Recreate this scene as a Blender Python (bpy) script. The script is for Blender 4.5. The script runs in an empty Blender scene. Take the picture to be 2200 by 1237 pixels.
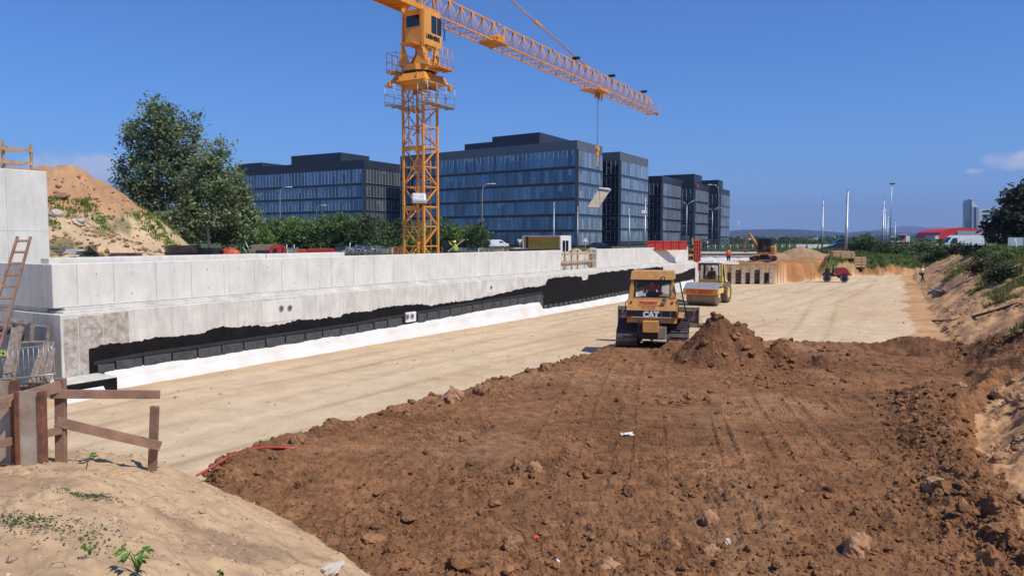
import bpy, math, random
import numpy as np
from mathutils import Vector, Matrix
R = math.radians
random.seed(7)
sc = bpy.context.scene
COL = sc.collection

# ---------------------------------------------------------------- camera, sky, sun, exposure
F = 1650.0                      # focal length in pixels of the 2200 px wide photograph
CAMZ = 4.75
PITCH = math.atan(106.5 / F)
cam_d = bpy.data.cameras.new("camera"); cam_d.sensor_width = 36; cam_d.lens = F / 2200 * 36
cam_d.clip_start = 0.1; cam_d.clip_end = 60000
cam = bpy.data.objects.new("camera", cam_d); COL.objects.link(cam)
cam.location = (0, 0, CAMZ); cam.rotation_euler = (R(90) - PITCH, 0, 0)
sc.camera = cam
SUN_AZ, SUN_EL = 128.0, 55.0    # azimuth clockwise from +Y
w = bpy.data.worlds.new("World"); sc.world = w; w.use_nodes = True
nt = w.node_tree; nt.nodes.clear()
def wn(t, **k):
    n = nt.nodes.new(t)
    for a, b in k.items(): setattr(n, a, b)
    return n
sky = wn('ShaderNodeTexSky', sky_type='NISHITA', sun_disc=False, sun_elevation=R(SUN_EL), sun_rotation=R(SUN_AZ))
sky.air_density = 1.0; sky.dust_density = 0.1; sky.ozone_density = 4.0; sky.altitude = 300
tint = wn('ShaderNodeMix', data_type='RGBA', blend_type='MULTIPLY'); tint.inputs[0].default_value = 1
tint.inputs[7].default_value = (0.44, 0.80, 1.28, 1)
nt.links.new(sky.outputs[0], tint.inputs[6])
# small cumulus banks low on the horizon: noise in world directions
tc = wn('ShaderNodeTexCoord'); sep = wn('ShaderNodeSeparateXYZ'); nt.links.new(tc.outputs['Generated'], sep.inputs[0])
def mth(op, a, b=None, c=None):
    n = wn('ShaderNodeMath', operation=op)
    for i, v in enumerate((a, b, c)):
        if v is None: continue
        if isinstance(v, (int, float)): n.inputs[i].default_value = v
        else: nt.links.new(v, n.inputs[i])
    return n.outputs[0]
az = mth('ARCTAN2', sep.outputs[0], sep.outputs[1]); el = mth('ARCSINE', sep.outputs[2])
cmb = wn('ShaderNodeCombineXYZ'); nt.links.new(az, cmb.inputs[0]); nt.links.new(mth('MULTIPLY', el, 1.8), cmb.inputs[1])
nz = wn('ShaderNodeTexNoise'); nz.inputs['Scale'].default_value = 26; nz.inputs['Detail'].default_value = 6; nz.inputs['Roughness'].default_value = 0.55
nt.links.new(cmb.outputs[0], nz.inputs[0])
def blob(a0, e0, ra, re_):
    da = mth('DIVIDE', mth('SUBTRACT', az, a0), ra); de = mth('DIVIDE', mth('SUBTRACT', el, e0), re_)
    d = mth('ADD', mth('MULTIPLY', da, da), mth('MULTIPLY', de, de))
    return mth('MAXIMUM', mth('SUBTRACT', 1.0, d), 0.0)
m1 = blob(-0.512, 0.078, 0.075, 0.028); m2 = blob(0.582, 0.083, 0.05, 0.014); m3 = blob(0.538, 0.0745, 0.016, 0.006)
mm = mth('MAXIMUM', m1, mth('MAXIMUM', m2, m3))
cl = mth('MULTIPLY', mm, 1.5)
cl = mth('ADD', cl, mth('MULTIPLY', mth('SUBTRACT', nz.outputs[0], 0.55), 2.6))
mr = wn('ShaderNodeMapRange', interpolation_type='SMOOTHSTEP'); mr.inputs[1].default_value = 0.35; mr.inputs[2].default_value = 1.5; mr.inputs[4].default_value = 0.72
nt.links.new(cl, mr.inputs[0])
gate = mth('MULTIPLY', mr.outputs[0], mth('MINIMUM', mth('MULTIPLY', mm, 4.0), 1.0))
cmix = wn('ShaderNodeMix', data_type='RGBA'); cmix.inputs[7].default_value = (7.5, 7.6, 8.4, 1)
nt.links.new(gate, cmix.inputs[0]); nt.links.new(tint.outputs[2], cmix.inputs[6])
bg = wn('ShaderNodeBackground'); bg.inputs[1].default_value = 0.106
nt.links.new(cmix.outputs[2], bg.inputs[0]); wo = wn('ShaderNodeOutputWorld'); nt.links.new(bg.outputs[0], wo.inputs[0])
sun_d = bpy.data.lights.new("sun", 'SUN'); sun_d.energy = 4.4; sun_d.angle = R(0.53); sun_d.color = (1, 0.945, 0.85)
sun = bpy.data.objects.new("sun", sun_d); COL.objects.link(sun)
sv = Vector((math.sin(R(SUN_AZ)) * math.cos(R(SUN_EL)), math.cos(R(SUN_AZ)) * math.cos(R(SUN_EL)), math.sin(R(SUN_EL))))
sun.rotation_euler = sv.to_track_quat('Z', 'Y').to_euler(); sun.location = sv * 80
sc.view_settings.view_transform = 'Standard'; sc.view_settings.look = 'None'; sc.view_settings.exposure = 0.0; sc.view_settings.gamma = 1
try: sc.cycles.max_bounces = 6; sc.cycles.transparent_max_bounces = 8; sc.cycles.volume_bounces = 0
except Exception: pass

# ---------------------------------------------------------------- pixel of the photograph -> real point in the place
CP, SP = math.cos(PITCH), math.sin(PITCH)
def ray(px, py):
    u = (px - 1100) / F; v = (618.5 - py) / F
    return Vector((u, CP + v * SP, -SP + v * CP))
def P(px, py, Y):
    d = ray(px, py); return Vector((0, 0, CAMZ)) + d * (Y / d.y)
def G(px, py, z=0.0):
    d = ray(px, py); return Vector((0, 0, CAMZ)) + d * ((z - CAMZ) / d.z)

# ---------------------------------------------------------------- numpy noise
def _h(ix, iy, seed):
    n = (ix.astype(np.int64) * 374761393 + iy.astype(np.int64) * 668265263 + seed * 1442695041) & 0x7fffffff
    n = ((n ^ (n >> 13)) * 1274126177) & 0x7fffffff
    return ((n ^ (n >> 16)) & 0xffff) / 65535.0
def vn(x, y, seed=0):
    xi = np.floor(x); yi = np.floor(y); fx = x - xi; fy = y - yi
    fx = fx * fx * (3 - 2 * fx); fy = fy * fy * (3 - 2 * fy)
    a = _h(xi, yi, seed); b = _h(xi + 1, yi, seed); c = _h(xi, yi + 1, seed); d = _h(xi + 1, yi + 1, seed)
    return (a + (b - a) * fx) * (1 - fy) + (c + (d - c) * fx) * fy
def fbm(x, y, o=4, seed=0, g=0.5):
    s = 0; a = 1; t = 0
    for i in range(o):
        s = s + a * vn(x * 2 ** i + 17.3 * i, y * 2 ** i - 9.1 * i, seed + i); t += a; a *= g
    return s / t - 0.5
def billow(x, y, o=3, seed=0):
    s = 0; a = 1; t = 0
    for i in range(o):
        s = s + a * np.abs(2 * vn(x * 2 ** i + 5.7 * i, y * 2 ** i + 3.3 * i, seed + i) - 1); t += a; a *= 0.55
    return 1 - s / t
def sstep(a, b, x):
    t = np.clip((x - a) / (b - a), 0, 1); return t * t * (3 - 2 * t)

# ---------------------------------------------------------------- the excavation's own axes: s along the retaining wall, o into the wall
W0 = G(230, 838); W1 = G(1380, 640.5)
D2 = Vector((W1.x - W0.x, W1.y - W0.y)).normalized(); N2 = Vector((-D2.y, D2.x))
AZW = math.atan2(D2.x, D2.y)
def SO(s, o, z=0.0): return Vector((W0.x + D2.x * s + N2.x * o, W0.y + D2.y * s + N2.y * o, z))
def toSO(x, y): return (x - W0.x) * D2.x + (y - W0.y) * D2.y, (x - W0.x) * N2.x + (y - W0.y) * N2.y
def wallpt(px, py, off):
    d = ray(px, py); den = d.x * N2.x + d.y * N2.y
    t = (off + W0.x * N2.x + W0.y * N2.y) / den
    x, y = d.x * t, d.y * t
    return toSO(x, y)[0], CAMZ + d.z * t

# ---------------------------------------------------------------- terrain height and colour
SITE = 3.8
def segd(x, y, pts, closed=False):
    d = np.full(np.shape(x), 1e9)
    n = len(pts)
    for i in range(n if closed else n - 1):
        ax, ay = pts[i]; bx, by = pts[(i + 1) % n]
        vx, vy = bx - ax, by - ay; L = vx * vx + vy * vy + 1e-9
        t = np.clip(((x - ax) * vx + (y - ay) * vy) / L, 0, 1)
        d = np.minimum(d, np.hypot(x - ax - t * vx, y - ay - t * vy))
    return d
def inpoly(x, y, pts):
    c = np.zeros(np.shape(x), bool); n = len(pts); j = n - 1
    for i in range(n):
        xi, yi = pts[i]; xj, yj = pts[j]
        k = ((yi > y) != (yj > y)) & (x < (xj - xi) * (y - yi) / (yj - yi + 1e-12) + xi)
        c ^= k; j = i
    return c
def g2(px, py, z=0.0): p = G(px, py, z); return (p.x, p.y)
SOIL = [(-5.7, 14.0), g2(440, 1015), g2(520, 985), g2(650, 948), g2(760, 920), g2(860, 890), g2(985, 860), g2(1090, 828), g2(1200, 790),
        g2(1290, 762), g2(1330, 752), g2(1480, 750), g2(1560, 742), g2(1690, 750), g2(1800, 748), g2(1900, 757), g2(2000, 758), g2(2030, 735), g2(2100, 730, .7), g2(2200, 722, 1.4), (18.6, 22.6), (14.2, 21.9), (12.6, 20.5), (11.3, 18.5), (9.7, 15.5), (8.7, 13.2), (7.8, 11.4), (6.6, 8), (5, 2), (-5, 2), (-5.7, 14.0)]
toeS = [-60, -20, 0, 3.9, 10.3, 23.9, 36.4, 60, 86.6, 96]; toeO = [-26, -25, -23.9, -23.4, -23.2, -22.4, -20.8, -18.6, -16, -15]
PILE = [(7.35, 27.3, 2.05), (8.0, 27.0, 1.75), (9.3, 26.6, 1.15), (10.7, 26.3, .75)]
def cone(x, y, cx, cy, h, sl, rnd=0.3):
    return h + rnd * sl - sl * np.sqrt((x - cx) ** 2 + (y - cy) ** 2 + rnd * rnd)
def terrain(x, y, detail=True):
    """height, albedo (3 arrays), zone: 0 pit floor, 1 brown soil, 2 bank, 3 site yard, 4 grass land"""
    x = np.asarray(x, float); y = np.asarray(y, float)
    s = (x - W0.x) * D2.x + (y - W0.y) * D2.y; o = (x - W0.x) * N2.x + (y - W0.y) * N2.y
    n1 = fbm(x * .35, y * .35, 4, 1); n2 = fbm(x * 1.7, y * 1.7, 4, 11); n3 = fbm(x * 7, y * 7, 3, 21)
    # site plateau
    site = np.interp(s, [-40, 0, 14, 34, 60, 110, 170], [3.75, 3.75, 3.5, 2.8, 2.6, 2.5, 2.4]) + .08 * n2
    # far end of the pit
    se = np.interp(-o, [-3, 0.4, 4.6, 5.5, 9, 16], [67.6, 67.6, 68.8, 73.5, 92, 97])
    past = s - se + np.where(o > -5.0, .15, 1.6) * n1
    endtop = 2.05 + sstep(8, 50, past) * (.5 + .7 * sstep(2, -12, o))
    endh = np.clip(past * np.where(o > -4.9, 6.0, .40) , 0, None)
    endh = np.minimum(endh + np.where(past > 0, .9 * n2 + .4 * n3 - .5 * billow(x * .6, y * .3, 3, 57) ** 2, 0), endtop + .5 * n1 + .25 * n2)
    # right embankment
    ot = np.interp(s, toeS, toeO)
    rr = (ot - o) + .9 * n1 + .3 * n2
    rh = np.clip(rr, 0, None) * .56
    rtop = 3.75 - sstep(60, 100, s) * .7
    rh = np.minimum(rh + np.where(rr > 0.2, .38 * n2 + .25 * n1, 0), rtop + .45 * n1)
    rh = np.maximum(rh, 0)
    rt2 = np.minimum(rh, rtop)
    # left: wall keeps the site, only behind the wall face
    behind = (o > 2.0) & (s > .6)
    floor = .035 * n1 + .03 * n2 + .018 * n3
    z = floor.copy()
    z = np.where(behind & (s < 61), site, z)
    lefty = (s <= -1.0) & (o > .3)
    z = np.where(lefty, .45 * sstep(.3, 1.2, o) + .05 * n2, z)
    endmask = (past > 0) & ~(behind & (s < 61))
    z = np.where(endmask, np.maximum(z, np.where(o > 1.0, np.minimum(endtop + .2 * n1, 3.5), endh)), z)
    z = np.where((o < ot + 1), np.maximum(z, rh), z)
    bankmask = (endmask & (z > .02)) | ((rr > 0.1) & (o < ot + 1))
    # sand heap and scrub mound left behind the wall
    l1 = 11.6 - .95 * np.sqrt(segd(x, y, [(-70, 52), (-28.8, 50)]) ** 2 + 6) + .9 * n1 + .34 * n2 + .12 * n3 - .35 * billow(x * .5, y * .5, 3, 53) ** 3
    l2 = 6.35 - .42 * np.sqrt(segd(x, y, [(-60, 37), (-24.5, 40)]) ** 2 + 1.0) + .8 * n1 + .42 * n2 + .14 * n3
    mound = np.where(behind | (x < -20), np.maximum(l1, l2), -9)
    mm_ = (mound > z) & (y > 26)
    z = np.where(mm_, mound, z)
    # spoil heaps on the far bank
    hp = P(1722, 535, 100)
    k1 = cone(x, y, hp.x, hp.y, 3.6, .42, .9) + .4 * n2; k2 = cone(x, y, hp.x - 4.5, hp.y - 1, 3.1, .4, 1.2) + .4 * n2
    hp2 = P(2075, 541, 60); k3 = z + .9 - .38 * np.hypot(x - hp2.x, y - hp2.y) + .12 * n2
    hk = np.maximum(np.maximum(k1, k2), -9); hm = (hk > z) & (past > 2)
    z = np.where(hm, hk, z)
    hm3 = (k3 > z) & (np.hypot(x - hp2.x, y - hp2.y) < 2.6); z = np.where(hm3, k3, z)
    # soil layer
    sd = segd(x, y, SOIL, True); ins = inpoly(x, y, SOIL)
    sdn = np.where(ins, sd, -sd) + .28 * n2 + .14 * n3 + .2 * n1
    soil = sdn > 0
    st = .36 * sstep(0, .55, sdn)
    # windrow of lumps along the right and the far right
    wr = segd(x, y, [(7.0, 9), (7.8, 13.2), (8.8, 15.5), (10.2, 18.5), (11.4, 20.8)]); wr2 = segd(x, y, [(15.9, 30.5), (17.0, 28), (17.8, 25.0)])
    wrh = .24 * np.exp(-(wr / .55) ** 2) + .42 * np.exp(-(wr2 / .9) ** 2) + .20 * np.exp(-((sd) / .35) ** 2) * (y > 9)
    near = 1 - sstep(11, 17, y + .5 * x * 0)
    rough = np.clip(.16 + .62 * near + 1.4 * np.exp(-(wr / 1.1) ** 2) + 1.5 * np.exp(-(wr2 / 1.3) ** 2) + 1.0 * np.exp(-(sd / .6) ** 2) + 1.2 * (fbm(x * .5, y * .5, 3, 91) + .05), .20, 2)
    lump = (billow(x * 2.1, y * 2.1, 4, 31) - .55) * .22 + (billow(x * 6.5, y * 6.5, 3, 41) - .55) * .11
    # caterpillar prints: tracks roughly along the soil layer
    a = R(12.5) + .012 * np.sin(y * .2); u = x * np.cos(a) - y * np.sin(a); v = x * np.sin(a) + y * np.cos(a)
    lane = np.floor(u / 1.05 + .6 * fbm(v * .06, u * 0 + np.floor(u / 1.05), 2, 71)); lf = u / 1.05 - np.floor(u / 1.05)
    lon = (_h(lane, lane * 0, 5) > .12) & (lf > .10) & (lf < .88)
    ph = v / .29 + _h(lane, lane * 0, 9) * 7 + .35 * n2
    grous = np.where(lon, .03 - .15 * np.exp(-((ph - np.floor(ph) - .5 + .12 * n3) / .19) ** 2) * np.clip(.85 + 2.6 * fbm(x * .8 + 40, y * .8, 3, 73), .15, 1.2), 0) * np.clip(1.25 - rough, 0, 1)
    ledge = np.where(lon & ((lf < .2) | (lf > .75)), .05, 0) * np.clip(1.3 - rough, 0, 1) * np.clip(.4 + 3 * fbm(x * .5, y * .5 + 30, 3, 75), 0, 1)
    pz = np.full(x.shape, -9.0)
    for cx, cy, hh in PILE: pz = np.maximum(pz, cone(x, y, cx, cy, hh, 1.12, .12) + .24 * (n2) + .10 * n3)
    pz = np.maximum(pz, cone(x, y, 6.2, 28.4, .95, .8, .3) + .2 * n2)
    pm = pz > st + .05
    stt = st + wrh * sstep(0, .5, sdn) + (lump * rough + grous + ledge) * sstep(0, .3, sdn)
    if not detail: stt = st + wrh * sstep(0, .5, sdn)
    stt = np.maximum(stt, pz + (lump * 1.1 if detail else 0))
    soil = soil | (pm & (pz > .03))
    zb = np.where(soil, z * sstep(30, 22, y) * 0 + z + stt, z)
    # near bank where the photographer stands
    d1 = (x + 2.06) * (-.768) + (y - 10.0) * (-.64) + .42 + .25 * n1 + .14 * n2
    far = (11.9 - .22 * (x + 4.4)) + .5 * n1 - y
    prof = np.interp(d1, [-1, 0, 1, 2.2, 3.2, 4.8, 9], [-.5, .1, .95, 1.68, 2.15, 2.95, 3.2])
    bk = np.minimum(prof, np.interp(far, [-1, 0, .6, 1.2, 2.2, 4, 6, 12], [-1, 0, .9, 1.6, 2.08, 2.35, 2.65, 3.1]))
    bk = bk + (.10 * n2 + .16 * n1 + (.06 * n3 if detail else 0)) * sstep(0, .6, bk)
    # runnels down the face
    if detail: bk = bk - sstep(.1, .6, bk) * (.12 * billow(x * 1.1 + y * .9, (x - y) * .3, 4, 51) ** 3 + .05 * billow(x * 3.1, y * 3.1, 3, 55) ** 2)
    bank = (bk > zb) & (y < 14) & (x < 6)
    z2 = np.where(bank, bk, zb)
    # far land
    far_ = sstep(180, 600, np.hypot(x, y))
    z2 = z2 * (1 - far_) + far_ * 2.5
    z2 = np.where((x < 7) & (y < 3) & (np.hypot(x, y) < 60), np.minimum(z2, 3.15), z2)
    # zones and albedo
    zone = np.zeros(x.shape, int); zone[bankmask] = 2; zone[behind & (s < 61)] = 3; zone[(past > 0) & (past < 34) & (o > -6) & (o < 14)] = 2
    grass = (rr > 6.2 + 3 * n1) & (o < ot) | ((past > 2.6 + 2.5 * n1) & (o < -6.5)) | (past > 34)
    grass = grass & ~hm & ~hm3
    zone[grass] = 4; zone[mm_] = 5; zone[lefty & ~behind] = 3; zone[soil & ~mm_] = 1; zone[bank] = 6; zone[np.hypot(x, y) > 150] = 4
    zone[hm | hm3] = 2
    v1 = (1 + .30 * n1 + .30 * n2 + .25 * n3)
    stre = fbm(s * .10, o * 1.9, 5, 61)
    def cc(r, g, b): return np.stack([r * v1, g * v1, b * v1], -1)
    v1 = np.where((zone == 0), 1 + .13 * n1 + .10 * n2 + .08 * n3, v1); A = cc(.62, .465, .295)
    rut = np.zeros(x.shape)
    for k_, (o0, am, fr, ph_) in enumerate(((-2.2, .5, .10, 0), (-4.2, .6, .10, .2), (-6.5, .9, .07, 1), (-8.4, .9, .07, 1.15), (-10.5, 1.6, .05, 2), (-12.3, 1.6, .05, 2.1), (-13.5, 2.4, .06, 4), (-15.4, 2.3, .06, 4.1), (-9.0, 6, .045, 5.2), (-11.0, 6, .045, 5.25), (-3.1, .8, .13, 3))):
        rut = rut + np.exp(-((o - o0 - am * np.sin(s * fr + ph_)) / .17) ** 2) * np.clip(.55 + 2.2 * fbm(s * .3 + k_ * 9, o * .3, 2, 33 + k_), 0, 1)
    A = A * (1 + .20 * stre[..., None]) * (1 - .24 * np.clip(rut, 0, 1.2))[..., None]; A[..., 2] *= (1 - .10 * np.clip(rut, 0, 1))
    org = np.clip(sstep(-1.6, -.2, o) * .55 + np.clip(fbm(s * .1, o * .5, 3, 66) * 1.6, 0, .5), 0, .8) * (s < 64)
    A = A * (1 - org[..., None]) + cc(.52, .33, .17) * org[..., None]
    B = cc(.262, .128, .061) * (1 + .5 * fbm(x * .8, y * .8, 3, 81))[..., None]
    t = np.clip(sstep(.10, .28, fbm(x * .6 + 9, y * .25, 4, 83)) * .22, 0, 1)[..., None]; B = B * (1 - t) + cc(.42, .26, .14) * t
    wet = np.clip(.75 * np.exp(-(segd(x, y, [(p[0], p[1]) for p in PILE]) / 1.7) ** 2) + .6 * np.exp(-(wr2 / 1.3) ** 2) + .35 * np.exp(-(wr / 1.0) ** 2) + np.clip(1.6 * fbm(x * .35, y * .35, 3, 97), 0, .35), 0, .8)[..., None]; B = B * (1 - wet * np.array([.48, .50, .50]))
    Cc = cc(.50, .285, .14); Cc = Cc * (1 + .7 * fbm(x * .5, y * .9, 4, 85))[..., None]
    Cc = Cc * np.where((s > 60)[..., None] & (o > -14)[..., None], np.array([.78, .63, .52]) * (1 + .9 * fbm(x * .7, y * .35, 4, 99))[..., None], 1.0)
    gv = np.clip(sstep(.0, .2, fbm(x * .9, y * .9, 4, 87) + .12 * (z2 - 2.2)), 0, 1)[..., None] * .55; Cr = Cc * (1 - gv) + cc(.17, .15, .07) * gv
    Dd = cc(.32, .27, .21); E = cc(.085, .10, .035)
    Mo = cc(.44, .25, .13); t = sstep(6.6, 5.8, z2)[..., None]; Mo = Mo * (1 - t) + cc(.55, .40, .24) * t
    t = np.clip(sstep(.04, .14, fbm(x * .7, y * .7, 4, 89)), 0, 1)[..., None] * sstep(6.9, 6.0, z2)[..., None] * .8; Mo = Mo * (1 - t) + cc(.13, .14, .05) * t
    Nb = cc(.53, .36, .205); t = np.clip(sstep(.02, .22, fbm(x * .8, y * 1.1, 5, 95)) + .5 * sstep(.1, .3, fbm(x * 6, y * 6, 3, 96)), 0, 1)[..., None] * .75; Nb = Nb * (1 - t) + cc(.30, .19, .115) * t
    col = A.copy()
    for k, c in ((1, B), (2, Cr), (3, Dd), (4, E), (5, Mo), (6, Nb)): col[zone == k] = c[zone == k]
    pale = hm | hm3; col[pale] = cc(.38, .24, .13)[pale]
    rim = (zone == 0) & (o - ot < 1.3 + 1.6 * n1 + .5 * n2); col[rim] = Cr[rim]
    return z2, np.clip(col, .01, .9), zone
def H(x, y): return float(terrain(np.array([x]), np.array([y]), False)[0][0])

# ---------------------------------------------------------------- materials
MAT = {}
def mat(name, col, rough=.7, streak=0.0, metal=0.0, var=.25, scale=3.0, bump=0.0, bscale=40.0, spec=.5, col2=None, stretch=None, attr=None, trans=0.0, alpha=None):
    if name in MAT: return MAT[name]
    m = bpy.data.materials.new(name); m.use_nodes = True; t = m.node_tree; b = t.nodes['Principled BSDF']
    b.inputs['Roughness'].default_value = rough; b.inputs['Metallic'].default_value = metal; b.inputs['Specular IOR Level'].default_value = spec
    tcn = t.nodes.new('ShaderNodeTexCoord'); mp = t.nodes.new('ShaderNodeMapping'); t.links.new(tcn.outputs['Object'], mp.inputs[0])
    if stretch: mp.inputs['Scale'].default_value = stretch
    n = t.nodes.new('ShaderNodeTexNoise'); n.inputs['Scale'].default_value = scale; n.inputs['Detail'].default_value = 5; n.inputs['Roughness'].default_value = .6
    t.links.new(mp.outputs[0], n.inputs[0])
    rmp = t.nodes.new('ShaderNodeMapRange'); rmp.inputs[1].default_value = .3; rmp.inputs[2].default_value = .7
    t.links.new(n.outputs[0], rmp.inputs[0])
    if attr:
        at = t.nodes.new('ShaderNodeAttribute'); at.attribute_name = attr
        rmp.inputs[3].default_value = 1 - var; rmp.inputs[4].default_value = 1 + var
        mx = t.nodes.new('ShaderNodeMix'); mx.data_type = 'RGBA'; mx.blend_type = 'MULTIPLY'; mx.inputs[0].default_value = 1; mx.clamp_result = False
        t.links.new(at.outputs[0], mx.inputs[6]); t.links.new(rmp.outputs[0], mx.inputs[7]); out = mx.outputs[2]
    else:
        mx = t.nodes.new('ShaderNodeMix'); mx.data_type = 'RGBA'
        c2 = col2 or tuple(c * (1 - var) for c in col); c1 = tuple(min(1, c * (1 + var * .35)) for c in col) if not col2 else col
        mx.inputs[6].default_value = (*c1, 1); mx.inputs[7].default_value = (*c2, 1)
        t.links.new(rmp.outputs[0], mx.inputs[0]); out = mx.outputs[2]
    if streak:
        mp2 = t.nodes.new('ShaderNodeMapping'); mp2.inputs['Scale'].default_value = (1, 1, .16); t.links.new(tcn.outputs['Object'], mp2.inputs[0])
        n3 = t.nodes.new('ShaderNodeTexNoise'); n3.inputs['Scale'].default_value = 4.5; n3.inputs['Detail'].default_value = 7; n3.inputs['Roughness'].default_value = .7; t.links.new(mp2.outputs[0], n3.inputs[0])
        r3 = t.nodes.new('ShaderNodeMapRange'); r3.inputs[1].default_value = .45; r3.inputs[2].default_value = .78; r3.inputs[3].default_value = 1.0; r3.inputs[4].default_value = 1 - streak; t.links.new(n3.outputs[0], r3.inputs[0])
        n4 = t.nodes.new('ShaderNodeTexNoise'); n4.inputs['Scale'].default_value = 14; n4.inputs['Detail'].default_value = 3; t.links.new(tcn.outputs['Object'], n4.inputs[0])
        r4 = t.nodes.new('ShaderNodeMapRange'); r4.inputs[1].default_value = .62; r4.inputs[2].default_value = .72; r4.inputs[3].default_value = 1.0; r4.inputs[4].default_value = 1 - streak * .5; t.links.new(n4.outputs[0], r4.inputs[0])
        mm_ = t.nodes.new('ShaderNodeMath'); mm_.operation = 'MULTIPLY'; t.links.new(r3.outputs[0], mm_.inputs[0]); t.links.new(r4.outputs[0], mm_.inputs[1])
        mx3 = t.nodes.new('ShaderNodeMix'); mx3.data_type = 'RGBA'; mx3.blend_type = 'MULTIPLY'; mx3.inputs[0].default_value = 1; t.links.new(out, mx3.inputs[6]); t.links.new(mm_.outputs[0], mx3.inputs[7]); out = mx3.outputs[2]
    t.links.new(out, b.inputs['Base Color'])
    if bump:
        n2 = t.nodes.new('ShaderNodeTexNoise'); n2.inputs['Scale'].default_value = bscale; n2.inputs['Detail'].default_value = 6
        t.links.new(mp.outputs[0], n2.inputs[0]); bp = t.nodes.new('ShaderNodeBump'); bp.inputs['Strength'].default_value = 1.0; bp.inputs['Distance'].default_value = bump
        t.links.new(n2.outputs[0], bp.inputs['Height']); t.links.new(bp.outputs[0], b.inputs['Normal'])
    if trans:
        tr = t.nodes.new('ShaderNodeBsdfTranslucent'); t.links.new(out, tr.inputs[0]); ms = t.nodes.new('ShaderNodeMixShader'); ms.inputs[0].default_value = trans
        t.links.new(b.outputs[0], ms.inputs[1]); t.links.new(tr.outputs[0], ms.inputs[2]); t.links.new(ms.outputs[0], t.nodes['Material Output'].inputs[0])
    if alpha is not None: b.inputs['Alpha'].default_value = alpha
    MAT[name] = m; return m
m_ground = mat('earth', None, rough=.95, attr='col', var=.12, scale=1.1, bump=.035, bscale=7, spec=.12)
m_soil = mat('damp_soil', None, rough=.9, attr='col', var=.35, scale=3.5, bump=.07, bscale=16, spec=.1)
m_conc = mat('concrete', (.75, .72, .645), rough=.9, streak=.17, var=.15, scale=1.1, bump=.004, bscale=25)
m_conc_l = mat('concrete_lower', (.70, .67, .595), rough=.9, streak=.28, var=.2, scale=1.3, bump=.006, bscale=25)
m_conc_w = mat('concrete_wet', (.27, .215, .165), rough=.85, col2=(.60, .55, .48), scale=5.5, bump=.008)
m_seam = mat('concrete_seam', (.20, .19, .18), col2=(.52, .51, .49), scale=2.5)
m_bit = mat('bitumen', (.006, .0055, .006), rough=.6, col2=(.016, .014, .013), scale=3, spec=.12, bump=.01, bscale=18)
m_board = mat('drainage_board', (.085, .09, .092), rough=.7, col2=(.035, .037, .038), scale=5, bump=.01, bscale=22)
m_cloth = mat('white_geotextile', (.74, .735, .71), rough=.95, col2=(.64, .59, .52), scale=1.0, bump=.03, bscale=6)
m_wood = mat('timber', (.40, .235, .155), rough=.85, col2=(.21, .12, .08), scale=4, bump=.005, bscale=30)
m_woodl = mat('timber_light', (.58, .40, .24), rough=.8, col2=(.36, .23, .13), scale=5, bump=.004)
m_woodg = mat('timber_grey', (.36, .29, .235), rough=.85, col2=(.17, .125, .10), scale=9, bump=.006, bscale=40)
m_ply = mat('plywood_form', (.055, .065, .085), rough=.5, col2=(.12, .13, .145), scale=4)
m_rust = mat('rusty_steel', (.34, .13, .055), rough=.85, col2=(.10, .05, .035), scale=6, bump=.006, bscale=30)
m_steel = mat('galvanised', (.48, .50, .51), rough=.45, metal=.6, var=.25, scale=8)
m_dsteel = mat('dark_steel', (.055, .055, .058), rough=.5, metal=.5, var=.3, scale=8)
m_crane = mat('crane_yellow', (.80, .33, .045), rough=.45, var=.22, scale=1.3, bump=.001)
m_crane2 = mat('crane_cab_yellow', (.82, .38, .07), rough=.45, var=.15, scale=1.3)
m_white = mat('white_paint', (.78, .78, .77), rough=.5, var=.08)
m_black = mat('black_paint', (.018, .018, .02), rough=.45, var=.2)
m_rubber = mat('rubber', (.03, .03, .032), rough=.8, col2=(.11, .09, .065), scale=7, bump=.01)
m_rope = mat('wire_rope', (.06, .06, .065), rough=.6)
m_glass = mat('dark_glass', (.012, .016, .02), rough=.05, spec=.9, var=.1)
m_red = mat('red_paint', (.50, .045, .035), rough=.5, var=.3, scale=3)
m_redo = mat('red_orange_paint', (.62, .10, .045), rough=.55, var=.35, scale=4)
m_bark = mat('pale_bark', (.30, .27, .22), rough=.9, var=.4, scale=8)
m_skin = mat('skin', (.55, .33, .23), rough=.6, var=.05)

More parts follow.
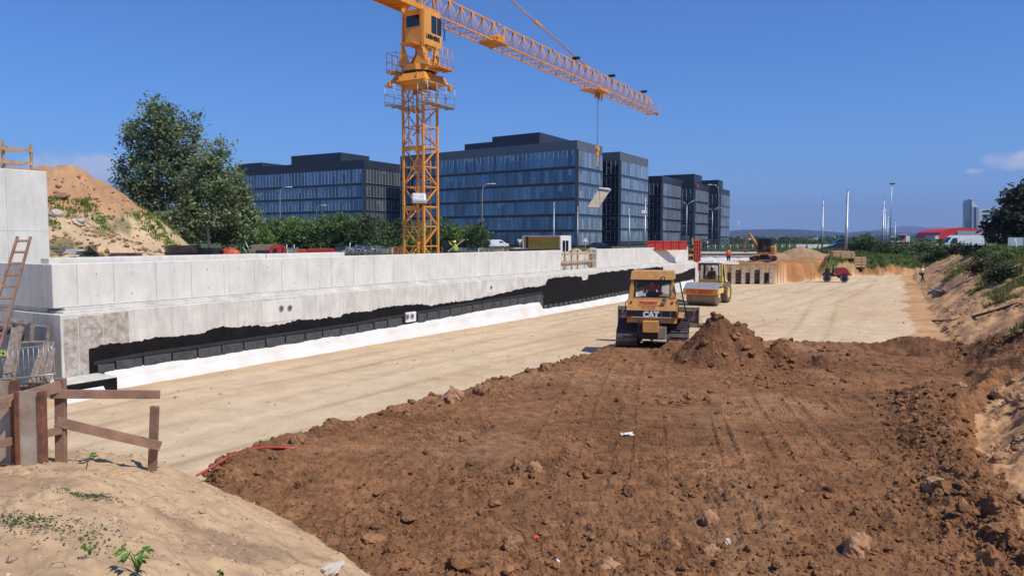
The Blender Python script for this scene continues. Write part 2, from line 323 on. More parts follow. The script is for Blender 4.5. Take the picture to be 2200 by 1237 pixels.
# ---------------------------------------------------------------- mesh builder
class MB:
    def __init__(s): s.v = []; s.f = []; s.m = []; s.sm = []
    def add(s, vs, fs, mi=0, sm=False):
        b = len(s.v); s.v += [tuple(v) for v in vs]; s.f += [tuple(i + b for i in f) for f in fs]; s.m += [mi] * len(fs); s.sm += [sm] * len(fs); return s
    def box(s, c, d, rz=0.0, mi=0, M=None, ch=0.0):
        hx, hy, hz = d[0] / 2, d[1] / 2, d[2] / 2
        if ch > 0:
            k = min(ch, hx * .9, hy * .9, hz * .9); pts = []
            for sx in (-1, 1):
                for sy in (-1, 1):
                    for sz in (-1, 1):
                        pts += [Vector((sx * hx, sy * (hy - k), sz * (hz - k))), Vector((sx * (hx - k), sy * hy, sz * (hz - k))), Vector((sx * (hx - k), sy * (hy - k), sz * hz))]
            idx = lambda sx, sy, sz, a: ((sx > 0) * 4 + (sy > 0) * 2 + (sz > 0)) * 3 + a
            fs = []
            for sx in (-1, 1): fs.append([idx(sx, -1, -1, 0), idx(sx, 1, -1, 0), idx(sx, 1, 1, 0), idx(sx, -1, 1, 0)][::sx])
            for sy in (-1, 1): fs.append([idx(-1, sy, -1, 1), idx(1, sy, -1, 1), idx(1, sy, 1, 1), idx(-1, sy, 1, 1)][::-sy])
            for sz in (-1, 1): fs.append([idx(-1, -1, sz, 2), idx(1, -1, sz, 2), idx(1, 1, sz, 2), idx(-1, 1, sz, 2)][::sz])
            for a in (-1, 1):
                for b in (-1, 1):
                    fs.append([idx(a, b, -1, 0), idx(a, b, 1, 0), idx(a, b, 1, 1), idx(a, b, -1, 1)][::(-a * b)])
                    fs.append([idx(a, -1, b, 0), idx(a, 1, b, 0), idx(a, 1, b, 2), idx(a, -1, b, 2)][::(a * b)])
                    fs.append([idx(-1, a, b, 1), idx(1, a, b, 1), idx(1, a, b, 2), idx(-1, a, b, 2)][::(-a * b)])
                    for e in (-1, 1): fs.append([idx(a, b, e, 0), idx(a, b, e, 1), idx(a, b, e, 2)][::(a * b * e)])
        else:
            pts = [Vector((x, y, z)) for x in (-hx, hx) for y in (-hy, hy) for z in (-hz, hz)]
            fs = [(0, 1, 3, 2), (4, 6, 7, 5), (0, 4, 5, 1), (2, 3, 7, 6), (0, 2, 6, 4), (1, 5, 7, 3)]
        c = Vector(c)
        if M is None: M = Matrix.Rotation(rz, 3, 'Z')
        return s.add([c + M @ p for p in pts], fs, mi)
    def beam(s, a, b, w, h=None, up=(0, 0, 1), mi=0, ch=0.0):
        a = Vector(a); b = Vector(b); h = h or w; d = b - a; L = d.length
        if L < 1e-6: return s
        z = d / L; u = Vector(up)
        if abs(z.dot(u)) > .98: u = Vector((0, 1, 0))
        x = u.cross(z).normalized(); y = z.cross(x)
        M = Matrix((x, y, z)).transposed()
        return s.box((a + b) / 2, (w, h, L), M=M, mi=mi, ch=ch)
    def tube(s, pts, r, n=8, mi=0, cap=True):
        pts = [Vector(p) for p in pts]; rs = r if isinstance(r, (list, tuple)) else [r] * len(pts); vs = []; fs = []; px = None
        for i, p in enumerate(pts):
            d = (pts[min(i + 1, len(pts) - 1)] - pts[max(i - 1, 0)]).normalized()
            if px is None: px = d.cross(Vector((0, 0, 1))) if abs(d.z) < .95 else Vector((1, 0, 0))
            px = (px - d * px.dot(d)).normalized(); py = d.cross(px)
            for k in range(n):
                a = 2 * math.pi * k / n; vs.append(p + (px * math.cos(a) + py * math.sin(a)) * rs[i])
        for i in range(len(pts) - 1):
            for k in range(n): fs.append((i * n + k, i * n + (k + 1) % n, (i + 1) * n + (k + 1) % n, (i + 1) * n + k))
        if cap: fs += [tuple(range(n))[::-1], tuple((len(pts) - 1) * n + k for k in range(n))]
        return s.add(vs, fs, mi, True)
    def cyl(s, a, b, r, n=20, mi=0, sm=True):
        a = Vector(a); b = Vector(b); d = (b - a).normalized(); px = d.cross(Vector((0, 0, 1))) if abs(d.z) < .95 else Vector((1, 0, 0)); px.normalize(); py = d.cross(px)
        r2 = r if not isinstance(r, tuple) else r[1]; r1 = r if not isinstance(r, tuple) else r[0]
        ring = lambda p, rr: [p + (px * math.cos(2 * math.pi * k / n) + py * math.sin(2 * math.pi * k / n)) * rr for k in range(n)]
        s.add(ring(a, r1) + ring(b, r2), [(k, (k + 1) % n, n + (k + 1) % n, n + k) for k in range(n)], mi, sm)
        s.add(ring(a, r1), [tuple(range(n))[::-1]], mi); return s.add(ring(b, r2), [tuple(range(n))], mi)
    def prism(s, poly, d, mi=0):
        """poly: list of 3D points, extruded by vector d"""
        poly = [Vector(p) for p in poly]; d = Vector(d); n = len(poly)
        nr = Vector((0, 0, 0))
        for i in range(n): nr += poly[i].cross(poly[(i + 1) % n])
        if nr.dot(d) > 0: poly = poly[::-1]
        return s.add(poly + [p + d for p in poly], [tuple(range(n)), tuple(range(n, 2 * n))[::-1]] + [(i, i + n, (i + 1) % n + n, (i + 1) % n) for i in range(n)], mi)
    def lathe(s, prof, c=(0, 0, 0), axis='z', n=20, mi=0, sm=True):
        c = Vector(c); vs = []
        for r, t in prof:
            for k in range(n):
                a = 2 * math.pi * k / n
                q = {'z': (r * math.cos(a), r * math.sin(a), t), 'x': (t, r * math.cos(a), r * math.sin(a)), 'y': (r * math.sin(a), t, r * math.cos(a))}[axis]
                vs.append(c + Vector(q))
        fs = [(i * n + k, i * n + (k + 1) % n, (i + 1) * n + (k + 1) % n, (i + 1) * n + k) for i in range(len(prof) - 1) for k in range(n)]
        return s.add(vs, fs, mi, sm)
    def quad(s, a, b, c, d, mi=0): return s.add([a, b, c, d], [(0, 1, 2, 3)], mi)
    def ball(s, c, r, n=10, sq=(1, 1, 1), mi=0):
        prof = [(max(1e-4, math.sin(math.pi * i / n)) * r, -math.cos(math.pi * i / n) * r) for i in range(n + 1)]
        b = len(s.v); s.lathe(prof, (0, 0, 0), 'z', n * 2, mi)
        for i in range(b, len(s.v)): v = s.v[i]; s.v[i] = (c[0] + v[0] * sq[0], c[1] + v[1] * sq[1], c[2] + v[2] * sq[2])
        return s
    def build(s, name, mats, parent=None, world=False, **props):
        me = bpy.data.meshes.new(name)
        if not isinstance(mats, (list, tuple)): mats = [mats]
        for m in mats: me.materials.append(m)
        vs = s.v
        if world and parent is not None:
            L = parent.location if parent.parent is None else parent.parent.location + parent.location
            vs = [(v[0] - L.x, v[1] - L.y, v[2] - L.z) for v in vs]
        me.from_pydata(vs, [], s.f)
        if len(mats) > 1: me.polygons.foreach_set('material_index', s.m)
        me.polygons.foreach_set('use_smooth', s.sm); me.update()
        o = bpy.data.objects.new(name, me); COL.objects.link(o); o.parent = parent
        for k, v in props.items(): o[k] = v
        return o
def npmesh(name, V, Fc, mats, parent=None, smooth=False, col=None, mi=None):
    me = bpy.data.meshes.new(name); nf, k = Fc.shape
    me.vertices.add(len(V)); me.vertices.foreach_set('co', np.ascontiguousarray(V, np.float32).ravel())
    me.loops.add(nf * k); me.loops.foreach_set('vertex_index', np.ascontiguousarray(Fc, np.int32).ravel())
    me.polygons.add(nf); me.polygons.foreach_set('loop_start', np.arange(0, nf * k, k, dtype=np.int32)); me.polygons.foreach_set('loop_total', np.full(nf, k, np.int32))
    me.polygons.foreach_set('use_smooth', np.full(nf, smooth))
    for m in (mats if isinstance(mats, (list, tuple)) else [mats]): me.materials.append(m)
    if mi is not None: me.polygons.foreach_set('material_index', mi)
    me.update(calc_edges=True)
    if col is not None:
        a = me.color_attributes.new('col', 'FLOAT_COLOR', 'POINT'); c4 = np.ones((len(V), 4), np.float32); c4[:, :3] = col; a.data.foreach_set('color', c4.ravel())
    o = bpy.data.objects.new(name, me); COL.objects.link(o); o.parent = parent; return o
def root(name, label, cat, loc=(0, 0, 0), rz=0.0, group=None):
    o = bpy.data.objects.new(name, None); COL.objects.link(o); o.location = loc; o.rotation_euler = (0, 0, rz); o.empty_display_size = .3
    return tag(o, label, cat, group)
def tag(o, label=None, cat=None, group=None, kind=None):
    if label: o['label'] = label
    if cat: o['category'] = cat
    if group: o['group'] = group
    if kind: o['kind'] = kind
    return o
def copy_tree(o, parent=None):
    c = o.copy(); COL.objects.link(c); c.parent = parent
    for ch in list(o.children): copy_tree(ch, c)
    return c
def text(body, name, size, m, parent, loc, rot, ext=.004, bold=0.0, shear=0.0, sx=1.0, align='CENTER'):
    cu = bpy.data.curves.new(name, 'FONT'); cu.body = body; cu.size = size; cu.extrude = ext; cu.offset = bold; cu.align_x = align; cu.shear = shear
    cu.resolution_u = 3
    o = bpy.data.objects.new('tmp', cu); COL.objects.link(o); dg = bpy.context.evaluated_depsgraph_get()
    me = bpy.data.meshes.new_from_object(o.evaluated_get(dg)); bpy.data.objects.remove(o)
    me.materials.clear(); me.materials.append(m); me.name = name
    o = bpy.data.objects.new(name, me); COL.objects.link(o); o.parent = parent; o.location = loc; o.rotation_euler = rot; o.scale = (sx, 1, 1); return o

# ---------------------------------------------------------------- ground sheets (polar tessellation round the standpoint)
def ground():
    rs = [1.2]
    while rs[-1] < 9:  rs.append(rs[-1] * 1.0075)
    while rs[-1] < 32:  rs.append(rs[-1] * 1.0027)
    while rs[-1] < 125: rs.append(rs[-1] * 1.008)
    while rs[-1] < 14000: rs.append(rs[-1] * 1.09)
    rs = np.array(rs)
    th = np.concatenate([np.linspace(-180, -42, 60)[:-1], np.linspace(-42, 42, 900), np.linspace(42, 180, 60)[1:]]) * math.pi / 180
    Rr, T = np.meshgrid(rs, th, indexing='ij')
    X = Rr * np.sin(T); Y = Rr * np.cos(T)
    Z, C, zone = terrain(X.ravel(), Y.ravel())
    V = np.stack([X.ravel(), Y.ravel(), Z], -1); nr, nt_ = X.shape
    idx = np.arange(nr * nt_).reshape(nr, nt_)
    Q = np.stack([idx[:-1, :-1], idx[:-1, 1:], idx[1:, 1:], idx[1:, :-1]], -1).reshape(-1, 4)
    Q = Q[:, ::-1]
    zf = zone[Q[:, 0]]
    names = {0: ('pit_floor', m_ground), 1: ('soil_layer', m_soil), 2: ('embankment', m_ground), 3: ('site_yard_ground', m_ground), 4: ('grassland', m_ground), 5: ('sand_mound', m_ground), 6: ('sandy_bank', m_ground)}
    for k, (nm, mt) in names.items():
        q = Q[zf == k]
        if not len(q): continue
        u, inv = np.unique(q, return_inverse=True)
        o = npmesh(nm, V[u], inv.reshape(-1, 4), mt, smooth=True, col=C[u]); tag(o, kind='structure')
    # centre cap under the standpoint
    z0 = V[:nt_][:, 2].mean()
    MB().add([(0, 0, 3.1)] + [tuple(V[i]) for i in range(nt_)], [(0, i + 1, (i + 1) % nt_ + 1) for i in range(nt_)]).build('ground', m_ground, kind='structure')
ground()

# ================================================================ RETAINING WALL
OL, OU, OK = .55, 1.05, 1.55           # planes of lower wall, upper wall and the kerb behind
sL = wallpt(130, 700, OL)[0]; sU = wallpt(113, 620, OU)[0]
zUt, zUb = 3.96, 2.59; zLt = 2.43
sE1 = wallpt(1205, 560, OU)[0]; sS2 = wallpt(1282, 560, OU)[0]; sE2 = wallpt(1478, 550, OU)[0]; sEnd = wallpt(1556, 600, OL)[0]
wall_root = root('retaining_wall', 'long pale concrete retaining wall running down the left side of the pit', 'wall', SO(0, .8))
def sobox(mb, s0, s1, o0, o1, z0, z1, mi=0, ch=0):
    c = SO((s0 + s1) / 2, (o0 + o1) / 2, (z0 + z1) / 2)
    mb.box(c, (abs(o1 - o0), s1 - s0, z1 - z0), rz=-AZW, mi=mi, ch=ch); return mb
def disc(mb, s, z, off, r, mi, n=10, t=.01):
    a = SO(s, off, z); b = SO(s, off - t, z); return mb.cyl(a, b, r, n, mi, False)
seams = [wallpt(px, 620, OU)[0] for px in (166, 245, 336, 412, 482, 547.6, 606, 661, 712, 760, 804.5, 846, 884.5)]
def upper(s0, s1, first, nm='upper_wall'):
    mb = MB(); sobox(mb, s0, s1, OU, OU + .42, zUb, zUt, 0, .02)
    if first: ss = seams + [seams[-1] + 1.38 * k for k in range(1, 40)]
    else: ss = [wallpt(1400 - 33, 560, OU)[0], wallpt(1427, 560, OU)[0]]
    for k, q in enumerate(ss):
        if q > s1 - .3 or q < s0: continue
        sobox(mb, q - .009, q + .009, OU - .002, OU + .05, zUb + .06, zUt - .03 - random.random() * .1, 1)
        for zz in (zUb + .33, zUb + 1.02):
            cs = q + .67 + random.uniform(-.05, .05)
            if cs < s1 - .3 and random.random() > .06: disc(mb, cs, zz, OU - .001, .05, 2, 8, .003); disc(mb, cs, zz, OU - .004, .022, 3, 6, .003)
    sobox(mb, s0 + .01, s1 - .01, OU - .003, OU + .05, zUb + .005, zUb + .022, 1)  # dark strip along the wall foot paints the shadow gap above the ledge
    return mb.build(nm, [m_conc, m_seam, m_white, m_black], wall_root, True)
upper(sU, sE1, True); upper(sS2, sE2, False)
mb = MB(); sobox(mb, sU, sU + .42, OU + .43, 15, zUb, zUt - .01, 0, .01)
for k in range(1, 9): sobox(mb, sU - .003, sU + .02, OU + k * 1.25, OU + k * 1.25 + .012, zUb + .1, zUt - .05, 1)
for k in range(9):
    for zz in (2.9, 3.6):
        c = SO(sU - .003, OU + .62 + k * 1.25, zz); mb.box(c, (.035, .01, .035), rz=-AZW, mi=1)
mb.build('return_wall', [m_conc, m_seam], wall_root, True)
mb = MB(); sobox(mb, sL, sEnd, OL, OU + .6, -.3, zLt, 0, .02); sobox(mb, sL + .2, sEnd - .1, OL + .2, OU + .5, zLt, zLt + .07, 0, .01); sobox(mb, sL + .35, sEnd - .1, OL + .38, OU + .5, zLt + .07, zUb - .002, 0, .008)
for k in range(48):
    q = sL + 1.0 + k * 1.38
    if q > sEnd: break
    sobox(mb, q - .005, q + .005, OL - .002, OL + .04, .3, zLt - .06, 1)
    for zz in (.95, 1.75):
        if random.random() > .25: disc(mb, q + .7, zz, OL - .001, .04, 2, 8, .003); disc(mb, q + .7, zz, OL - .004, .024, 1, 6, .003)
s1_, _ = wallpt(278, 740, OL); s0_, _ = wallpt(170, 740, OL); s2_, _ = wallpt(222, 740, OL)
sobox(mb, sL + .08, s0_ - .02, OL - .003, OL + .03, .5, 2.28, 3); sobox(mb, s0_, s2_, OL - .004, OL + .03, .45, 2.33, 3); sobox(mb, s2_ + .02, s1_, OL - .003, OL + .03, .6, 2.36, 3)
mb.build('lower_wall', [m_conc_l, m_seam, m_white, m_conc_w], wall_root, True)
mb = MB(); sobox(mb, sL, sL + .5, OU + .61, 15, -.3, zLt - .01, 0, .01); sobox(mb, sL + .2, sL + .7, OU + .61, 15, zLt - .01, zUb - .002, 0, .01)
for k in range(8): sobox(mb, sL - .003, sL + .02, OL + .35 + k * 1.2, OL + .365 + k * 1.2, .3, zLt - .1, 1)
mb.build('lower_return_wall', [m_conc_l, m_seam], wall_root, True)
sK0 = wallpt(105, 560, OK)[0]; sK1 = wallpt(740, 547, OK)[0]
mb = MB(); sobox(mb, sK0, wallpt(572, 550, OK)[0] - .01, OK, OK + .5, 3.2, 4.13, 0, .015); sobox(mb, wallpt(572, 550, OK)[0] + .01, sK1, OK - .02, OK + .5, 3.2, 4.12, 0, .015)
mb.build('kerb', m_conc, wall_root, True)
mb = MB(); sobox(mb, sL + .8, sE2 - .1, OU + .6, 2.9, 0, 3.72); mb.build('backing_slab', m_conc_l, wall_root, True)
# bitumen coating with its brushed, ragged upper edge
top_px = [(190, 752), (201, 748), (214, 742), (285, 733), (350, 722), (430, 719), (450, 708), (475, 702), (500, 704), (568, 700), (650, 687), (730, 680), (736, 672), (795, 667), (850, 656), (925, 656), (1000, 647), (1050, 635), (1110, 622), (1172, 613), (1176, 600), (1205, 595), (1249, 592.6), (1251, 601), (1262, 600.5), (1264, 590), (1302, 584), (1386, 575.5), (1424, 573.5), (1426, 590), (1440, 590), (1455, 588.5), (1476, 583), (1480, 578), (1494, 574)]
tp = [wallpt(px, py, OL) for px, py in top_px]; ts = np.array([q[0] for q in tp]); tz = np.array([q[1] for q in tp])
def strip(name, mt, s0, s1, off, ztop, zbot, ds=.12, jag=.03):
    ss = np.arange(s0, s1, ds); mb = MB(); vs = []; fs = []
    for i, q in enumerate(ss):
        t = ztop(q) + random.uniform(-jag, jag) * (1 if (i // 2) % 2 else .3) + .16 * float(fbm(np.array([q * 1.1]), np.array([0.]), 3, 44)[0])
        for z in (zbot(q), t):
            vs.append(SO(q, off, z)); vs.append(SO(q, off + .02, z))
    n = len(ss)
    for i in range(n - 1):
        a = i * 4; b = a + 4; fs += [(a, a + 2, b + 2, b), (a + 2, a + 3, b + 3, b + 2)]
    mb.add(vs, fs); return mb.build(name, mt, wall_root, True)
strip('bitumen_coating', m_bit, ts[0], ts[-1], OL - .014, lambda q: float(np.interp(q, ts, tz)), lambda q: .0, .10, .045)
bt = [wallpt(px, py, OL) for px, py in ((200, 785), (300, 765), (430, 747), (600, 722), (750, 700), (890, 675), (960, 662), (1165, 630))]
b2 = [wallpt(px, py, OL) for px, py in ((1166, 655), (1222, 646), (1291, 633), (1358, 621), (1461, 603), (1490, 597))]
btop = lambda q: float(np.interp(q, [a[0] for a in bt], [a[1] for a in bt])); b2top = lambda q: float(np.interp(q, [a[0] for a in b2], [a[1] for a in b2]))
gt_px = [(225, 802), (325, 787), (470, 765), (600, 745), (750, 720), (900, 695), (1075, 662), (1160, 650), (1165, 666), (1222, 657.5), (1291, 644), (1358, 631), (1461, 608), (1490, 602)]
gt = [wallpt(px, py, .42) for px, py in gt_px]; gs = np.array([a[0] for a in gt]); gz = np.array([a[1] for a in gt])
mb = MB(); sobox(mb, bt[0][0] - .02, bt[-1][0], OL - .055, OL - .012, 0.05, .1, 0)
for i in range(90):
    q = bt[0][0] + i * .42
    if q + .42 > bt[-1][0]: break
    zt = btop(q + .2); mb.beam(SO(q, OL - .035, btop(q) + .06), SO(q + .421, OL - .035, btop(q + .42) + .06), .03, .13)
mb.build('edge_strip', mat('edge_strip_black', (.03, .031, .033), rough=.6, col2=(.012, .012, .013), scale=4), wall_root, True)
bp = [wallpt(150 + z / 2, 700, OL)[0] for z in (105, 185, 305, 430, 540, 645, 740, 835, 920, 1005, 1080, 1160, 1230, 1300, 1360, 1425, 1490, 1530, 1580, 1630, 1680, 1725, 1770, 1815, 1850, 1885, 1920, 1955, 1990, 2030)]
for i in range(len(bp) - 1):
    if i == 15: continue
    a, b = bp[i] + .03, bp[i + 1] - .03; mb = MB()
    sobox(mb, a, b, OL - .085 - random.random() * .01, OL - .03, .05, btop((a + b) / 2) - .02 - random.random() * .02, 0, .015); mb.build('insulation_board', m_board, wall_root, True)
q = b2[0][0]
while q < b2[-1][0]:
    wd = .62; mb = MB(); t = b2top(q + .3) - random.random() * .03; pts = []
    for k in range(9):
        a = math.pi * k / 8; pts.append((q + wd / 2 + (wd / 2 - .05) * math.cos(a) * (1 if k not in (0, 8) else 1), t - .1 + .1 * math.sin(a) ** .5))
    poly = [SO(p[0], OL - .02, p[1]) for p in pts] + [SO(q + .05, OL - .02, .05), SO(q + wd - .05, OL - .02, .05)]
    dn = Vector((-N2.x, -N2.y, 0)) * .05
    mb.prism(poly, dn); mb.build('insulation_board', m_board, wall_root, True); q += .68
# cast-in pipe sleeves
def plate(px0, py0, px1, py1, m_, sl, r):
    a = wallpt(px0, py0, OL); b = wallpt(px1, py1, OL); mb = MB(); z0, z1 = sorted((wallpt((px0 + px1) / 2, py0, OL)[1], wallpt((px0 + px1) / 2, py1, OL)[1]))
    sobox(mb, a[0], b[0], OL - .10 if m_ is m_white else OL - .012, OL + .02, z0, z1, 0, .01)
    pl = mb.build('sleeve_plate', m_, wall_root, True); off = OL - .10 if m_ is m_white else OL - .012
    for x, y in sl:
        s, z = wallpt(x, y, off); m2 = MB(); disc(m2, s, z, off - .001, r, 0, 18, .03); disc(m2, s, z, off - .032, r * .6, 1, 14, .004); disc(m2, s, z, off - .037, r * .25, 0, 10, .02)
        o = m2.build('pipe_sleeve', [m_steel, m_black], pl, False)
        L = wall_root.location
        for v in o.data.vertices: v.co -= L
plate(563, 645, 648, 690, m_conc, [(604, 662), (622, 661)], .12)
plate(869, 670, 891, 691, m_white, [(875, 680), (885, 679)], .13)
plate(1046, 605, 1066, 628, m_conc, [(1055, 617)], .1)
# footing toe at the near corner
sF = wallpt(223, 830, .2)[0]
mb = MB(); sobox(mb, sL - .6, sF, -.55, OL - .002, -.3, .50, 0, .02); mb.build('footing', m_conc_l, wall_root, True)
mb = MB(); sobox(mb, sL - .6, sF - .02, -.575, -.552, -.1, .46, 0); mb.build('footing_coating', m_bit, wall_root, True)
# white geotextile wrapped over the wall foot
ss = np.arange(gs[0], gs[-1], .07); rows = 11; S_, T_ = np.meshgrid(ss, np.linspace(0, 1, rows), indexing='ij')
top = .05 + np.interp(S_, gs, gz) + .02 * fbm(S_ * 2.2, S_ * 0, 3, 5) * 3
off = .44 - (.57 + .10 * fbm(S_ * .5, T_ * 0, 2, 8)) * T_ ** 1.15 - .05 * np.sin(np.pi * np.clip(T_ * 2.4, 0, 1)) + .09 * fbm(S_ * 1.6, T_ * 2.5 + S_ * .4, 4, 77) + .05 * billow(S_ * .8 + T_ * 1.5, T_ * 3, 3, 70)
zz = top * (1 - T_) - .03 * T_; zz += .03 * fbm(S_ * 3, T_ * 4, 3, 6) * (1 - T_)
V = np.stack([W0.x + D2.x * S_ + N2.x * off, W0.y + D2.y * S_ + N2.y * off, zz], -1).reshape(-1, 3)
idx = np.arange(len(V)).reshape(S_.shape); Q = np.stack([idx[:-1, :-1], idx[:-1, 1:], idx[1:, 1:], idx[1:, :-1]], -1).reshape(-1, 4)
# fold the top edge back against the wall
Vb = V.reshape(S_.shape + (3,))[:, 0].copy(); Vb[:, 0] += N2.x * .12; Vb[:, 1] += N2.y * .12; Vb[:, 2] += .015
n0 = len(V); V = np.concatenate([V, Vb]); k = np.arange(len(ss) - 1)
Q = np.concatenate([Q, np.stack([n0 + k, idx[:-1, 0], idx[1:, 0], n0 + k + 1], -1)])
gx = npmesh('geotextile_sheet', V, Q, m_cloth, smooth=True); tag(gx, 'long white geotextile sheet wrapped over the foot of the concrete retaining wall', 'geotextile')
s0, s1 = sL - .7, wallpt(233, 855, -.8)[0]; ss = np.arange(s0, s1, .08); S_, T_ = np.meshgrid(ss, np.linspace(0, 1, 7), indexing='ij')
off = -.62 - .35 * T_ + .06 * fbm(S_ * 2, T_ * 2, 3, 3); zz = .30 * (1 - T_) - .02
V = np.stack([W0.x + D2.x * S_ + N2.x * off, W0.y + D2.y * S_ + N2.y * off, zz], -1).reshape(-1, 3); idx = np.arange(len(V)).reshape(S_.shape)
gx = npmesh('geotextile_sheet', V, np.stack([idx[:-1, :-1], idx[:-1, 1:], idx[1:, 1:], idx[1:, :-1]], -1).reshape(-1, 4), m_cloth, smooth=True)
tag(gx, 'short white geotextile strip below the black footing at the near wall corner', 'geotextile')

# tall wall block behind the return wall, with a timber guard rail
a = P(105, 480, 30); sT, oT = toSO(a.x, a.y)
tw = root('concrete_abutment', 'tall pale concrete wall block rising at the left edge of the photo', 'wall', SO(sT - 3, oT, 0))
mb = MB(); sobox(mb, sT - 9, sT, oT, oT + .6, 0, 7.33, 0, .02)
for q in (sT - 1.5, sT - 3.9, sT - 6.3): sobox(mb, q, q + .012, oT - .003, oT + .02, 3.6, 7.28, 1)
sobox(mb, sT - 9, sT - .02, oT - .003, oT + .02, 5.02, 5.03, 1)
mb.build('wall_block', [m_conc, m_seam], tw, True)
gr = root('guard_railing', 'light timber guard rail standing on top of the tall concrete block', 'railing', SO(sT - .9, oT + .3, 7.33))
for px in (68, 8):
    p = P(px, 362, 29.9 if px == 68 else 28.9); p.z = 7.33; mb = MB(); mb.box(p + Vector((0, 0, .52)), (.09, .09, 1.04)); mb.build('post', m_woodl, gr, True)
for z, dz in ((8.12, .05), (7.62, .03)):
    mb = MB(); mb.beam(P(70, 360, 29.9).xy.to_3d() + Vector((0, 0, z)), P(-60, 360, 27.6).xy.to_3d() + Vector((0, 0, z - .05)), .04, .12, mi=0); mb.build('rail', m_woodl, gr, True)
    mb = MB(); mb.beam(P(66, 360, 30).xy.to_3d() + Vector((0, 0, z + dz)), P(-60, 360, 29.4).xy.to_3d() + Vector((0, 0, z - .12)), .04, .11); mb.build('rail', m_woodl, gr, True)

# ladder
lt, lb = P(52, 508, 23.75), P(-46, 838, 22.0)
ld = root('ladder', 'mud stained wooden ladder leaning against the shaded concrete return wall', 'ladder', lb)
ax = (lt - lb).normalized(); side = Vector((1, .1, 0)).normalized() * .19
for sg in (-1, 1):
    mb = MB(); mb.beam(lb + side * sg * 1.35, lt + side * sg, .055, .09, up=(0, 1, 0), ch=.008); mb.build('side_rail', m_wood, ld, True)
for k in range(13):
    t = (k + .6) / 13; c = lb.lerp(lt, t); wd = 1.35 - .35 * t; mb = MB(); mb.beam(c - side * wd, c + side * wd, .035, .07, up=ax, ch=.006); mb.build('rung', m_wood, ld, True)

ORD = ['first', 'second', 'third', 'fourth', 'fifth', 'sixth', 'seventh', 'eighth', 'ninth', 'tenth', 'eleventh', 'twelfth', 'thirteenth']
# stacked forms, laths and crowd barrier by the corner
def leaning(name, label, cat, quad, th, mt, group=None, edge=None):
    a, b, c, d = [Vector(p) for p in quad]; n = (b - a).cross(d - a).normalized(); mb = MB(); e = n * th
    r = root(name, label, cat, (a + b) / 2, group=group) if edge else None
    mb.prism([a, b, c, d], e)
    if edge:
        mb.build('panel_face', mt, r, True); m2 = MB()
        for p, q in ((a, b), (b, c), (c, d), (d, a)): m2.beam(p + e * .5, q + e * .5, abs(th) * 1.2, .06, up=n)
        m2.build('edge_frame', edge, r, True); return r
    return tag(mb.build(name, mt), label, cat, group)
YB = 22.2
for k, (pts, lab) in enumerate([
    (((-30, 835), (22, 832), (26, 700), (-20, 698)), 'large dark formwork panel leaning at the far left behind the barrier'),
    (((28, 829), (72, 826), (96, 733), (44, 735)), 'blue grey formwork panel leaning behind the middle of the barrier'),
    (((68, 760), (99, 758), (103, 701), (73, 698)), 'small dark blue formwork panel standing highest against the lower wall'),
    (((45, 800), (62, 800), (68, 692), (22, 690)), 'brown edged formwork panel topped by a loose plank')]):
    Yb, Yt = (YB, YB + .75) if k != 2 else (23.1, 23.3)
    if k == 3: Yb, Yt = 22.9, 23.2
    q = [P(pts[0][0], pts[0][1], Yb), P(pts[1][0], pts[1][1], Yb), P(pts[2][0], pts[2][1], Yt), P(pts[3][0], pts[3][1], Yt)]
    leaning('formwork_panel', lab, 'formwork panel', q, -.05, m_ply, 'formwork panels stacked by the wall corner', m_woodg)
for k in range(7):
    x0 = 6 + k * 2.6 + random.uniform(-1, 1); x1 = 30 + k * 3.2 + random.uniform(-1, 1)
    mb = MB(); mb.beam(P(x0, 815, 22.0), P(x1, 700 + random.uniform(-2, 6), 22.85 - .03 * k), .05, .09); mb.build('timber_plank', m_woodg, label='%s grey plank from the left in the left bundle behind the barrier' % ORD[k], category='plank', group='planks in the left bundle')
for k in range(13):
    x0 = 62 + k * 3.6 + random.uniform(-3, 2); x1 = 92 + k * 2.2 + random.uniform(-5, 3)
    mb = MB(); mb.beam(P(x0, 822, 22.0 + random.uniform(0, .1)), P(x1, 738 + random.uniform(-4, 14), 22.75), .04, .07); mb.build('timber_lath', m_woodg, label='%s thin lath from the left in the right bundle behind the barrier' % ORD[k], category='lath', group='laths in the right bundle')
mb = MB(); mb.beam(P(22, 687, 22.7), P(60, 692, 22.9), .07, .12); mb.build('loose_plank', m_woodg, label='loose brown plank lying across the top of the formwork panels', category='plank')
br = root('crowd_barrier', 'galvanised crowd barrier in front of the stacked formwork panels', 'barrier', P(60, 818, 21.7))
B = lambda px, py: P(px, py, 21.7)
mb = MB(); mb.tube([B(-60, 760), B(0, 752.5), B(60, 746), B(100, 742.5), B(108, 744), B(113, 750), B(119, 806)], .017, 8); mb.tube([B(-58, 822), B(0, 815), B(60, 809), B(118, 802.5)], .017, 8)
mb.build('barrier_frame', m_steel, br, True)
for k in range(15):
    px = -50 + k * 11.0; mb = MB(); mb.tube([B(px, 759.2 - (px + 60) * .112), B(px + 3.5, 822 - (px + 60) * .11)], .008, 6); mb.build('upright', m_steel, br, True)
for px, py in ((112, 802), (-40, 820)):
    mb = MB(); mb.tube([P(px, py, 21.5), P(px, py + 16, 21.55), P(px + 3, py + 19, 21.3)], .015, 6); mb.build('foot', m_steel, br, True)
m_sign = mat('sign_yellow_green', (.55, .68, .12), rough=.5, var=.1)
mb = MB(); c = B(5, 758.5); mb.box(c + Vector((0, -.03, 0)), (.26, .01, .14)); s_ = mb.build('sign_plate', m_sign, br, True)
mb = MB(); mb.box(c + Vector((.05, -.038, .0)), (.06, .004, .07)); mb.box(c + Vector((-.05, -.038, .02)), (.09, .004, .02)); mb.build('sign_mark', m_black, s_, False)
for v in s_.children[0].data.vertices: v.co -= br.location

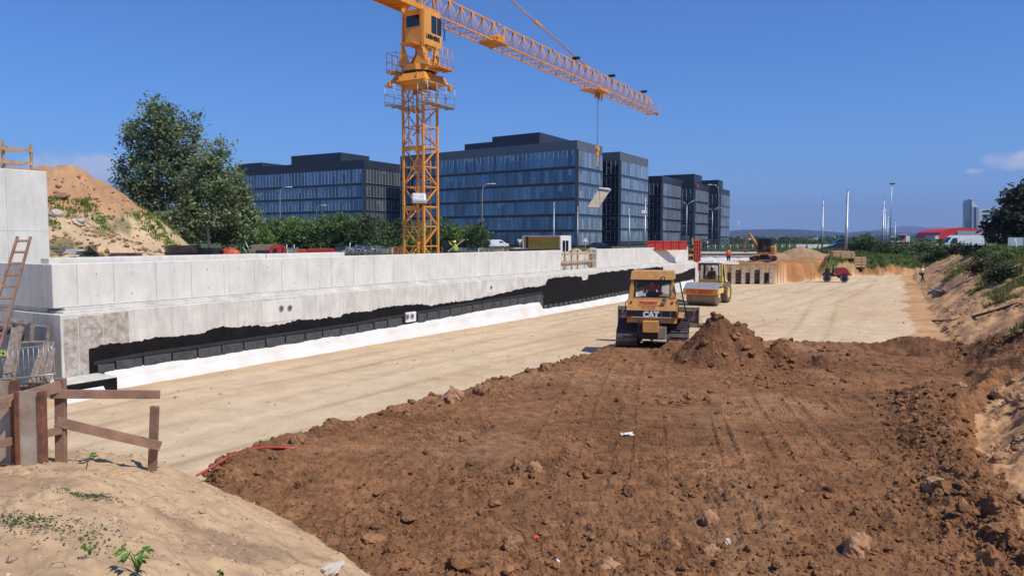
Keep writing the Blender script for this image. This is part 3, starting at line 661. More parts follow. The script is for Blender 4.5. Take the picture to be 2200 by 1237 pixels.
# ================================================================ TIMBER FENCE AND SOLDIER PILES ON THE BANK
tf = root('timber_fence', 'rough brown timber board fence on the sandy bank in front', 'fence', P(130, 1020, 8.7))
for nm, a, b, w_, t_ in (('post', P(130, 812, 8.7), P(132, 1040, 8.7), .115, .06), ('post', P(332.5, 872, 9.3), P(327.5, 1010, 9.35), .1, .05)):
    mb = MB(); mb.beam(a, b, w_, t_, up=(0, 1, 0), ch=.004); mb.build(nm, m_wood, tf, True)
for a, b, w_ in ((P(-60, 883, 8.05), P(131, 829, 8.66), .13), (P(108, 846, 8.62), P(344, 847, 8.95), .10), (P(-60, 966, 8.05), P(133, 923, 8.66), .09), (P(120, 905, 8.62), P(345, 957.5, 9.28), .112)):
    mb = MB(); mb.beam(a, b, .03, w_, up=(0, 0, 1), ch=.003); mb.build('rail', m_wood, tf, True)
def sheet(px, pt, pb, Y, wpx, label, tilt=0):
    w_ = wpx / 1650 * Y; c = P(px, pt, Y); b = P(px + tilt, pb, Y); r = root('soldier_pile', label, 'steel pile', b, group='rusty steel piles on the bank')
    mb = MB(); mb.beam(b - Vector((0, .07, 1.2)), c - Vector((0, .07, 0)), w_ * .86, .02, up=(0, 1, 0)); mb.build('pile_web', m_pile, r, True)
    for sg in (-1, 1):
        mb = MB(); o = Vector((sg * w_ * .5, -.05, 0)); mb.beam(b + o - Vector((0, 0, 1.2)), c + o, w_ * .16, .11, up=(0, 1, 0)); mb.build('pile_flange', m_rust, r, True)
m_pile = mat('weathered_pile', (.52, .46, .38), rough=.8, col2=(.30, .18, .10), scale=3, bump=.004)
sheet(10, 815, 1000, 8.5, 56, 'rusty steel pile at the left picture edge behind the fence rails'); sheet(71, 838, 1036, 8.35, 50, 'rusty steel pile beside the left fence post, its lower end in sand', 2)

# ================================================================ TOWER CRANE
JA = math.atan((2022 - 1100) / F)          # jib heading (clockwise from +Y)
cb = P(905, 540, 45.0); cb.z = H(cb.x, cb.y)
crane = root('tower_crane', 'tall orange yellow tower crane with its jib reaching right over the site', 'tower crane', cb, -JA)
ZJ = 17.65 - cb.z; hw = .70                # local z of the jib's bottom chords; half mast width
def sec(nm, z0, z1, parent, bays, flip):
    mb = MB()
    for sx in (-1, 1):
        for sy in (-1, 1): mb.box((sx * hw, sy * hw, (z0 + z1) / 2), (.13, .13, z1 - z0 - .01), ch=.01)
    h = (z1 - z0) / bays
    for b in range(bays):
        za, zb = z0 + b * h, z0 + (b + 1) * h
        for sy in (-1, 1): mb.beam((-hw, sy * hw, zb - .05), (hw, sy * hw, zb - .05), .06)
        for sx in (-1, 1): mb.beam((sx * hw, -hw, zb - .05), (sx * hw, hw, zb - .05), .06)
        e = 1 if (b + flip) % 2 else -1
        mb.beam((hw, -hw * e, za), (hw, hw * e, zb - .05), .06); mb.beam((-hw, hw * e, za), (-hw, -hw * e, zb - .05), .06)
        mb.beam((-hw * e, -hw, za), (hw * .02, -hw, zb - .05), .055) if b % 2 else mb.beam((0, -hw, za), (hw * e, -hw, zb - .05), .055)
        mb.beam((hw * e, -hw, za), (0, -hw, zb - .05), .055); mb.beam((-hw * e, hw, za), (hw * e, hw, zb - .05), .055)
    mb.box((0, -hw, z1 - .14), (2 * hw - .12, .05, .26)); mb.box((.05, hw - .2, z1 - .12), (2 * hw - .3, .5, .03))
    o = mb.build(nm, m_crane, parent)
    m2 = MB()                                # ladder inside
    for sx in (-.2, .2): m2.tube([(sx + .25, .35, z0), (sx + .25, .35, z1)], .022, 5)
    q = z0 + .15
    while q < z1: m2.tube([(.05, .35, q), (.45, .35, q)], .014, 4); q += .3
    for zz in (z0 + .6, z0 + 1.5, z0 + 2.4): m2.tube([(.05, .35, zz), (.0, .0, zz), (.25, -.2, zz), (.5, 0, zz), (.45, .35, zz)], .012, 4)
    m2.build('ladder', m_crane, o); return o
ztop = 13.45 - cb.z; nsec = 3; hs = ztop / nsec
for k in range(nsec): sec('mast_section', k * hs, (k + 1) * hs, crane, 3, k)
mb = MB(); mb.box((0, 0, -.1), (2.4, 2.4, .5), ch=.03); mb.build('foundation_block', m_conc, crane)
mb = MB()
for k in range(14): mb.tube([(-.45 + .02 * math.sin(k), -.5, k * ztop / 14), (-.45 + .02 * math.sin(k + 1), -.5, (k + 1) * ztop / 14)], .02, 6)
mb.build('power_cable', m_black, crane)
# slewing unit
def octa(r, z): return [(r * math.cos(R(22.5 + 45 * k)), r * math.sin(R(22.5 + 45 * k)), z) for k in range(8)]
mb = MB(); za = ztop
lo = [(sx * hw * 1.05, sy * hw * 1.05, za) for sx, sy in ((1, 1), (-1, 1), (-1, -1), (1, -1))]
up = [(sx * 1.22, sy * 1.22, za + .18) for sx, sy in ((1, 1), (-1, 1), (-1, -1), (1, -1))]; u2 = [(sx * .98, sy * .98, za + .62) for sx, sy in ((1, 1), (-1, 1), (-1, -1), (1, -1))]
mb.add(lo + up + u2, [(0, 3, 2, 1)] + [(i, (i + 1) % 4, 4 + (i + 1) % 4, 4 + i) for i in range(4)] + [(4 + i, 4 + (i + 1) % 4, 8 + (i + 1) % 4, 8 + i) for i in range(4)] + [(8, 9, 10, 11)])
for sx in (-1, 1):
    for sy in (-1, 1): mb.box((sx * 1.24, sy * 1.24, za + .03), (.24, .24, .34), ch=.03); mb.box((sx * .62, sy * 1.12, za + .40), (.05, .12, .42)); mb.box((sx * 1.12, sy * .62, za + .40), (.12, .05, .42))
mb.build('slewing_ring_support', m_crane, crane)
mb = MB(); mb.cyl((0, 0, za + .63), (0, 0, za + .80), .86, 28); mb.build('slewing_ring', m_dsteel, crane)
mb = MB(); mb.add(octa(1.06, za + .81) + octa(1.06, za + 1.12), [tuple(range(8))[::-1], tuple(range(8, 16))] + [(i, (i + 1) % 8, 8 + (i + 1) % 8, 8 + i) for i in range(8)]); mb.build('slewing_platform', m_crane, crane)
mb = MB()
for sx in (-1, 1):
    for sy in (-1, 1):
        mb.prism([(sx * .95, sy * .78, za + 1.12), (sx * .95, sy * .05 + sy * .0, za + 1.12), (sx * .72, sy * .62, za + 2.2), (sx * .72, sy * .78, za + 2.2)], (sx * -.05, 0, 0))
        mb.prism([(sx * .95, sy * .80, za + 1.12), (sx * .1, sy * .80, za + 1.12), (sx * .62, sy * .66, za + 2.2), (sx * .72, sy * .66, za + 2.2)], (0, -sy * .05, 0))
        mb.beam((sx * .7, sy * .66, za + 2.1), (sx * .62, sy * .66, ZJ + .1), .13)
mb.build('tower_head_frame', m_crane2, crane)
def platform(z, ys, ext, nm, mt, w0=.0):
    mb = MB(); y0, y1 = ys; cx = ext
    mb.box(((cx[0] + cx[1]) / 2, (y0 + y1) / 2, z), (cx[1] - cx[0], y1 - y0, .06))
    for q in range(5): mb.box(((cx[0] + cx[1]) / 2, y0 + (y1 - y0) * q / 4, z - .06), (cx[1] - cx[0], .05, .08))
    for x in cx:
        n = 4
        for k in range(n): y = y0 + (y1 - y0) * k / (n - 1); mb.tube([(x, y, z), (x, y, z + 1.08)], .02, 5)
        for hh in (.12, .56, 1.08): mb.tube([(x, y0, z + hh), (x, y1, z + hh)], .018, 5)
    for y in (y0, y1):
        for hh in (.12, .56, 1.08): mb.tube([(cx[0], y, z + hh), (cx[1], y, z + hh)], .018, 5)
    return mb.build(nm, mt, crane)
platform(za + .92, (-.75, .75), (1.06, 1.75), 'upper_platform', m_crane); platform(za + .86, (-.85, .75), (-1.75, -1.06), 'upper_platform', m_crane)
platform(za - 1.1, (-1.35, 1.35), (.82, 1.5), 'lower_platform', m_steel); platform(za - 1.1, (-1.35, 1.35), (-1.5, -.82), 'lower_platform', m_steel)
mb = MB(); mb.cyl((.75, .55, za + 1.12), (.75, .55, za + 1.75), .16, 14); mb.cyl((-.5, .6, za + 1.12), (-.5, .6, za + 1.6), .16, 14); mb.build('slewing_motor', m_dsteel, crane)
# cab
cz0, cz1 = za + 2.28, za + 4.05; cabm = MB(); y0, y1 = -.78, 1.22; x0, x1 = -.48, .74
cabm.prism([(x0, y0, cz0), (x0, y1 - .1, cz0 - .02), (x0, y1, cz0 + .6), (x0, y1 - .25, cz1 + .12), (x0, y0, cz1 + .12)], (x1 - x0, 0, 0))
cab = cabm.build('operator_cab', m_crane2, crane)
mb = MB(); mb.box(((x0 + x1) / 2, y0 - .35, cz0 - .1), (x1 - x0 - .3, .7, .05)); mb.box((.78, -.66, (cz0 + cz1) / 2), (.07, .16, cz1 - cz0 + .2)); mb.build('cab_frame', m_crane, cab)
mb = MB(); mb.box((x1 + .006, .62, cz0 + 1.22), (.02, 1.0, .98), ch=.008); mb.build('side_window', m_glass, cab)
mb = MB(); mb.box((x1 + .012, .62, cz0 + 1.22), (.03, .04, .98)); mb.build('window_bar', m_crane, cab)
mb = MB(); mb.box(((x0 + x1) / 2 - .02, y0 - .006, cz0 + 1.25), (.92, .02, .62), ch=.008); mb.build('rear_window', m_glass, cab)
mb = MB(); mb.add([(x0 + .08, y1 - .01, cz0 + .66), (x1 - .08, y1 - .01, cz0 + .66), (x1 - .08, y1 - .20, cz1 + .02), (x0 + .08, y1 - .20, cz1 + .02)], [(0, 3, 2, 1)]);
for v in range(len(mb.v)): mb.v[v] = (mb.v[v][0], mb.v[v][1] + .03, mb.v[v][2])
mb.build('front_window', m_glass, cab)
mb = MB(); mb.beam((x1 + .02, y1 + .05, cz0 + .5), (x1 + .08, y1 + .22, cz0 + 1.2), .03); mb.beam((x1 + .02, y1 + .05, cz0 + 1.5), (x1 + .08, y1 + .22, cz0 + .55), .03); mb.build('wiper_bracket', m_black, cab)
text('LIEBHERR', 'lettering', .33, m_black, cab, (x1 + .012, .27, cz0 + .36), (R(90), 0, R(90)), bold=.018, sx=.98)
# jib: triangular truss
LJ, bw, hj = 40.0, .585, 1.48
jib = MB(); jib.add([], [])
jr = None
def truss(y0, y1, z, bw, hj, n, taper=0):
    mb = MB(); dy = (y1 - y0) / n
    for sx in (-1, 1): mb.beam((sx * bw, y0, z), (sx * bw, y1, z), .085, .085)
    mb.beam((0, y0 + dy * .5, z + hj), (0, y1 - dy * (.3 + taper), z + hj), .09, .09)
    for k in range(n):
        ya, yb = y0 + k * dy, y0 + (k + 1) * dy; ym = (ya + yb) / 2
        mb.beam((-bw, ya, z), (bw, ya, z), .045); mb.beam((-bw, ya, z), (bw, yb, z), .035) if k % 2 else mb.beam((bw, ya, z), (-bw, yb, z), .035)
        for sx in (-1, 1):
            mb.tube([(sx * bw, ya, z), (0, ym, z + hj)], .022, 5); mb.tube([(sx * bw, yb, z), (0, ym, z + hj)], .022, 5)
            mb.tube([(sx * bw, ym, z), (0, ym, z + hj)], .03, 5)
    return mb
jl = [1.15, 9, 17.5, 26, 33.5, 40.6]
for k in range(5):
    n = round((jl[k + 1] - jl[k]) / 1.4); js = truss(jl[k], jl[k + 1] - .06, ZJ, bw, hj * (1 if k < 4 else .93), n, .4 if k == 4 else 0)
    if k: js.box((0, jl[k], ZJ + hj), (.14, .34, .16)); js.box((bw, jl[k], ZJ), (.13, .3, .14)); js.box((-bw, jl[k], ZJ), (.13, .3, .14))
    js.build('jib_section', m_crane, crane)
mb = MB(); mb.box((0, 40.9, ZJ), (1.4, .5, .09)); mb.cyl((-.3, 40.6, ZJ - .12), (-.2, 40.6, ZJ - .12), .13, 12); mb.cyl((.3, 41.0, ZJ - .12), (.4, 41.0, ZJ - .12), .13, 12); mb.tube([(-.6, 41.1, ZJ), (-.6, 41.1, ZJ + .9), (.6, 41.1, ZJ + .9), (.6, 41.1, ZJ)], .02, 5); mb.build('jib_tip', m_crane, crane)
mb = MB(); mb.box((.1, 8.2, ZJ + .06), (1.2, 1.9, .06)); mb.cyl((-.4, 8.3, ZJ + .35), (.55, 8.3, ZJ + .35), .24, 14); mb.box((.5, 8.6, ZJ + .38), (.22, .4, .45)); mb.build('trolley_winch', m_crane, crane)
for y in (21.6, 29.4, 38.0):
    mb = MB(); mb.beam((0, y, ZJ + hj), (0, y, ZJ + hj + .22), .04); mb.box((.0, y + .05, ZJ + hj + .30), (.6, .35, .2), ch=.03); mb.build('floodlight', m_black, crane)
# counter jib
mb = MB()
for sx in (-1, 1):
    mb.beam((sx * .62, 1.1, ZJ + .05), (sx * .62, -11.5, ZJ + .05), .12, .30); mb.tube([(sx * .62, -1, ZJ + 1.1), (sx * .62, -11.5, ZJ + 1.1)], .02, 5)
    for k in range(9): mb.tube([(sx * .62, -1 - k * 1.3, ZJ), (sx * .62, -1 - k * 1.3, ZJ + 1.1)], .018, 5)
for k in range(10): mb.beam((-.62, .9 - k * 1.3, ZJ), (.62, .9 - k * 1.3, ZJ), .07); mb.beam((-.62 if k % 2 else .62, .9 - k * 1.3, ZJ), (.62 if k % 2 else -.62, -.4 - k * 1.3, ZJ), .05)
mb.box((0, -5.2, ZJ + .10), (1.1, 8.5, .03)); mb.build('counter_jib', m_crane, crane)
mb = MB(); mb.cyl((-.5, -6, ZJ + .55), (.5, -6, ZJ + .55), .36, 18); mb.box((.2, -7.3, ZJ + .45), (.8, .9, .6), ch=.04); mb.build('hoist_winch', m_dsteel, crane)
for k in range(3):
    mb = MB(); mb.box((0, -9.75 - k * .42, ZJ - .68), (1.15, .38, 2.2), ch=.05); mb.build('counterweight', m_conc_w, crane)
# apex tower and tie bars
zA = 22.9 - cb.z; mb = MB()
for sx in (-1, 1):
    for sy in (-1, 1): mb.beam((sx * .62, sy * .66, ZJ), (sx * .08, sy * .12 - .1, zA), .10)
for k in range(5):
    t = k / 5; t2 = (k + 1) / 5; f = lambda t, sx, sy: (sx * (.62 - .54 * t), sy * (.66 - .54 * t) - .1 * t, ZJ + (zA - ZJ) * t)
    for sx in (-1, 1): mb.tube([f(t, sx, -1), f(t2, sx, 1)], .03, 5); mb.tube([f(t2, sx, -1), f(t2, sx, 1)], .03, 5)
    for sy in (-1, 1): mb.tube([f(t, -1, sy), f(t2, 1, sy)], .03, 5); mb.tube([f(t2, -1, sy), f(t2, 1, sy)], .03, 5)
mb.build('apex_tower', m_crane, crane)
tie = (0, (65.7 - 45) / math.cos(JA) + .2, ZJ + hj)
mb = MB(); mb.tube([(0, 0, zA), tie], .055, 7); a = Vector((0, 0, zA)).lerp(Vector(tie), .62); dd = (Vector(tie) - Vector((0, 0, zA))).normalized(); mb.beam(a - dd * .5, a + dd * .5, .16, .2)
mb.box((0, tie[1], tie[2]), (.16, .9, .22)); mb.build('tie_bar', m_crane, crane)
mb = MB(); mb.tube([(-.3, 0, zA), (-.5, -10.2, ZJ + .2)], .05, 7); mb.tube([(.3, 0, zA), (.5, -10.2, ZJ + .2)], .05, 7); mb.build('tie_bar', m_crane, crane)
# trolley, ropes, hook
yT = (67.8 - 45) / math.cos(JA); mb = MB()
mb.box((0, yT, ZJ - .18), (1.5, 1.9, .10)); mb.box((.62, yT, ZJ - .12), (.1, 2.3, .2)); mb.box((-.62, yT, ZJ - .12), (.1, 2.3, .2)); mb.box((-.2, yT - 1.5, ZJ - .3), (1.1, 1.1, .06))
for sy in (-.7, -.2, .3, .8): mb.box((.1, yT + sy, ZJ - .5), (.10, .10, .75))
for sx in (-.62, .62):
    for sy in (-.9, .9): mb.cyl((sx - .05, yT + sy, ZJ + .02), (sx + .05, yT + sy, ZJ + .02), .12, 12)
mb.build('trolley', m_crane, crane)
mb = MB(); mb.cyl((-.05, yT - .25, ZJ - .45), (.05, yT - .25, ZJ - .45), .2, 14); mb.cyl((-.05, yT + .4, ZJ - .45), (.05, yT + .4, ZJ - .45), .2, 14); mb.build('sheave', m_dsteel, crane)
zH = 12.35 - cb.z; mb = MB()
for sy in (-.16, .16): mb.tube([(0, yT + .1 + sy * .9, ZJ - .5), (0, yT + .1 + sy * .45, zH + .3)], .014, 4)
mb.build('hoist_rope', m_rope, crane)
mb = MB(); mb.box((0, yT + .1, zH), (.18, .42, .9), ch=.06); mb.cyl((-.12, yT + .1, zH + .2), (.12, yT + .1, zH + .2), .24, 16); mb.box((0, yT + .1, zH - .75), (.12, .2, .6), ch=.04)
mb.tube([(0, yT + .1 + .11 * math.sin(a), zH - 1.15 - .13 * math.cos(a)) for a in [k * .5 - 2.4 for k in range(9)]], .035, 6); mb.build('hook_block', m_crane, crane)
# suspended formwork slab
YS = 67.9; TL, TR, BL, BR = P(1286, 407, YS + .55), P(1309.5, 410, YS + .2), P(1262, 444.5, YS - .35), P(1286, 446, YS - .7)
m_slab = mat('slab_underside', (.50, .42, .31), rough=.8, var=.2, scale=4)
sl = root('suspended_slab', 'beige slab hanging tilted from the crane hook', 'slab', (TL + BR) / 2)
n_ = (TR - TL).cross(BL - TL).normalized(); mb = MB(); mb.prism([TL, TR, BR, BL], n_ * .10); mb.build('slab_panel', m_slab, sl, True)
mb = MB(); e = (TR - TL).normalized(); up_ = (TL - BL).normalized(); mb.beam(TL + up_ * .06 - n_ * .05, TR + up_ * .06 - n_ * .05, .12, .3, up=n_)
for k in range(5): q = TL.lerp(TR, k / 4); mb.ball(q + up_ * .1, .08, 6)
mb.build('slab_edge', m_white, sl, True)
hk = cb + Matrix.Rotation(-JA, 3, 'Z') @ Vector((0, yT + .1, zH - 1.3)); mb = MB()
for q in (TL, TR, BL.lerp(TL, .15), BR.lerp(TR, .15)): mb.tube([hk, q], .014, 4)
mb.build('sling', m_rope, sl, True)
# floodlight on the mast
fl = root('site_floodlight', 'white floodlight bolted on the crane mast facing the pit', 'floodlight', P(900, 426, 43.9))
c = fl.location; rz = R(15); Mx = Matrix.Rotation(rz, 3, 'Z') @ Matrix.Rotation(R(-25), 3, 'X')
mb = MB(); mb.box(c, (.78, .34, .52), M=Mx, ch=.05); mb.build('housing', m_white, fl, True)
m_lens = mat('lamp_lens', (.62, .66, .62), rough=.15, var=.3, scale=4)
mb = MB(); mb.box(c + Mx @ Vector((-.04, -.175, 0)), (.62, .02, .40), M=Mx, ch=.006); mb.build('lens', m_lens, fl, True)
mb = MB(); mb.beam(c + Vector((0, .1, -.3)), c + Vector((.15, .35, -.75)), .07); mb.box(c + Vector((0, .1, -.33)), (.9, .06, .06)); mb.build('bracket', m_dsteel, fl, True)

# ================================================================ OFFICE BUILDINGS
def facade_mat(name, base, tint, refl):
    m = bpy.data.materials.new(name); m.use_nodes = True; t = m.node_tree; b = t.nodes['Principled BSDF']
    at = t.nodes.new('ShaderNodeAttribute'); at.attribute_name = 'col'; t.links.new(at.outputs[0], b.inputs['Base Color'])
    b.inputs['Roughness'].default_value = .06; b.inputs['Metallic'].default_value = refl; b.inputs['Specular IOR Level'].default_value = .8; return m
m_fac = facade_mat('coated_glass', 0, 0, .55)
m_para = mat('grey_cladding', (.19, .18, .18), rough=.4, metal=.4, var=.10, scale=.3); m_para2 = mat('dark_cladding', (.042, .047, .062), rough=.45, metal=.2, var=.2, scale=.4)
m_spand = mat('spandrel_glass', (.016, .02, .032), rough=.18, var=.3, scale=1.2); m_mull = mat('mullion_metal', (.30, .33, .37), rough=.5, var=.1)
rng = np.random.default_rng(5)
def ribbon(name, a, d, L, nrm, z0, z1, pane, parent, col, jit=.008, lightp=.04, casements=True):
    n = max(1, round(L / pane)); w_ = L / n; V = []; Fq = []; C = []
    for k in range(n):
        tx, tz = rng.normal(0, jit, 2); b = col * rng.uniform(.55, 1.35)
        if rng.random() < lightp: b = np.array([.32, .36, .38]) * rng.uniform(.5, 1)
        zs = [(z0, z1, b)]
        if rng.random() < .18: zm = z1 - (z1 - z0) * rng.uniform(.15, .5); zs = [(z0, zm, b), (zm, z1, np.array([.22, .27, .31]) * rng.uniform(.6, 1.2))]
        for zz0, zz1, cc_ in zs:
            p = []
            for u, z in ((k * w_, zz0), ((k + 1) * w_, zz0), ((k + 1) * w_, zz1), (k * w_, zz1)):
                q = a + d * u; e = tx * (u - (k + .5) * w_) + tz * (z - (z0 + z1) / 2) * .6; p.append((q.x + nrm.x * e, q.y + nrm.y * e, z))
            i = len(V); V += p; Fq.append((i, i + 1, i + 2, i + 3)); C += [cc_] * 4
    L0 = parent.location if parent.parent is None else parent.parent.location; V = np.array(V) - np.array(L0)
    o = npmesh(name, V, np.array(Fq), m_fac, parent, col=np.array(C))
    mb = MB()
    for k in range(n + 1): q = a + d * min(k * w_, L - .03) + nrm * .04; mb.beam(Vector((q.x, q.y, z0)) , Vector((q.x, q.y, z1)), .12, .10)
    if casements:
        for k in range(2, n, 3):
            q0 = a + d * (k * w_) + nrm * .04; q1 = a + d * ((k + 1) * w_) + nrm * .04
            for zz in (z1 - .55, z1 - 1.15) if (k // 3) % 2 else (z1 - .35, z1 - 2.0): mb.beam(Vector((q0.x, q0.y, zz)), Vector((q1.x, q1.y, zz)), .10, .10, up=(0, 0, 1))
    mo = mb.build('mullions', m_mull, o)
    for v in mo.data.vertices: v.co -= Vector(L0)
    return o
def office(label, px, ytop, Y, azL, LL, azR, LR, nfl, storey, para=2.2, colL=(.05, .10, .16), colR=(.12, .17, .22), zb=2.5, plants=(), parL=None, paneL=1.35, name='office_building'):  # lit right and shaded left faces are put into the glass colours
    c = P(px, ytop, Y); zt = c.z; c.z = zb; dL = Vector((math.sin(azL), math.cos(azL), 0)); dR = Vector((math.sin(azR), math.cos(azR), 0)); nL = Vector((dL.y, -dL.x, 0)); nL = nL if nL.y < 0 else -nL; nR = Vector((dR.y, -dR.x, 0))
    nR = nR if nR.x > 0 else -nR
    b = root(name, label, 'office building', c)
    # body slightly inside the glass skin
    ins = .25; cc = c - nL * ins - nR * ins
    mb = MB(); poly = [cc, cc + dR * (LR - ins), cc + dR * (LR - ins) + dL * (LL - ins), cc + dL * (LL - ins)]; mb.prism([Vector((p.x, p.y, zb - 1)) for p in poly], (0, 0, zt - zb + .6)); mb.build('core_walls', m_para2, b, True)
    mb = MB(); poly = [c, c + dR * LR, c + dR * LR + dL * LL, c + dL * LL]; mb.prism([Vector((p.x, p.y, zt - para)) + (nL * .05 + nR * .05) for p in poly], (0, 0, para)); mb.build('parapet', parL or m_para, b, True)
    g = .75
    for f in range(nfl):
        z1 = zt - para - f * storey - (0 if f == 0 else g); z0 = zt - para - (f + 1) * storey
        if z1 < zb + .5: break
        z0 = max(z0, zb)
        ribbon('ribbon_window', c, dL, LL, nL, z0, z1, paneL, b, np.array(colL)); ribbon('ribbon_window', c, dR, LR, nR, z0, z1, 1.35, b, np.array(colR), casements=False)
        mb = MB()
        for d, L, n in ((dL, LL, nL), (dR, LR, nR)):
            a0 = c - n * .05; mb.prism([Vector((a0.x, a0.y, z0 - g)), Vector((a0.x + d.x * L, a0.y + d.y * L, z0 - g)), Vector((a0.x + d.x * L, a0.y + d.y * L, z0)), Vector((a0.x, a0.y, z0))], n * .13)
            for hh in (z0 - .03, z0 - g + .03): mb.beam(Vector((c.x, c.y, hh)) + n * .1, Vector((c.x, c.y, hh)) + n * .1 + d * L, .05, .05, mi=1)
        mb.build('spandrel', [m_spand, m_mull], b, True)
    mb = MB(); mb.beam(Vector((c.x, c.y, zb)) + (nL + nR) * -.05, Vector((c.x, c.y, zt - para)) + (nL + nR) * -.05, .8); mb.build('corner_post', m_para2, b, True)
    for (uL0, uL1, uR0, uR1, h, mt_) in plants:
        poly = [c + dL * uL0 + dR * uR0, c + dL * uL1 + dR * uR0, c + dL * uL1 + dR * uR1, c + dL * uL0 + dR * uR1]; mb = MB(); mb.prism([Vector((p.x, p.y, zt - .4)) for p in poly], (0, 0, h + .4)); mb.build('roof_plant', mt_, b, True)
    return b, c, dL, dR, zt
def spanto(c, d, px):     # distance along d from c until it projects to px
    k = (px - 1100) / F; return (k * c.y - c.x) / (d.x - k * d.y)
azR = math.atan(.552)
def mk(label, px, yt, Y, aL, pxL, pxR, nfl, st, LL=None, LR=None, **kw):
    c = P(px, yt, Y); dL = Vector((math.sin(aL), math.cos(aL), 0)); dR = Vector((math.sin(azR), math.cos(azR), 0))
    return office(label, px, yt, Y, aL, LL or spanto(c, dL, pxL), azR, LR or spanto(c, dR, pxR), nfl, st, **kw)
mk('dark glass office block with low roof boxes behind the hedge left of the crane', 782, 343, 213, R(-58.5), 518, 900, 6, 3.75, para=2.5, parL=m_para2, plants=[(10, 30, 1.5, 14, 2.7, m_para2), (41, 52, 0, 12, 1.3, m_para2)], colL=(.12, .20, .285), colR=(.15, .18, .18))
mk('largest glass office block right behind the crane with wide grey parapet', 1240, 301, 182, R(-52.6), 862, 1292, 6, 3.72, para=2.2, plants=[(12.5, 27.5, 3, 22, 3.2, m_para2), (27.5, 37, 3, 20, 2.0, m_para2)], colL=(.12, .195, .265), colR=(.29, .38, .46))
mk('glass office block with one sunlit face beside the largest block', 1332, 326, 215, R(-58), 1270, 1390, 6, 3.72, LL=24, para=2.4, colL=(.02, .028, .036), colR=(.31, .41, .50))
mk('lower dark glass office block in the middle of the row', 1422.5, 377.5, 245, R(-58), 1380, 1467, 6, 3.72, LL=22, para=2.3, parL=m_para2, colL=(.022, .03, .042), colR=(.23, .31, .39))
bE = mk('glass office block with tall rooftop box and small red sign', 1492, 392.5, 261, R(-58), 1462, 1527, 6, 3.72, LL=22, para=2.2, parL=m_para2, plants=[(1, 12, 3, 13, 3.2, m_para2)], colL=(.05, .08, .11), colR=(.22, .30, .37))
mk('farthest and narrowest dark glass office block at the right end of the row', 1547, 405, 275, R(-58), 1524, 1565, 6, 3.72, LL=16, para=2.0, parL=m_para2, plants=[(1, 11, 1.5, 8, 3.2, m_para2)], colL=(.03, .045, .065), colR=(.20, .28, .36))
mb = MB(); b_, c_, _, dR_, zt_ = bE; mb.box(Vector((c_.x, c_.y, zt_ - 1.1)) + dR_ * 2.4 + Vector((.3, -.25, 0)), (2.2, .2, .9), rz=-azR + R(90)); o = mb.build('roof_sign', m_red, b_, True)

# ================================================================ PEOPLE
def skinmesh(name, m_, parent, joints, edges, rootj, sub=2):
    me = bpy.data.meshes.new(name); ks = list(joints); me.from_pydata([joints[k][0] for k in ks], [(ks.index(a), ks.index(b)) for a, b in edges], []); me.materials.append(m_)
    o = bpy.data.objects.new('tmp', me); COL.objects.link(o); md = o.modifiers.new('s', 'SKIN'); md.use_smooth_shade = True
    lay = me.skin_vertices[0].data if me.skin_vertices else None
    if lay is None: me.skin_vertices.new(); lay = me.skin_vertices[0].data
    for i, k in enumerate(ks): r = joints[k][1]; lay[i].radius = r if isinstance(r, tuple) else (r, r); lay[i].use_root = (k == rootj)
    s = o.modifiers.new('u', 'SUBSURF'); s.levels = sub; s.render_levels = sub
    dg = bpy.context.evaluated_depsgraph_get(); m2 = bpy.data.meshes.new_from_object(o.evaluated_get(dg)); bpy.data.objects.remove(o)
    m2.name = name; o = bpy.data.objects.new(name, m2); COL.objects.link(o); o.parent = parent; return o
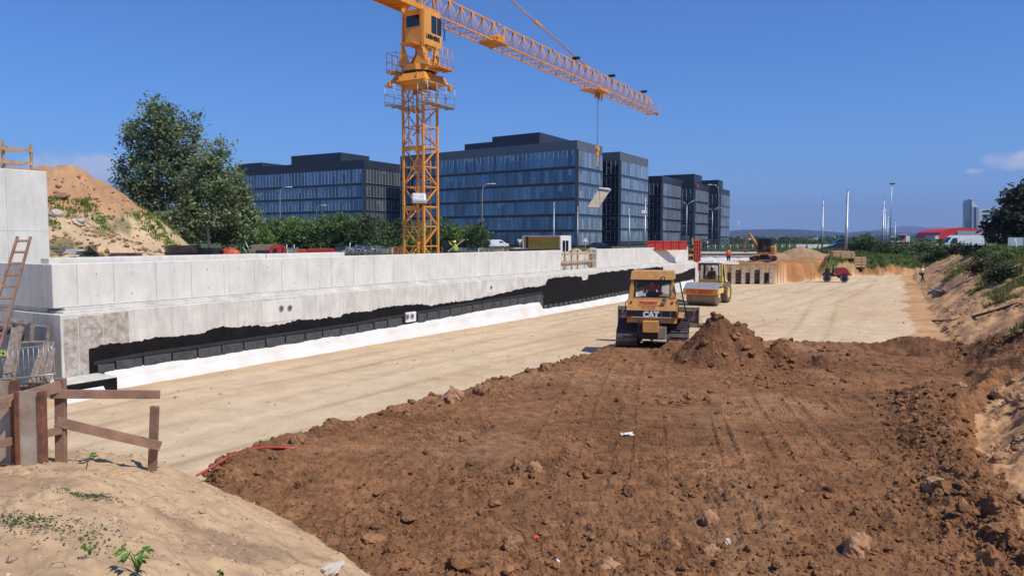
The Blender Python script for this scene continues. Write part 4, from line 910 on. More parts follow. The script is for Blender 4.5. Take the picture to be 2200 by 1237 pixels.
def person(label, loc, rz, pose, top, legs, hat=None, vest=None, group=None, sc_=1.0):
    r = root('person', label, 'person', loc, rz, group); r.scale = (sc_,) * 3
    J = {'pel': (0, 0, .95), 'wai': (0, .01, 1.08), 'che': (0, .0, 1.32), 'nec': (0, 0, 1.47), 'hea': (0, .02, 1.60), 'top': (0, .02, 1.72)}
    for s, n in ((-1, 'l'), (1, 'r')):
        J.update({'sh' + n: (s * .18, 0, 1.42), 'el' + n: (s * .23, -.02, 1.13), 'wr' + n: (s * .24, .08, .89), 'ha' + n: (s * .24, .11, .80), 'hi' + n: (s * .09, 0, .90), 'kn' + n: (s * .10, .02, .50), 'an' + n: (s * .10, -.02, .09), 'to' + n: (s * .11, .16, .035)})
    J.update(pose)
    rad = {'pel': (.145, .11), 'wai': (.13, .10), 'che': (.16, .115), 'nec': .055, 'hea': (.078, .095), 'top': (.06, .07), 'sh': .06, 'el': .045, 'wr': .032, 'ha': .035, 'hi': .085, 'kn': .06, 'an': .043, 'to': .035}
    jj = {k: (v, rad[k] if k in rad else rad[k[:2]]) for k, v in J.items()}
    E = [('pel', 'wai'), ('wai', 'che'), ('che', 'nec'), ('nec', 'hea'), ('hea', 'top')]
    for n in 'lr': E += [('che', 'sh' + n), ('sh' + n, 'el' + n), ('el' + n, 'wr' + n), ('wr' + n, 'ha' + n), ('pel', 'hi' + n), ('hi' + n, 'kn' + n), ('kn' + n, 'an' + n), ('an' + n, 'to' + n)]
    skinmesh('body', m_skin, r, jj, E, 'pel')
    g = lambda ks, f: {k: (J[k], tuple(q * f for q in (jj[k][1] if isinstance(jj[k][1], tuple) else (jj[k][1],) * 2))) for k in ks}
    tk = ['pel', 'wai', 'che'] + [a + n for a in ('sh', 'el', 'wr') for n in 'lr']; skinmesh('shirt', top, r, g(tk, 1.36), [e for e in E if e[0] in tk and e[1] in tk], 'pel', 1)
    lk = ['pel'] + [a + n for a in ('hi', 'kn', 'an') for n in 'lr']; skinmesh('trousers', legs, r, g(lk, 1.3), [e for e in E if e[0] in lk and e[1] in lk], 'pel', 1)
    if vest: vk = ['pel', 'wai', 'che', 'shl', 'shr']; skinmesh('vest', vest, r, g(vk, 1.5), [e for e in E if e[0] in vk and e[1] in vk], 'wai', 1)
    for n in 'lr':
        mb = MB(); a = Vector(J['an' + n]); t = Vector(J['to' + n]); mb.beam(a - Vector((0, 0, .04)) - (t - a) * .25, t + (t - a) * .1, .10, .09, up=(0, 0, 1), ch=.02); mb.build('boot', m_black, r)
    h = Vector(J['hea'])
    if hat: mb = MB(); mb.lathe([(.15, .03), (.15, .045), (.125, .06), (.118, .11), (.08, .16), (.001, .18)], h, 'z', 14); mb.build('helmet', hat, r)
    else: mb = MB(); mb.ball(h + Vector((0, -.02, .04)), .108, 7, (1, 1.05, 1.0)); mb.build('hair', m_black, r)
    mb = MB(); mb.ball(h + Vector((0, .105, 0)), .018, 4); mb.build('nose', m_skin, r)
    return r
m_orange = mat('orange_workwear', (.80, .13, .03), rough=.8, var=.2); m_redshirt = mat('red_shirt', (.78, .12, .045), rough=.85, var=.2); m_dark = mat('dark_cloth', (.025, .03, .045), rough=.9, var=.3)
m_hivis = mat('hi_vis_yellow', (.55, .85, .08), rough=.7, var=.15); m_hred = mat('red_helmet', (.75, .07, .03), rough=.4, var=.05); m_hyel = mat('yellow_helmet', (.75, .72, .08), rough=.4, var=.05)

# ================================================================ BULLDOZER
m_dz = mat('dozer_yellow', (.76, .36, .075), rough=.5, col2=(.50, .27, .10), scale=5, bump=.001); m_dust = mat('dusty_steel', (.33, .25, .18), rough=.75, col2=(.17, .13, .10), scale=4)
m_shoe = mat('track_steel', (.15, .155, .17), rough=.45, metal=.5, col2=(.12, .07, .045), scale=5); m_pane = mat('cab_glass', (.02, .03, .035), rough=.04, var=.1, alpha=.22); m_cabdark = mat('cab_interior', (.03, .03, .032), rough=.7)
m_blkstr = mat('black_trim', (.014, .016, .024), rough=.3, var=.1); m_redl = mat('red_lettering', (.55, .04, .02), rough=.5, var=.05); m_yel = mat('yellow_mark', (.80, .50, .02), rough=.5, var=.05)
def hullpath(circ, step):
    pts = []
    for y, z, r in circ:
        for k in range(64): a = 2 * math.pi * k / 64; pts.append((round(y + r * math.cos(a), 5), round(z + r * math.sin(a), 5)))
    pts = sorted(set(pts)); cr = lambda o, a, b: (a[0] - o[0]) * (b[1] - o[1]) - (a[1] - o[1]) * (b[0] - o[0])
    lo = []; up = []
    for p in pts:
        while len(lo) > 1 and cr(lo[-2], lo[-1], p) <= 0: lo.pop()
        lo.append(p)
    for p in reversed(pts):
        while len(up) > 1 and cr(up[-2], up[-1], p) <= 0: up.pop()
        up.append(p)
    h = lo[:-1] + up[:-1]; h.append(h[0]); out = []; acc = 0; L = sum(math.dist(h[i], h[i + 1]) for i in range(len(h) - 1)); n = round(L / step); st = L / n; nxt = 0
    for i in range(len(h) - 1):
        d = math.dist(h[i], h[i + 1])
        while nxt <= acc + d + 1e-9 and len(out) < n:
            t = (nxt - acc) / max(d, 1e-9); out.append(((h[i][0] + (h[i + 1][0] - h[i][0]) * t, h[i][1] + (h[i + 1][1] - h[i][1]) * t), ((h[i + 1][0] - h[i][0]) / d, (h[i + 1][1] - h[i][1]) / d))); nxt += st
        acc += d
    return out, st
def track(parent, xc, wd, circ, step, mt, th=.03, gr=.055, name='track'):
    mb = MB(); path, st = hullpath(circ, step)
    for (y, z), (ty, tz) in path:
        M = Matrix(((1, 0, 0), (0, ty, -tz), (0, tz, ty)))     # local y along belt, local -z outward
        mb.box((xc, y, z), (wd, st * .94, th), M=M); c = Vector((xc, y, z)) + M @ Vector((0, st * .36, -gr / 2)); mb.box(c, (wd, .022, gr), M=M)
    mb.box((xc, sum(c[0] for c in circ) / len(circ), circ[0][1]), (wd * .35, (circ[-1][0] - circ[0][0]), circ[0][2] * 1.1), ch=.05)
    o = mb.build(name, mt, parent)
    for y, z, r in circ: m2 = MB(); m2.lathe([(.02, -wd * .22), (r * .5, -wd * .22), (r * .93, -wd * .12), (r * .93, wd * .12), (r * .5, wd * .22), (.02, wd * .22)], (xc, y, z), 'x', 20); m2.build('wheel', m_dust, o)
    return o
dzp = G(1399, 751, .33)
DA = R(14); dz = root('bulldozer', 'yellow orange bulldozer seen from behind at the edge of the brown soil', 'bulldozer', (dzp.x, dzp.y, .30), -DA)
for sx in (-1.0, 1.0): track(dz, sx, .82, [(.42, .42, .36), (1.25, .76, .36), (3.1, .42, .36)], .19, m_shoe)
mb = MB(); mb.box((0, 1.7, .95), (1.15, 3.0, .7), ch=.08); mb.box((0, .15, .72), (1.05, .5, .55), ch=.06); mb.build('rear_case', m_cabdark, dz)
mb = MB(); mb.box((-.02, -.12, .97), (.62, .3, .46), ch=.02); mb.build('hydraulic_box', m_dz, dz)
mb = MB(); mb.box((.42, -.02, .72), (.34, .35, .5), ch=.03); mb.box((.5, -.12, .93), (.12, .12, .08)); mb.build('tow_bracket', m_dust, dz)
# tank body: profile in y,z swept across
mb = MB(); pr = [(-.02, 1.10), (.0, 1.29), (-.06, 1.31), (-.06, 1.60), (.08, 2.02), (1.2, 2.02), (1.2, 1.10)]
mb.prism([(-.97, y, z) for y, z in pr], (1.94, 0, 0)); mb.build('fuel_tank', m_dz, dz)
mb = MB(); mb.box((0, -.075, 1.455), (1.96, .03, .285), ch=.006); band = mb.build('trim_band', m_blkstr, dz)
mb = MB(); mb.box((0, -.094, 1.335), (1.60, .006, .022)); mb.build('white_stripe', m_white, band)
mb = MB(); mb.box((-.87, -.095, 1.335), (.16, .007, .03)); mb.box((.87, -.095, 1.335), (.18, .007, .03)); mb.build('red_stripe', m_redl, band)
mb = MB(); mb.box((.38, -.093, 1.47), (.012, .006, .23)); mb.box((.74, -.093, 1.47), (.012, .006, .23)); mb.build('panel_joint', m_steel, band)
text('CAT', 'lettering', .31, m_white, band, (-.02, -.095, 1.345), (R(90), 0, 0), bold=.022, sx=1.0)
mb = MB(); mb.prism([(-.12, -.103, 1.348), (.10, -.103, 1.348), (-.01, -.103, 1.43)], (0, .006, 0)); mb.build('triangle_mark', m_yel, band)
def tankpt(z, e=.012): t = (z - 1.6) / .42; return -.06 + .14 * t - e
tl = math.atan2(.14, .42)
text('STROJIRENT', 'lettering', .125, m_redl, dz, (-.13, tankpt(1.86), 1.86), (R(90) - tl, 0, 0), bold=.004, sx=1.02)
mb = MB()
for z, ww in ((1.80, .78), (1.74, .5), (1.68, .56)):
    x = -.13 - ww / 2
    while x < -.13 + ww / 2: l = random.uniform(.03, .09); mb.box((x + l / 2, tankpt(z), z), (l, .006, .018)); x += l + .02
mb.build('small_print', m_redl, dz)
mb = MB(); mb.cyl((.52, .05, 1.98), (.52, .05, 2.1), .07, 10); mb.box((.45, .0, 1.9), (.16, .1, .1), ch=.02); mb.build('filler_cap', m_dust, dz)
for sx in (-1, 1):
    mb = MB(); mb.box((sx * .80, .02, 1.93), (.07, .05, .07)); mb.build('tail_light', m_red, dz)
    mb = MB(); mb.box((sx * .98, 1.35, 1.30), (.5, 2.3, .06), ch=.02); mb.beam((sx * .96, .15, 1.1), (sx * .86, .2, 1.9), .05, .16); mb.build('fender', m_dz, dz)
cabp = root('tmp', 'x', 'x'); bpy.data.objects.remove(cabp)
mb = MB()
for sx in (-1, 1):
    mb.beam((sx * .88, .12, 1.85), (sx * .74, .25, 2.82), .17, .10, up=(0, 1, 0), ch=.01); mb.beam((sx * .88, 1.55, 1.5), (sx * .72, 1.45, 2.82), .09, .09, ch=.01)
mb.box((0, .16, 2.05), (1.5, .1, .09)); mb.box((0, .22, 2.80), (1.5, .08, .1)); cabo = mb.build('cab_frame', m_dz, dz)
mb = MB(); vs = [(-.86, .12, 2.82), (.86, .12, 2.82), (.86, 1.7, 2.82), (-.86, 1.7, 2.82), (-.82, .2, 3.14), (.82, .2, 3.14), (.82, 1.62, 3.14), (-.82, 1.62, 3.14)]
mb.add(vs, [(0, 3, 2, 1), (4, 5, 6, 7), (0, 1, 5, 4), (1, 2, 6, 5), (2, 3, 7, 6), (3, 0, 4, 7)]); mb.build('cab_roof', m_dz, dz)
mb = MB(); mb.box((.42, .09, 2.86), (.16, .07, .14), ch=.01); wl = mb.build('work_lamp', m_black, dz); mb = MB(); mb.box((.42, .05, 2.86), (.09, .01, .08)); mb.build('lamp_lens', m_lens, wl)
mb = MB(); mb.beam((0, .14, 2.08), (0, .24, 2.78), 1.40, .015, up=(0, 1, 0)); mb.build('rear_window', m_pane, cabo)
mb = MB(); mb.beam((0, 1.56, 1.95), (0, 1.47, 2.78), 1.36, .015, up=(0, 1, 0)); mb.build('front_window', m_pane, cabo)
mb = MB(); mb.box((-.84, .85, 2.4), (.015, 1.2, .75)); mb.build('side_window', m_pane, cabo)
mb = MB(); mb.box((-.70, .19, 2.42), (.05, .06, .76)); mb.box((.70, .19, 2.42), (.05, .06, .76)); mb.box((0, .2, 2.77), (1.45, .05, .05)); mb.box((0, .16, 2.10), (1.45, .05, .05)); mb.box((-.25, 1.5, 2.35), (.06, .05, .85)); mb.build('window_seal', m_black, cabo)
mb = MB(); mb.box((0, .55, 2.05), (.55, .14, .5), ch=.05); mb.box((0, .82, 1.9), (.58, .55, .15), ch=.05); mb.box((-.45, 1.0, 1.95), (.2, .7, .25), ch=.03); mb.box((.45, 1.0, 1.95), (.2, .7, .25), ch=.03); mb.build('driver_seat', m_cabdark, dz)
# door standing open on the right
mb = MB(); mb.beam((.98, .62, 1.25), (.80, .55, 2.86), .05); mb.beam((1.40, .1, 1.2), (1.06, .05, 2.82), .05); mb.beam((.80, .55, 2.84), (1.06, .05, 2.82), .05); mb.beam((.98, .62, 1.27), (1.40, .1, 1.22), .05); mb.beam((.93, .58, 2.0), (1.2, .12, 2.0), .04); dr = mb.build('cab_door', m_black, dz)
mb = MB(); mb.add([(.96, .6, 1.3), (1.36, .12, 1.25), (1.06, .07, 2.8), (.82, .54, 2.82)], [(0, 1, 2, 3)]); mb.build('door_window', m_pane, dr)
mb = MB(); mb.box((0, 2.75, 1.55), (.95, 2.2, .95), ch=.12); mb.box((0, 3.86, 1.5), (.9, .06, .8)); mb.build('engine_hood', m_dz, dz)
mb = MB(); mb.cyl((.2, 2.6, 2.0), (.2, 2.6, 2.7), .05, 10); mb.build('exhaust_pipe', m_black, dz)
mb = MB()
for x_, z_ in ((-.52, 1.12), (-.46, 1.05), (.18, 1.02), (.24, .98), (.30, 1.04)): mb.tube([(x_, .0, z_ + .1), (x_ + .03, -.14, z_), (x_ + .06, -.10, z_ - .25), (x_, .1, z_ - .35)], .018, 6)
mb.build('hydraulic_hose', m_black, dz)
mb = MB()
for sx in (-1, 1): mb.tube([(sx * .99, -.02, 1.35), (sx * 1.03, -.04, 1.45), (sx * 1.03, -.0, 1.9), (sx * .95, .05, 1.98)], .018, 6); mb.tube([(sx * .9, .12, 2.1), (sx * .93, .02, 2.3), (sx * .85, .08, 2.6)], .015, 6)
mb.build('grab_rail', m_black, dz)
mb = MB(); rg_ = random.Random(8)
for _ in range(60):
    sx = rg_.choice((-1, 1)); mb.ball((sx + rg_.uniform(-.4, .4), rg_.uniform(-.02, 3.3), rg_.uniform(.02, .14) if rg_.random() < .7 else rg_.uniform(.15, .9)), rg_.uniform(.02, .07), 4, (1, 1, .7))
mb.build('caked_mud', mat('mud', (.24, .115, .055), rough=.95, var=.3), dz)
# blade
mb = MB(); bw2 = 1.78; prof = [(4.62 + .20 * (abs(t - .5) * 2) ** 2 * 1, .42 + .92 * t) for t in [k / 8 for k in range(9)]]
vs = []; 
for y, z in prof: vs += [(-bw2, y, z), (bw2, y, z), (-bw2, y - .05, z), (bw2, y - .05, z)]
fs = []
for i in range(8): a = i * 4; b = a + 4; fs += [(a, a + 1, b + 1, b), (a + 2, b + 2, b + 3, a + 3), (a, b, b + 2, a + 2), (a + 1, a + 3, b + 3, b + 1)]
mb.add(vs, fs); mb.box((0, 4.55, 1.30), (3.5, .12, .12)); mb.box((0, 4.55, .55), (3.5, .14, .16)); bl = mb.build('blade', m_dust, dz)
for sx in (-1, 1): mb = MB(); mb.prism([(sx * bw2, 4.50, .40), (sx * bw2, 4.95, .40), (sx * bw2, 4.86, 1.36), (sx * bw2, 4.50, 1.36)], (sx * .045, 0, 0)); mb.box((sx * 1.6, 4.5, 1.2), (.06, .14, .3)); mb.build('end_plate', m_dust, bl)
mb = MB()
for sx in (-1, 1): mb.beam((sx * .52, 1.6, .55), (sx * .5, 4.5, .62), .14, .2); mb.beam((sx * .4, 3.5, 1.5), (sx * .35, 4.52, 1.0), .09)
mb.build('push_arm', m_dz, dz)
p0 = Matrix.Rotation(-DA, 4, 'Z') @ Vector((-.05, .78, .98)); dloc = Vector(dz.location) + Vector((p0.x, p0.y, 1.03))
sit = {'knl': (-.14, .45, 1.0), 'knr': (.14, .45, 1.0), 'anl': (-.14, .62, .55), 'anr': (.14, .62, .55), 'tol': (-.14, .78, .5), 'tor': (.14, .78, .5), 'ell': (-.30, .05, 1.15), 'elr': (.34, .05, 1.14), 'wrl': (-.34, .30, 1.12), 'wrr': (.40, .30, 1.10), 'hal': (-.34, .38, 1.13), 'har': (.41, .38, 1.11)}
person('driver in a red shirt sitting inside the bulldozer cab', Vector((dloc.x, dloc.y, .30 + 1.12)), -DA, sit, m_redshirt, m_dark)

# ================================================================ ROLLER
m_bm = mat('roller_yellow', (.78, .56, .13), rough=.45, var=.15, scale=2); m_bo = mat('roller_orange_panel', (.72, .34, .04), rough=.5, var=.12, scale=3); m_drum = mat('drum_steel', (.26, .20, .15), rough=.55, metal=.35, col2=(.16, .125, .10), scale=3); m_gdeck = mat('grey_deck', (.28, .285, .29), rough=.6, var=.2)
rp = G(1511, 655.5, 0); RA = R(209)
rl = root('road_roller', 'yellow single drum roller with red lettering parked by the wall end', 'road roller', (rp.x, rp.y, .02), -RA)
mb = MB(); mb.cyl((-1.03, 0, .75), (1.03, 0, .75), .75, 40); mb.build('drum', m_drum, rl)
mb = MB(); mb.prism([(-1.2, .86, .80), (-1.2, .90, 1.18), (-1.2, -.15, 1.52), (-1.2, -1.15, 1.40), (-1.2, -1.15, 1.2), (-1.2, .0, 1.53 - .2), (-1.2, .80, .80)][:2] + [(-1.2, .2, 1.56), (-1.2, -1.1, 1.56), (-1.2, -1.1, 1.50), (-1.2, .15, 1.50), (-1.2, .82, .80)], (2.4, 0, 0)); mb.build('drum_frame', m_gdeck, rl)
for sx in (-1, 1): mb = MB(); mb.box((sx * 1.13, -.1, 1.02), (.10, 1.9, .36), ch=.03); mb.box((sx * 1.10, 0, .78), (.08, .5, .5), ch=.03); mb.build('side_plate', m_bm, rl)
mb = MB(); mb.beam((0, .885, .78), (0, .93, 1.20), 2.42, .03, up=(0, 1, 0)); pn = mb.build('front_panel', m_bo, rl)
text('STROJIRENT', 'lettering', .40, m_redl, pn, (0, .925, .86), (R(90) + R(6), 0, R(180)), bold=.016, sx=.86)
mb = MB(); mb.box((0, -1.35, .85), (.8, .9, .6), ch=.08); mb.build('articulation_joint', m_black, rl)
mb = MB(); mb.box((0, -2.15, 1.40), (1.5, 1.5, .28), ch=.04); mb.box((0, -1.42, 1.62), (1.4, .06, .28)); rb = mb.build('cab_base', m_bo, rl)
mb = MB()
for sx in (-1, 1):
    mb.beam((sx * .72, -1.42, 1.5), (sx * .66, -1.52, 2.9), .07); mb.beam((sx * .74, -2.9, 1.5), (sx * .68, -2.75, 2.9), .14)
mb.box((0, -2.15, 2.89), (1.44, 1.36, .05)); mb.box((0, -2.15, 1.54), (1.5, 1.5, .05)); cf = mb.build('cab_frame', m_black, rl)
mb = MB(); mb.beam((-.78, -2.1, 1.5), (-.72, -2.1, 2.92), .12, .16, up=(0, 1, 0)); mb.beam((-.78, -2.98, 1.5), (-.72, -2.75, 2.92), .12, .2, up=(0, 1, 0)); mb.beam((-.76, -2.1, 2.88), (-.76, -2.85, 2.88), .14, .14); mb.build('yellow_rops_frame', m_bm, rl)
mb = MB(); mb.box((0, -1.46, 2.25), (1.32, .015, 1.2)); mb.build('windscreen', m_pane, cf)
for sx in (-1, 1): mb = MB(); mb.box((sx * .72, -2.15, 2.25), (.015, 1.15, 1.15)); mb.build('side_window', m_pane, cf)
mb = MB(); mb.box((0, -2.15, 2.98), (1.62, 1.6, .12), ch=.03); mb.box((.1, -2.2, 3.08), (.7, .6, .12), ch=.04); mb.build('cab_roof', m_white, rl)
mb = MB(); mb.box((0, -1.46, 2.86), (1.36, .05, .14)); mb.box((.35, -1.42, 2.86), (.14, .08, .1)); mb.box((-.35, -1.42, 2.86), (.14, .08, .1)); mb.build('roof_lamps', m_black, rl)
mb = MB(); mb.box((.0, -2.35, 1.95), (.5, .2, .8), ch=.05); mb.box((0, -2.1, 1.7), (.5, .5, .15)); mb.cyl((0, -1.75, 2.02), (0, -1.79, 2.06), .18, 14); mb.build('driver_seat', m_cabdark, rl)
mb = MB(); mb.prism([(-.74, -2.0, 1.20), (-.74, -2.0, 1.50), (-.74, -2.9, 1.95), (-.74, -3.4, 1.85), (-.74, -4.6, 1.25), (-.74, -4.75, .95), (-.74, -4.3, .95), (-.74, -3.9, 1.50), (-.74, -2.6, 1.50), (-.74, -2.4, 1.2)], (1.48, 0, 0)); mb.box((0, -3.6, 1.1), (1.3, 2.0, .75), ch=.1); mb.build('engine_hood', m_bm, rl)
mb = MB(); mb.box((0, -4.75, .85), (1.7, .3, .5), ch=.05); mb.build('rear_bumper', m_gdeck, rl)
def wheel(parent, x, y, r, wd, tm=None, hub=None, tread=18, name='wheel'):
    mb = MB(); mb.lathe([(r * .55, -wd / 2 * .9), (r * .86, -wd / 2), (r * .98, -wd / 2 * .8), (r * .98, wd / 2 * .8), (r * .86, wd / 2), (r * .55, wd / 2 * .9)], (x, y, r), 'x', 32)
    for k in range(tread):
        a = 2 * math.pi * k / tread
        for sg in (-1, 1):
            c = Vector((x + sg * wd * .24, y + math.cos(a + sg * .08) * r * .985, r + math.sin(a + sg * .08) * r * .985)); M = Matrix.Rotation(a, 3, 'X') @ Matrix.Rotation(sg * .45, 3, 'Y' if False else 'X') if False else Matrix.Rotation(a, 3, 'X')
            mb.box(c, (wd * .5, r * .05, r * .10), M=M)
    o = mb.build(name, tm or m_rubber, parent); m2 = MB(); m2.lathe([(.01, -wd * .3), (r * .3, -wd * .3), (r * .52, -wd * .42), (r * .56, -wd * .42), (r * .56, wd * .42), (r * .52, wd * .42), (r * .3, wd * .3), (.01, wd * .3)], (x, y, r), 'x', 24); m2.build('rim', hub or m_steel, o); return o
m_dusttyre = mat('dusty_tyre', (.24, .19, .14), rough=.9, col2=(.10, .08, .065), scale=9)
for sx in (-1, 1): wheel(rl, sx * .82, -3.15, .76, .52, m_dusttyre, m_bm, 20)
q = Matrix.Rotation(-RA, 4, 'Z') @ Vector((0, -2.25, 0))
person('driver in a red shirt at the wheel inside the yellow roller cab', (rp.x + q.x, rp.y + q.y, .86), -RA, sit, m_redshirt, m_dark)
# small red tandem roller
m_sr = mat('small_roller_red', (.36, .035, .035), rough=.45, var=.25, scale=4)
tp_ = G(1795, 606.5, 0); TA = R(112)
tr = root('tandem_roller', 'small red tandem roller with raised roll bar on the far pit floor', 'road roller', (tp_.x, tp_.y, .02), -TA)
for y in (-.86, .86): mb = MB(); mb.cyl((-.6, y, .43), (.6, y, .43), .43, 28); d_ = mb.build('drum', m_gdeck, tr); m2 = MB(); m2.cyl((-.61, y, .43), (.61, y, .43), .30, 20); m2.box((0, y, .86), (1.25, .5, .1)); m2.box((.66, y, .62), (.07, .35, .45)); m2.box((-.66, y, .62), (.07, .35, .45)); m2.build('drum_yoke', m_black, d_)
mb = MB(); mb.prism([(-.52, .0, .78), (-.52, 0, 1.55), (-.52, .85, 1.62), (-.52, 1.12, 1.45), (-.52, 1.42, .95), (-.52, 1.35, .80)], (1.04, 0, 0)); mb.build('engine_hood', m_sr, tr)
mb = MB(); mb.add([(-.42, 1.135, 1.43), (.42, 1.135, 1.43), (.42, 1.42, .98), (-.42, 1.42, .98)], [(0, 3, 2, 1)]); 
for i in range(4): v = mb.v[i]; mb.v[i] = (v[0], v[1] + .02, v[2] + .012)
mb.build('grille', m_blkstr, tr)
mb = MB(); mb.box((0, 1.45, .80), (1.2, .22, .14), ch=.03); mb.box((0, -1.35, .8), (1.2, .2, .12), ch=.03); mb.build('bumper', m_sr, tr)
mb = MB(); mb.box((0, -.7, .95), (1.15, 1.1, .16), ch=.03); mb.box((0, -.85, 1.28), (.9, .5, .5), ch=.06); mb.box((0, -.25, 1.25), (.3, .25, .55), ch=.04); mb.build('operator_station', m_cabdark, tr)
mb = MB(); mb.box((0, -.02, 1.2), (.2, .16, .6)); mb.build('steering_column', m_dust, tr)
mb = MB(); mb.box((0, .0, .74), (.7, 2.5, .20), ch=.03); mb.box((0, .6, .62), (.85, .9, .3), ch=.03); mb.build('chassis', m_black, tr)
mb = MB()
for sx in (-.5, .5): mb.beam((sx, -1.25, .8), (sx, -1.22, 1.95), .07); mb.beam((sx, -1.22, 1.9), (sx, -1.02, 2.72), .10, .2)
mb.beam((-.5, -1.05, 2.68), (.5, -1.05, 2.68), .09); mb.build('roll_bar', m_sr, tr)

# ================================================================ EXCAVATOR
m_ex = mat('excavator_orange', (.60, .26, .06), rough=.5, var=.25, scale=3); m_blue = mat('blue_tarp', (.03, .07, .25), rough=.8)
exy = 88.0; e0 = P(1642, 560, exy); ez = H(e0.x, e0.y); EA = R(-62)
ex = root('excavator', 'small orange excavator with dark cab on the bank behind the pit', 'excavator', (e0.x, e0.y, ez), -EA)
for sx in (-.8, .8): track(ex, sx, .38, [(-.95, .3, .28), (.95, .3, .28)], .16, m_dsteel)
mb = MB(); mb.box((0, 0, .45), (1.3, .9, .3), ch=.05); mb.cyl((0, 0, .6), (0, 0, .72), .45, 18); mb.build('undercarriage', m_dsteel, ex)
mb = MB(); mb.prism([(-.9, -1.25, .75), (-.9, .7, .75), (-.9, .7, 1.0), (-.9, -.3, 1.05), (-.9, -1.25, 1.05)], (1.8, 0, 0)); mb.box((.35, -.8, 1.35), (1.0, .8, .7), ch=.1); mb.build('upper_body', m_ex, ex)
mb = MB(); 
for x in (-.88, .08):
    for y in (-.75, .55): mb.beam((x, y, 1.0), (x + (.04 if x < 0 else -.04), y * .93, 2.55), .08)
mb.box((-.4, -.1, 1.15), (.95, 1.3, .35), ch=.04); exc = mb.build('cab_frame', m_black, ex)
mb = MB(); mb.box((-.4, -.1, 1.85), (.88, 1.2, 1.35)); mb.build('cab_glass', m_glass, exc)
mb = MB(); mb.box((-.4, -.1, 2.6), (1.05, 1.4, .14), ch=.04); mb.build('cab_roof', m_blue, ex)
mb = MB(); mb.tube([(.3, .6, .95), (.3, 1.15, 2.2), (.3, 1.75, 3.15)], [.15, .15, .11], 6); mb.build('boom', m_ex, ex)
mb = MB(); mb.beam((.3, 1.75, 3.2), (.3, 2.3, 1.7), .16, .18); mb.tube([(.3, 1.35, 2.75), (.3, 2.0, 2.95)], .05, 6); st_ = mb.build('stick', m_ex, ex)
mb = MB(); mb.prism([(.05, 2.25, 1.7), (.05, 2.55, 1.35), (.05, 2.4, 1.0), (.05, 2.05, .95), (.05, 2.1, 1.5)], (.5, 0, 0)); mb.build('bucket', m_dust, st_)
mb = MB(); mb.box((0, 1.45, .28), (1.9, .06, .4)); mb.beam((0, .7, .35), (0, 1.45, .3), .1); mb.build('dozer_blade', m_dsteel, ex)

# ================================================================ WORKERS
walk = {'knl': (-.10, .22, .52), 'anl': (-.10, .02, .14), 'tol': (-.1, .14, .04), 'knr': (.10, .05, .5), 'anr': (.10, .28, .09), 'tor': (.10, .44, .05), 'hea': (0, .12, 1.57), 'top': (0, .15, 1.69), 'nec': (0, .07, 1.45), 'che': (0, .04, 1.31), 'elr': (.26, -.2, 1.25), 'wrr': (.25, -.38, 1.30), 'har': (.25, -.46, 1.31)}
wp = P(1980, 597, 78); wz = H(wp.x, wp.y)
person('worker in yellow vest and red helmet walking on the right embankment', (wp.x, wp.y, wz), R(-75), walk, m_white, m_dark, m_hred, m_hivis)
op = P(1565, 568, 78); zz_ = max(H(op.x, op.y), 2.05)
person('worker in bright orange jacket standing beside the white concrete ledge', (op.x, op.y, zz_), R(170), {}, m_orange, m_dark, None, None)
yp = P(977, 540, 58); zz_ = H(yp.x, yp.y)
person('worker in yellow helmet and vest behind the wall right of the crane', (yp.x, yp.y, zz_), R(140), {'elr': (.34, .1, 1.5), 'wrr': (.36, .25, 1.68), 'har': (.36, .3, 1.74)}, m_hivis, m_dark, m_hyel, m_hivis)

# ================================================================ CARS AND VANS
def car(name, label, cat, loc, rz, L, Wd, prof, gl, paint, group=None, rw=.32):
    """prof: side outline (y,z); gl: glass outlines; nose at +y"""
    r = root(name, label, cat, loc, rz, group); mb = MB(); n = len(prof)
    pf = [(y, z) for y, z in prof]; zs = max(z for _, z in pf); vs = []
    def wx(z): return Wd / 2 * (1 - .16 * max(0, (z - .85) / (zs - .85 + 1e-6)) ** 1.2) if zs > .9 else Wd / 2
    vs = [(-wx(z), y, z) for y, z in pf] + [(wx(z), y, z) for y, z in pf]
    fs = [tuple(range(n))[::-1], tuple(range(n, 2 * n))] + [(i, (i + 1) % n, n + (i + 1) % n, n + i) for i in range(n)]
    mb.add(vs, fs); mb.build('body', paint, r)
    for nm, poly in gl:
        mb = MB()
        if nm == 'side_window':
            for sx in (-1, 1): mb = MB(); mb.prism([(sx * (wx(z) + .004), y, z) for y, z in poly], (sx * .008, 0, 0)); mb.build(nm, m_glass, r)
        else:
            (ya, za_), (yb, zb_) = poly; e = .012; s = 1 if nm == 'windscreen' else -1
            mb.add([(-wx(za_) * .9, ya + s * e, za_ + e), (wx(za_) * .9, ya + s * e, za_ + e), (wx(zb_) * .88, yb + s * e, zb_ + e), (-wx(zb_) * .88, yb + s * e, zb_ + e)], [(0, 1, 2, 3)]); mb.build(nm, m_glass, r)
    for sx in (-1, 1):
        for y in (L * .32, -L * .31): wheel(r, sx * (Wd / 2 - .1), y, rw, .2, m_black, m_steel, 0)
        mb = MB(); mb.box((sx * (Wd / 2 - .28), L / 2 - .03, .68), (.32, .08, .14), ch=.02); mb.build('headlight', m_lens, r)
        mb = MB(); mb.box((sx * (Wd / 2 - .2), -L / 2 + .02, .82), (.22, .06, .16), ch=.02); mb.build('tail_light', m_red, r)
    return r
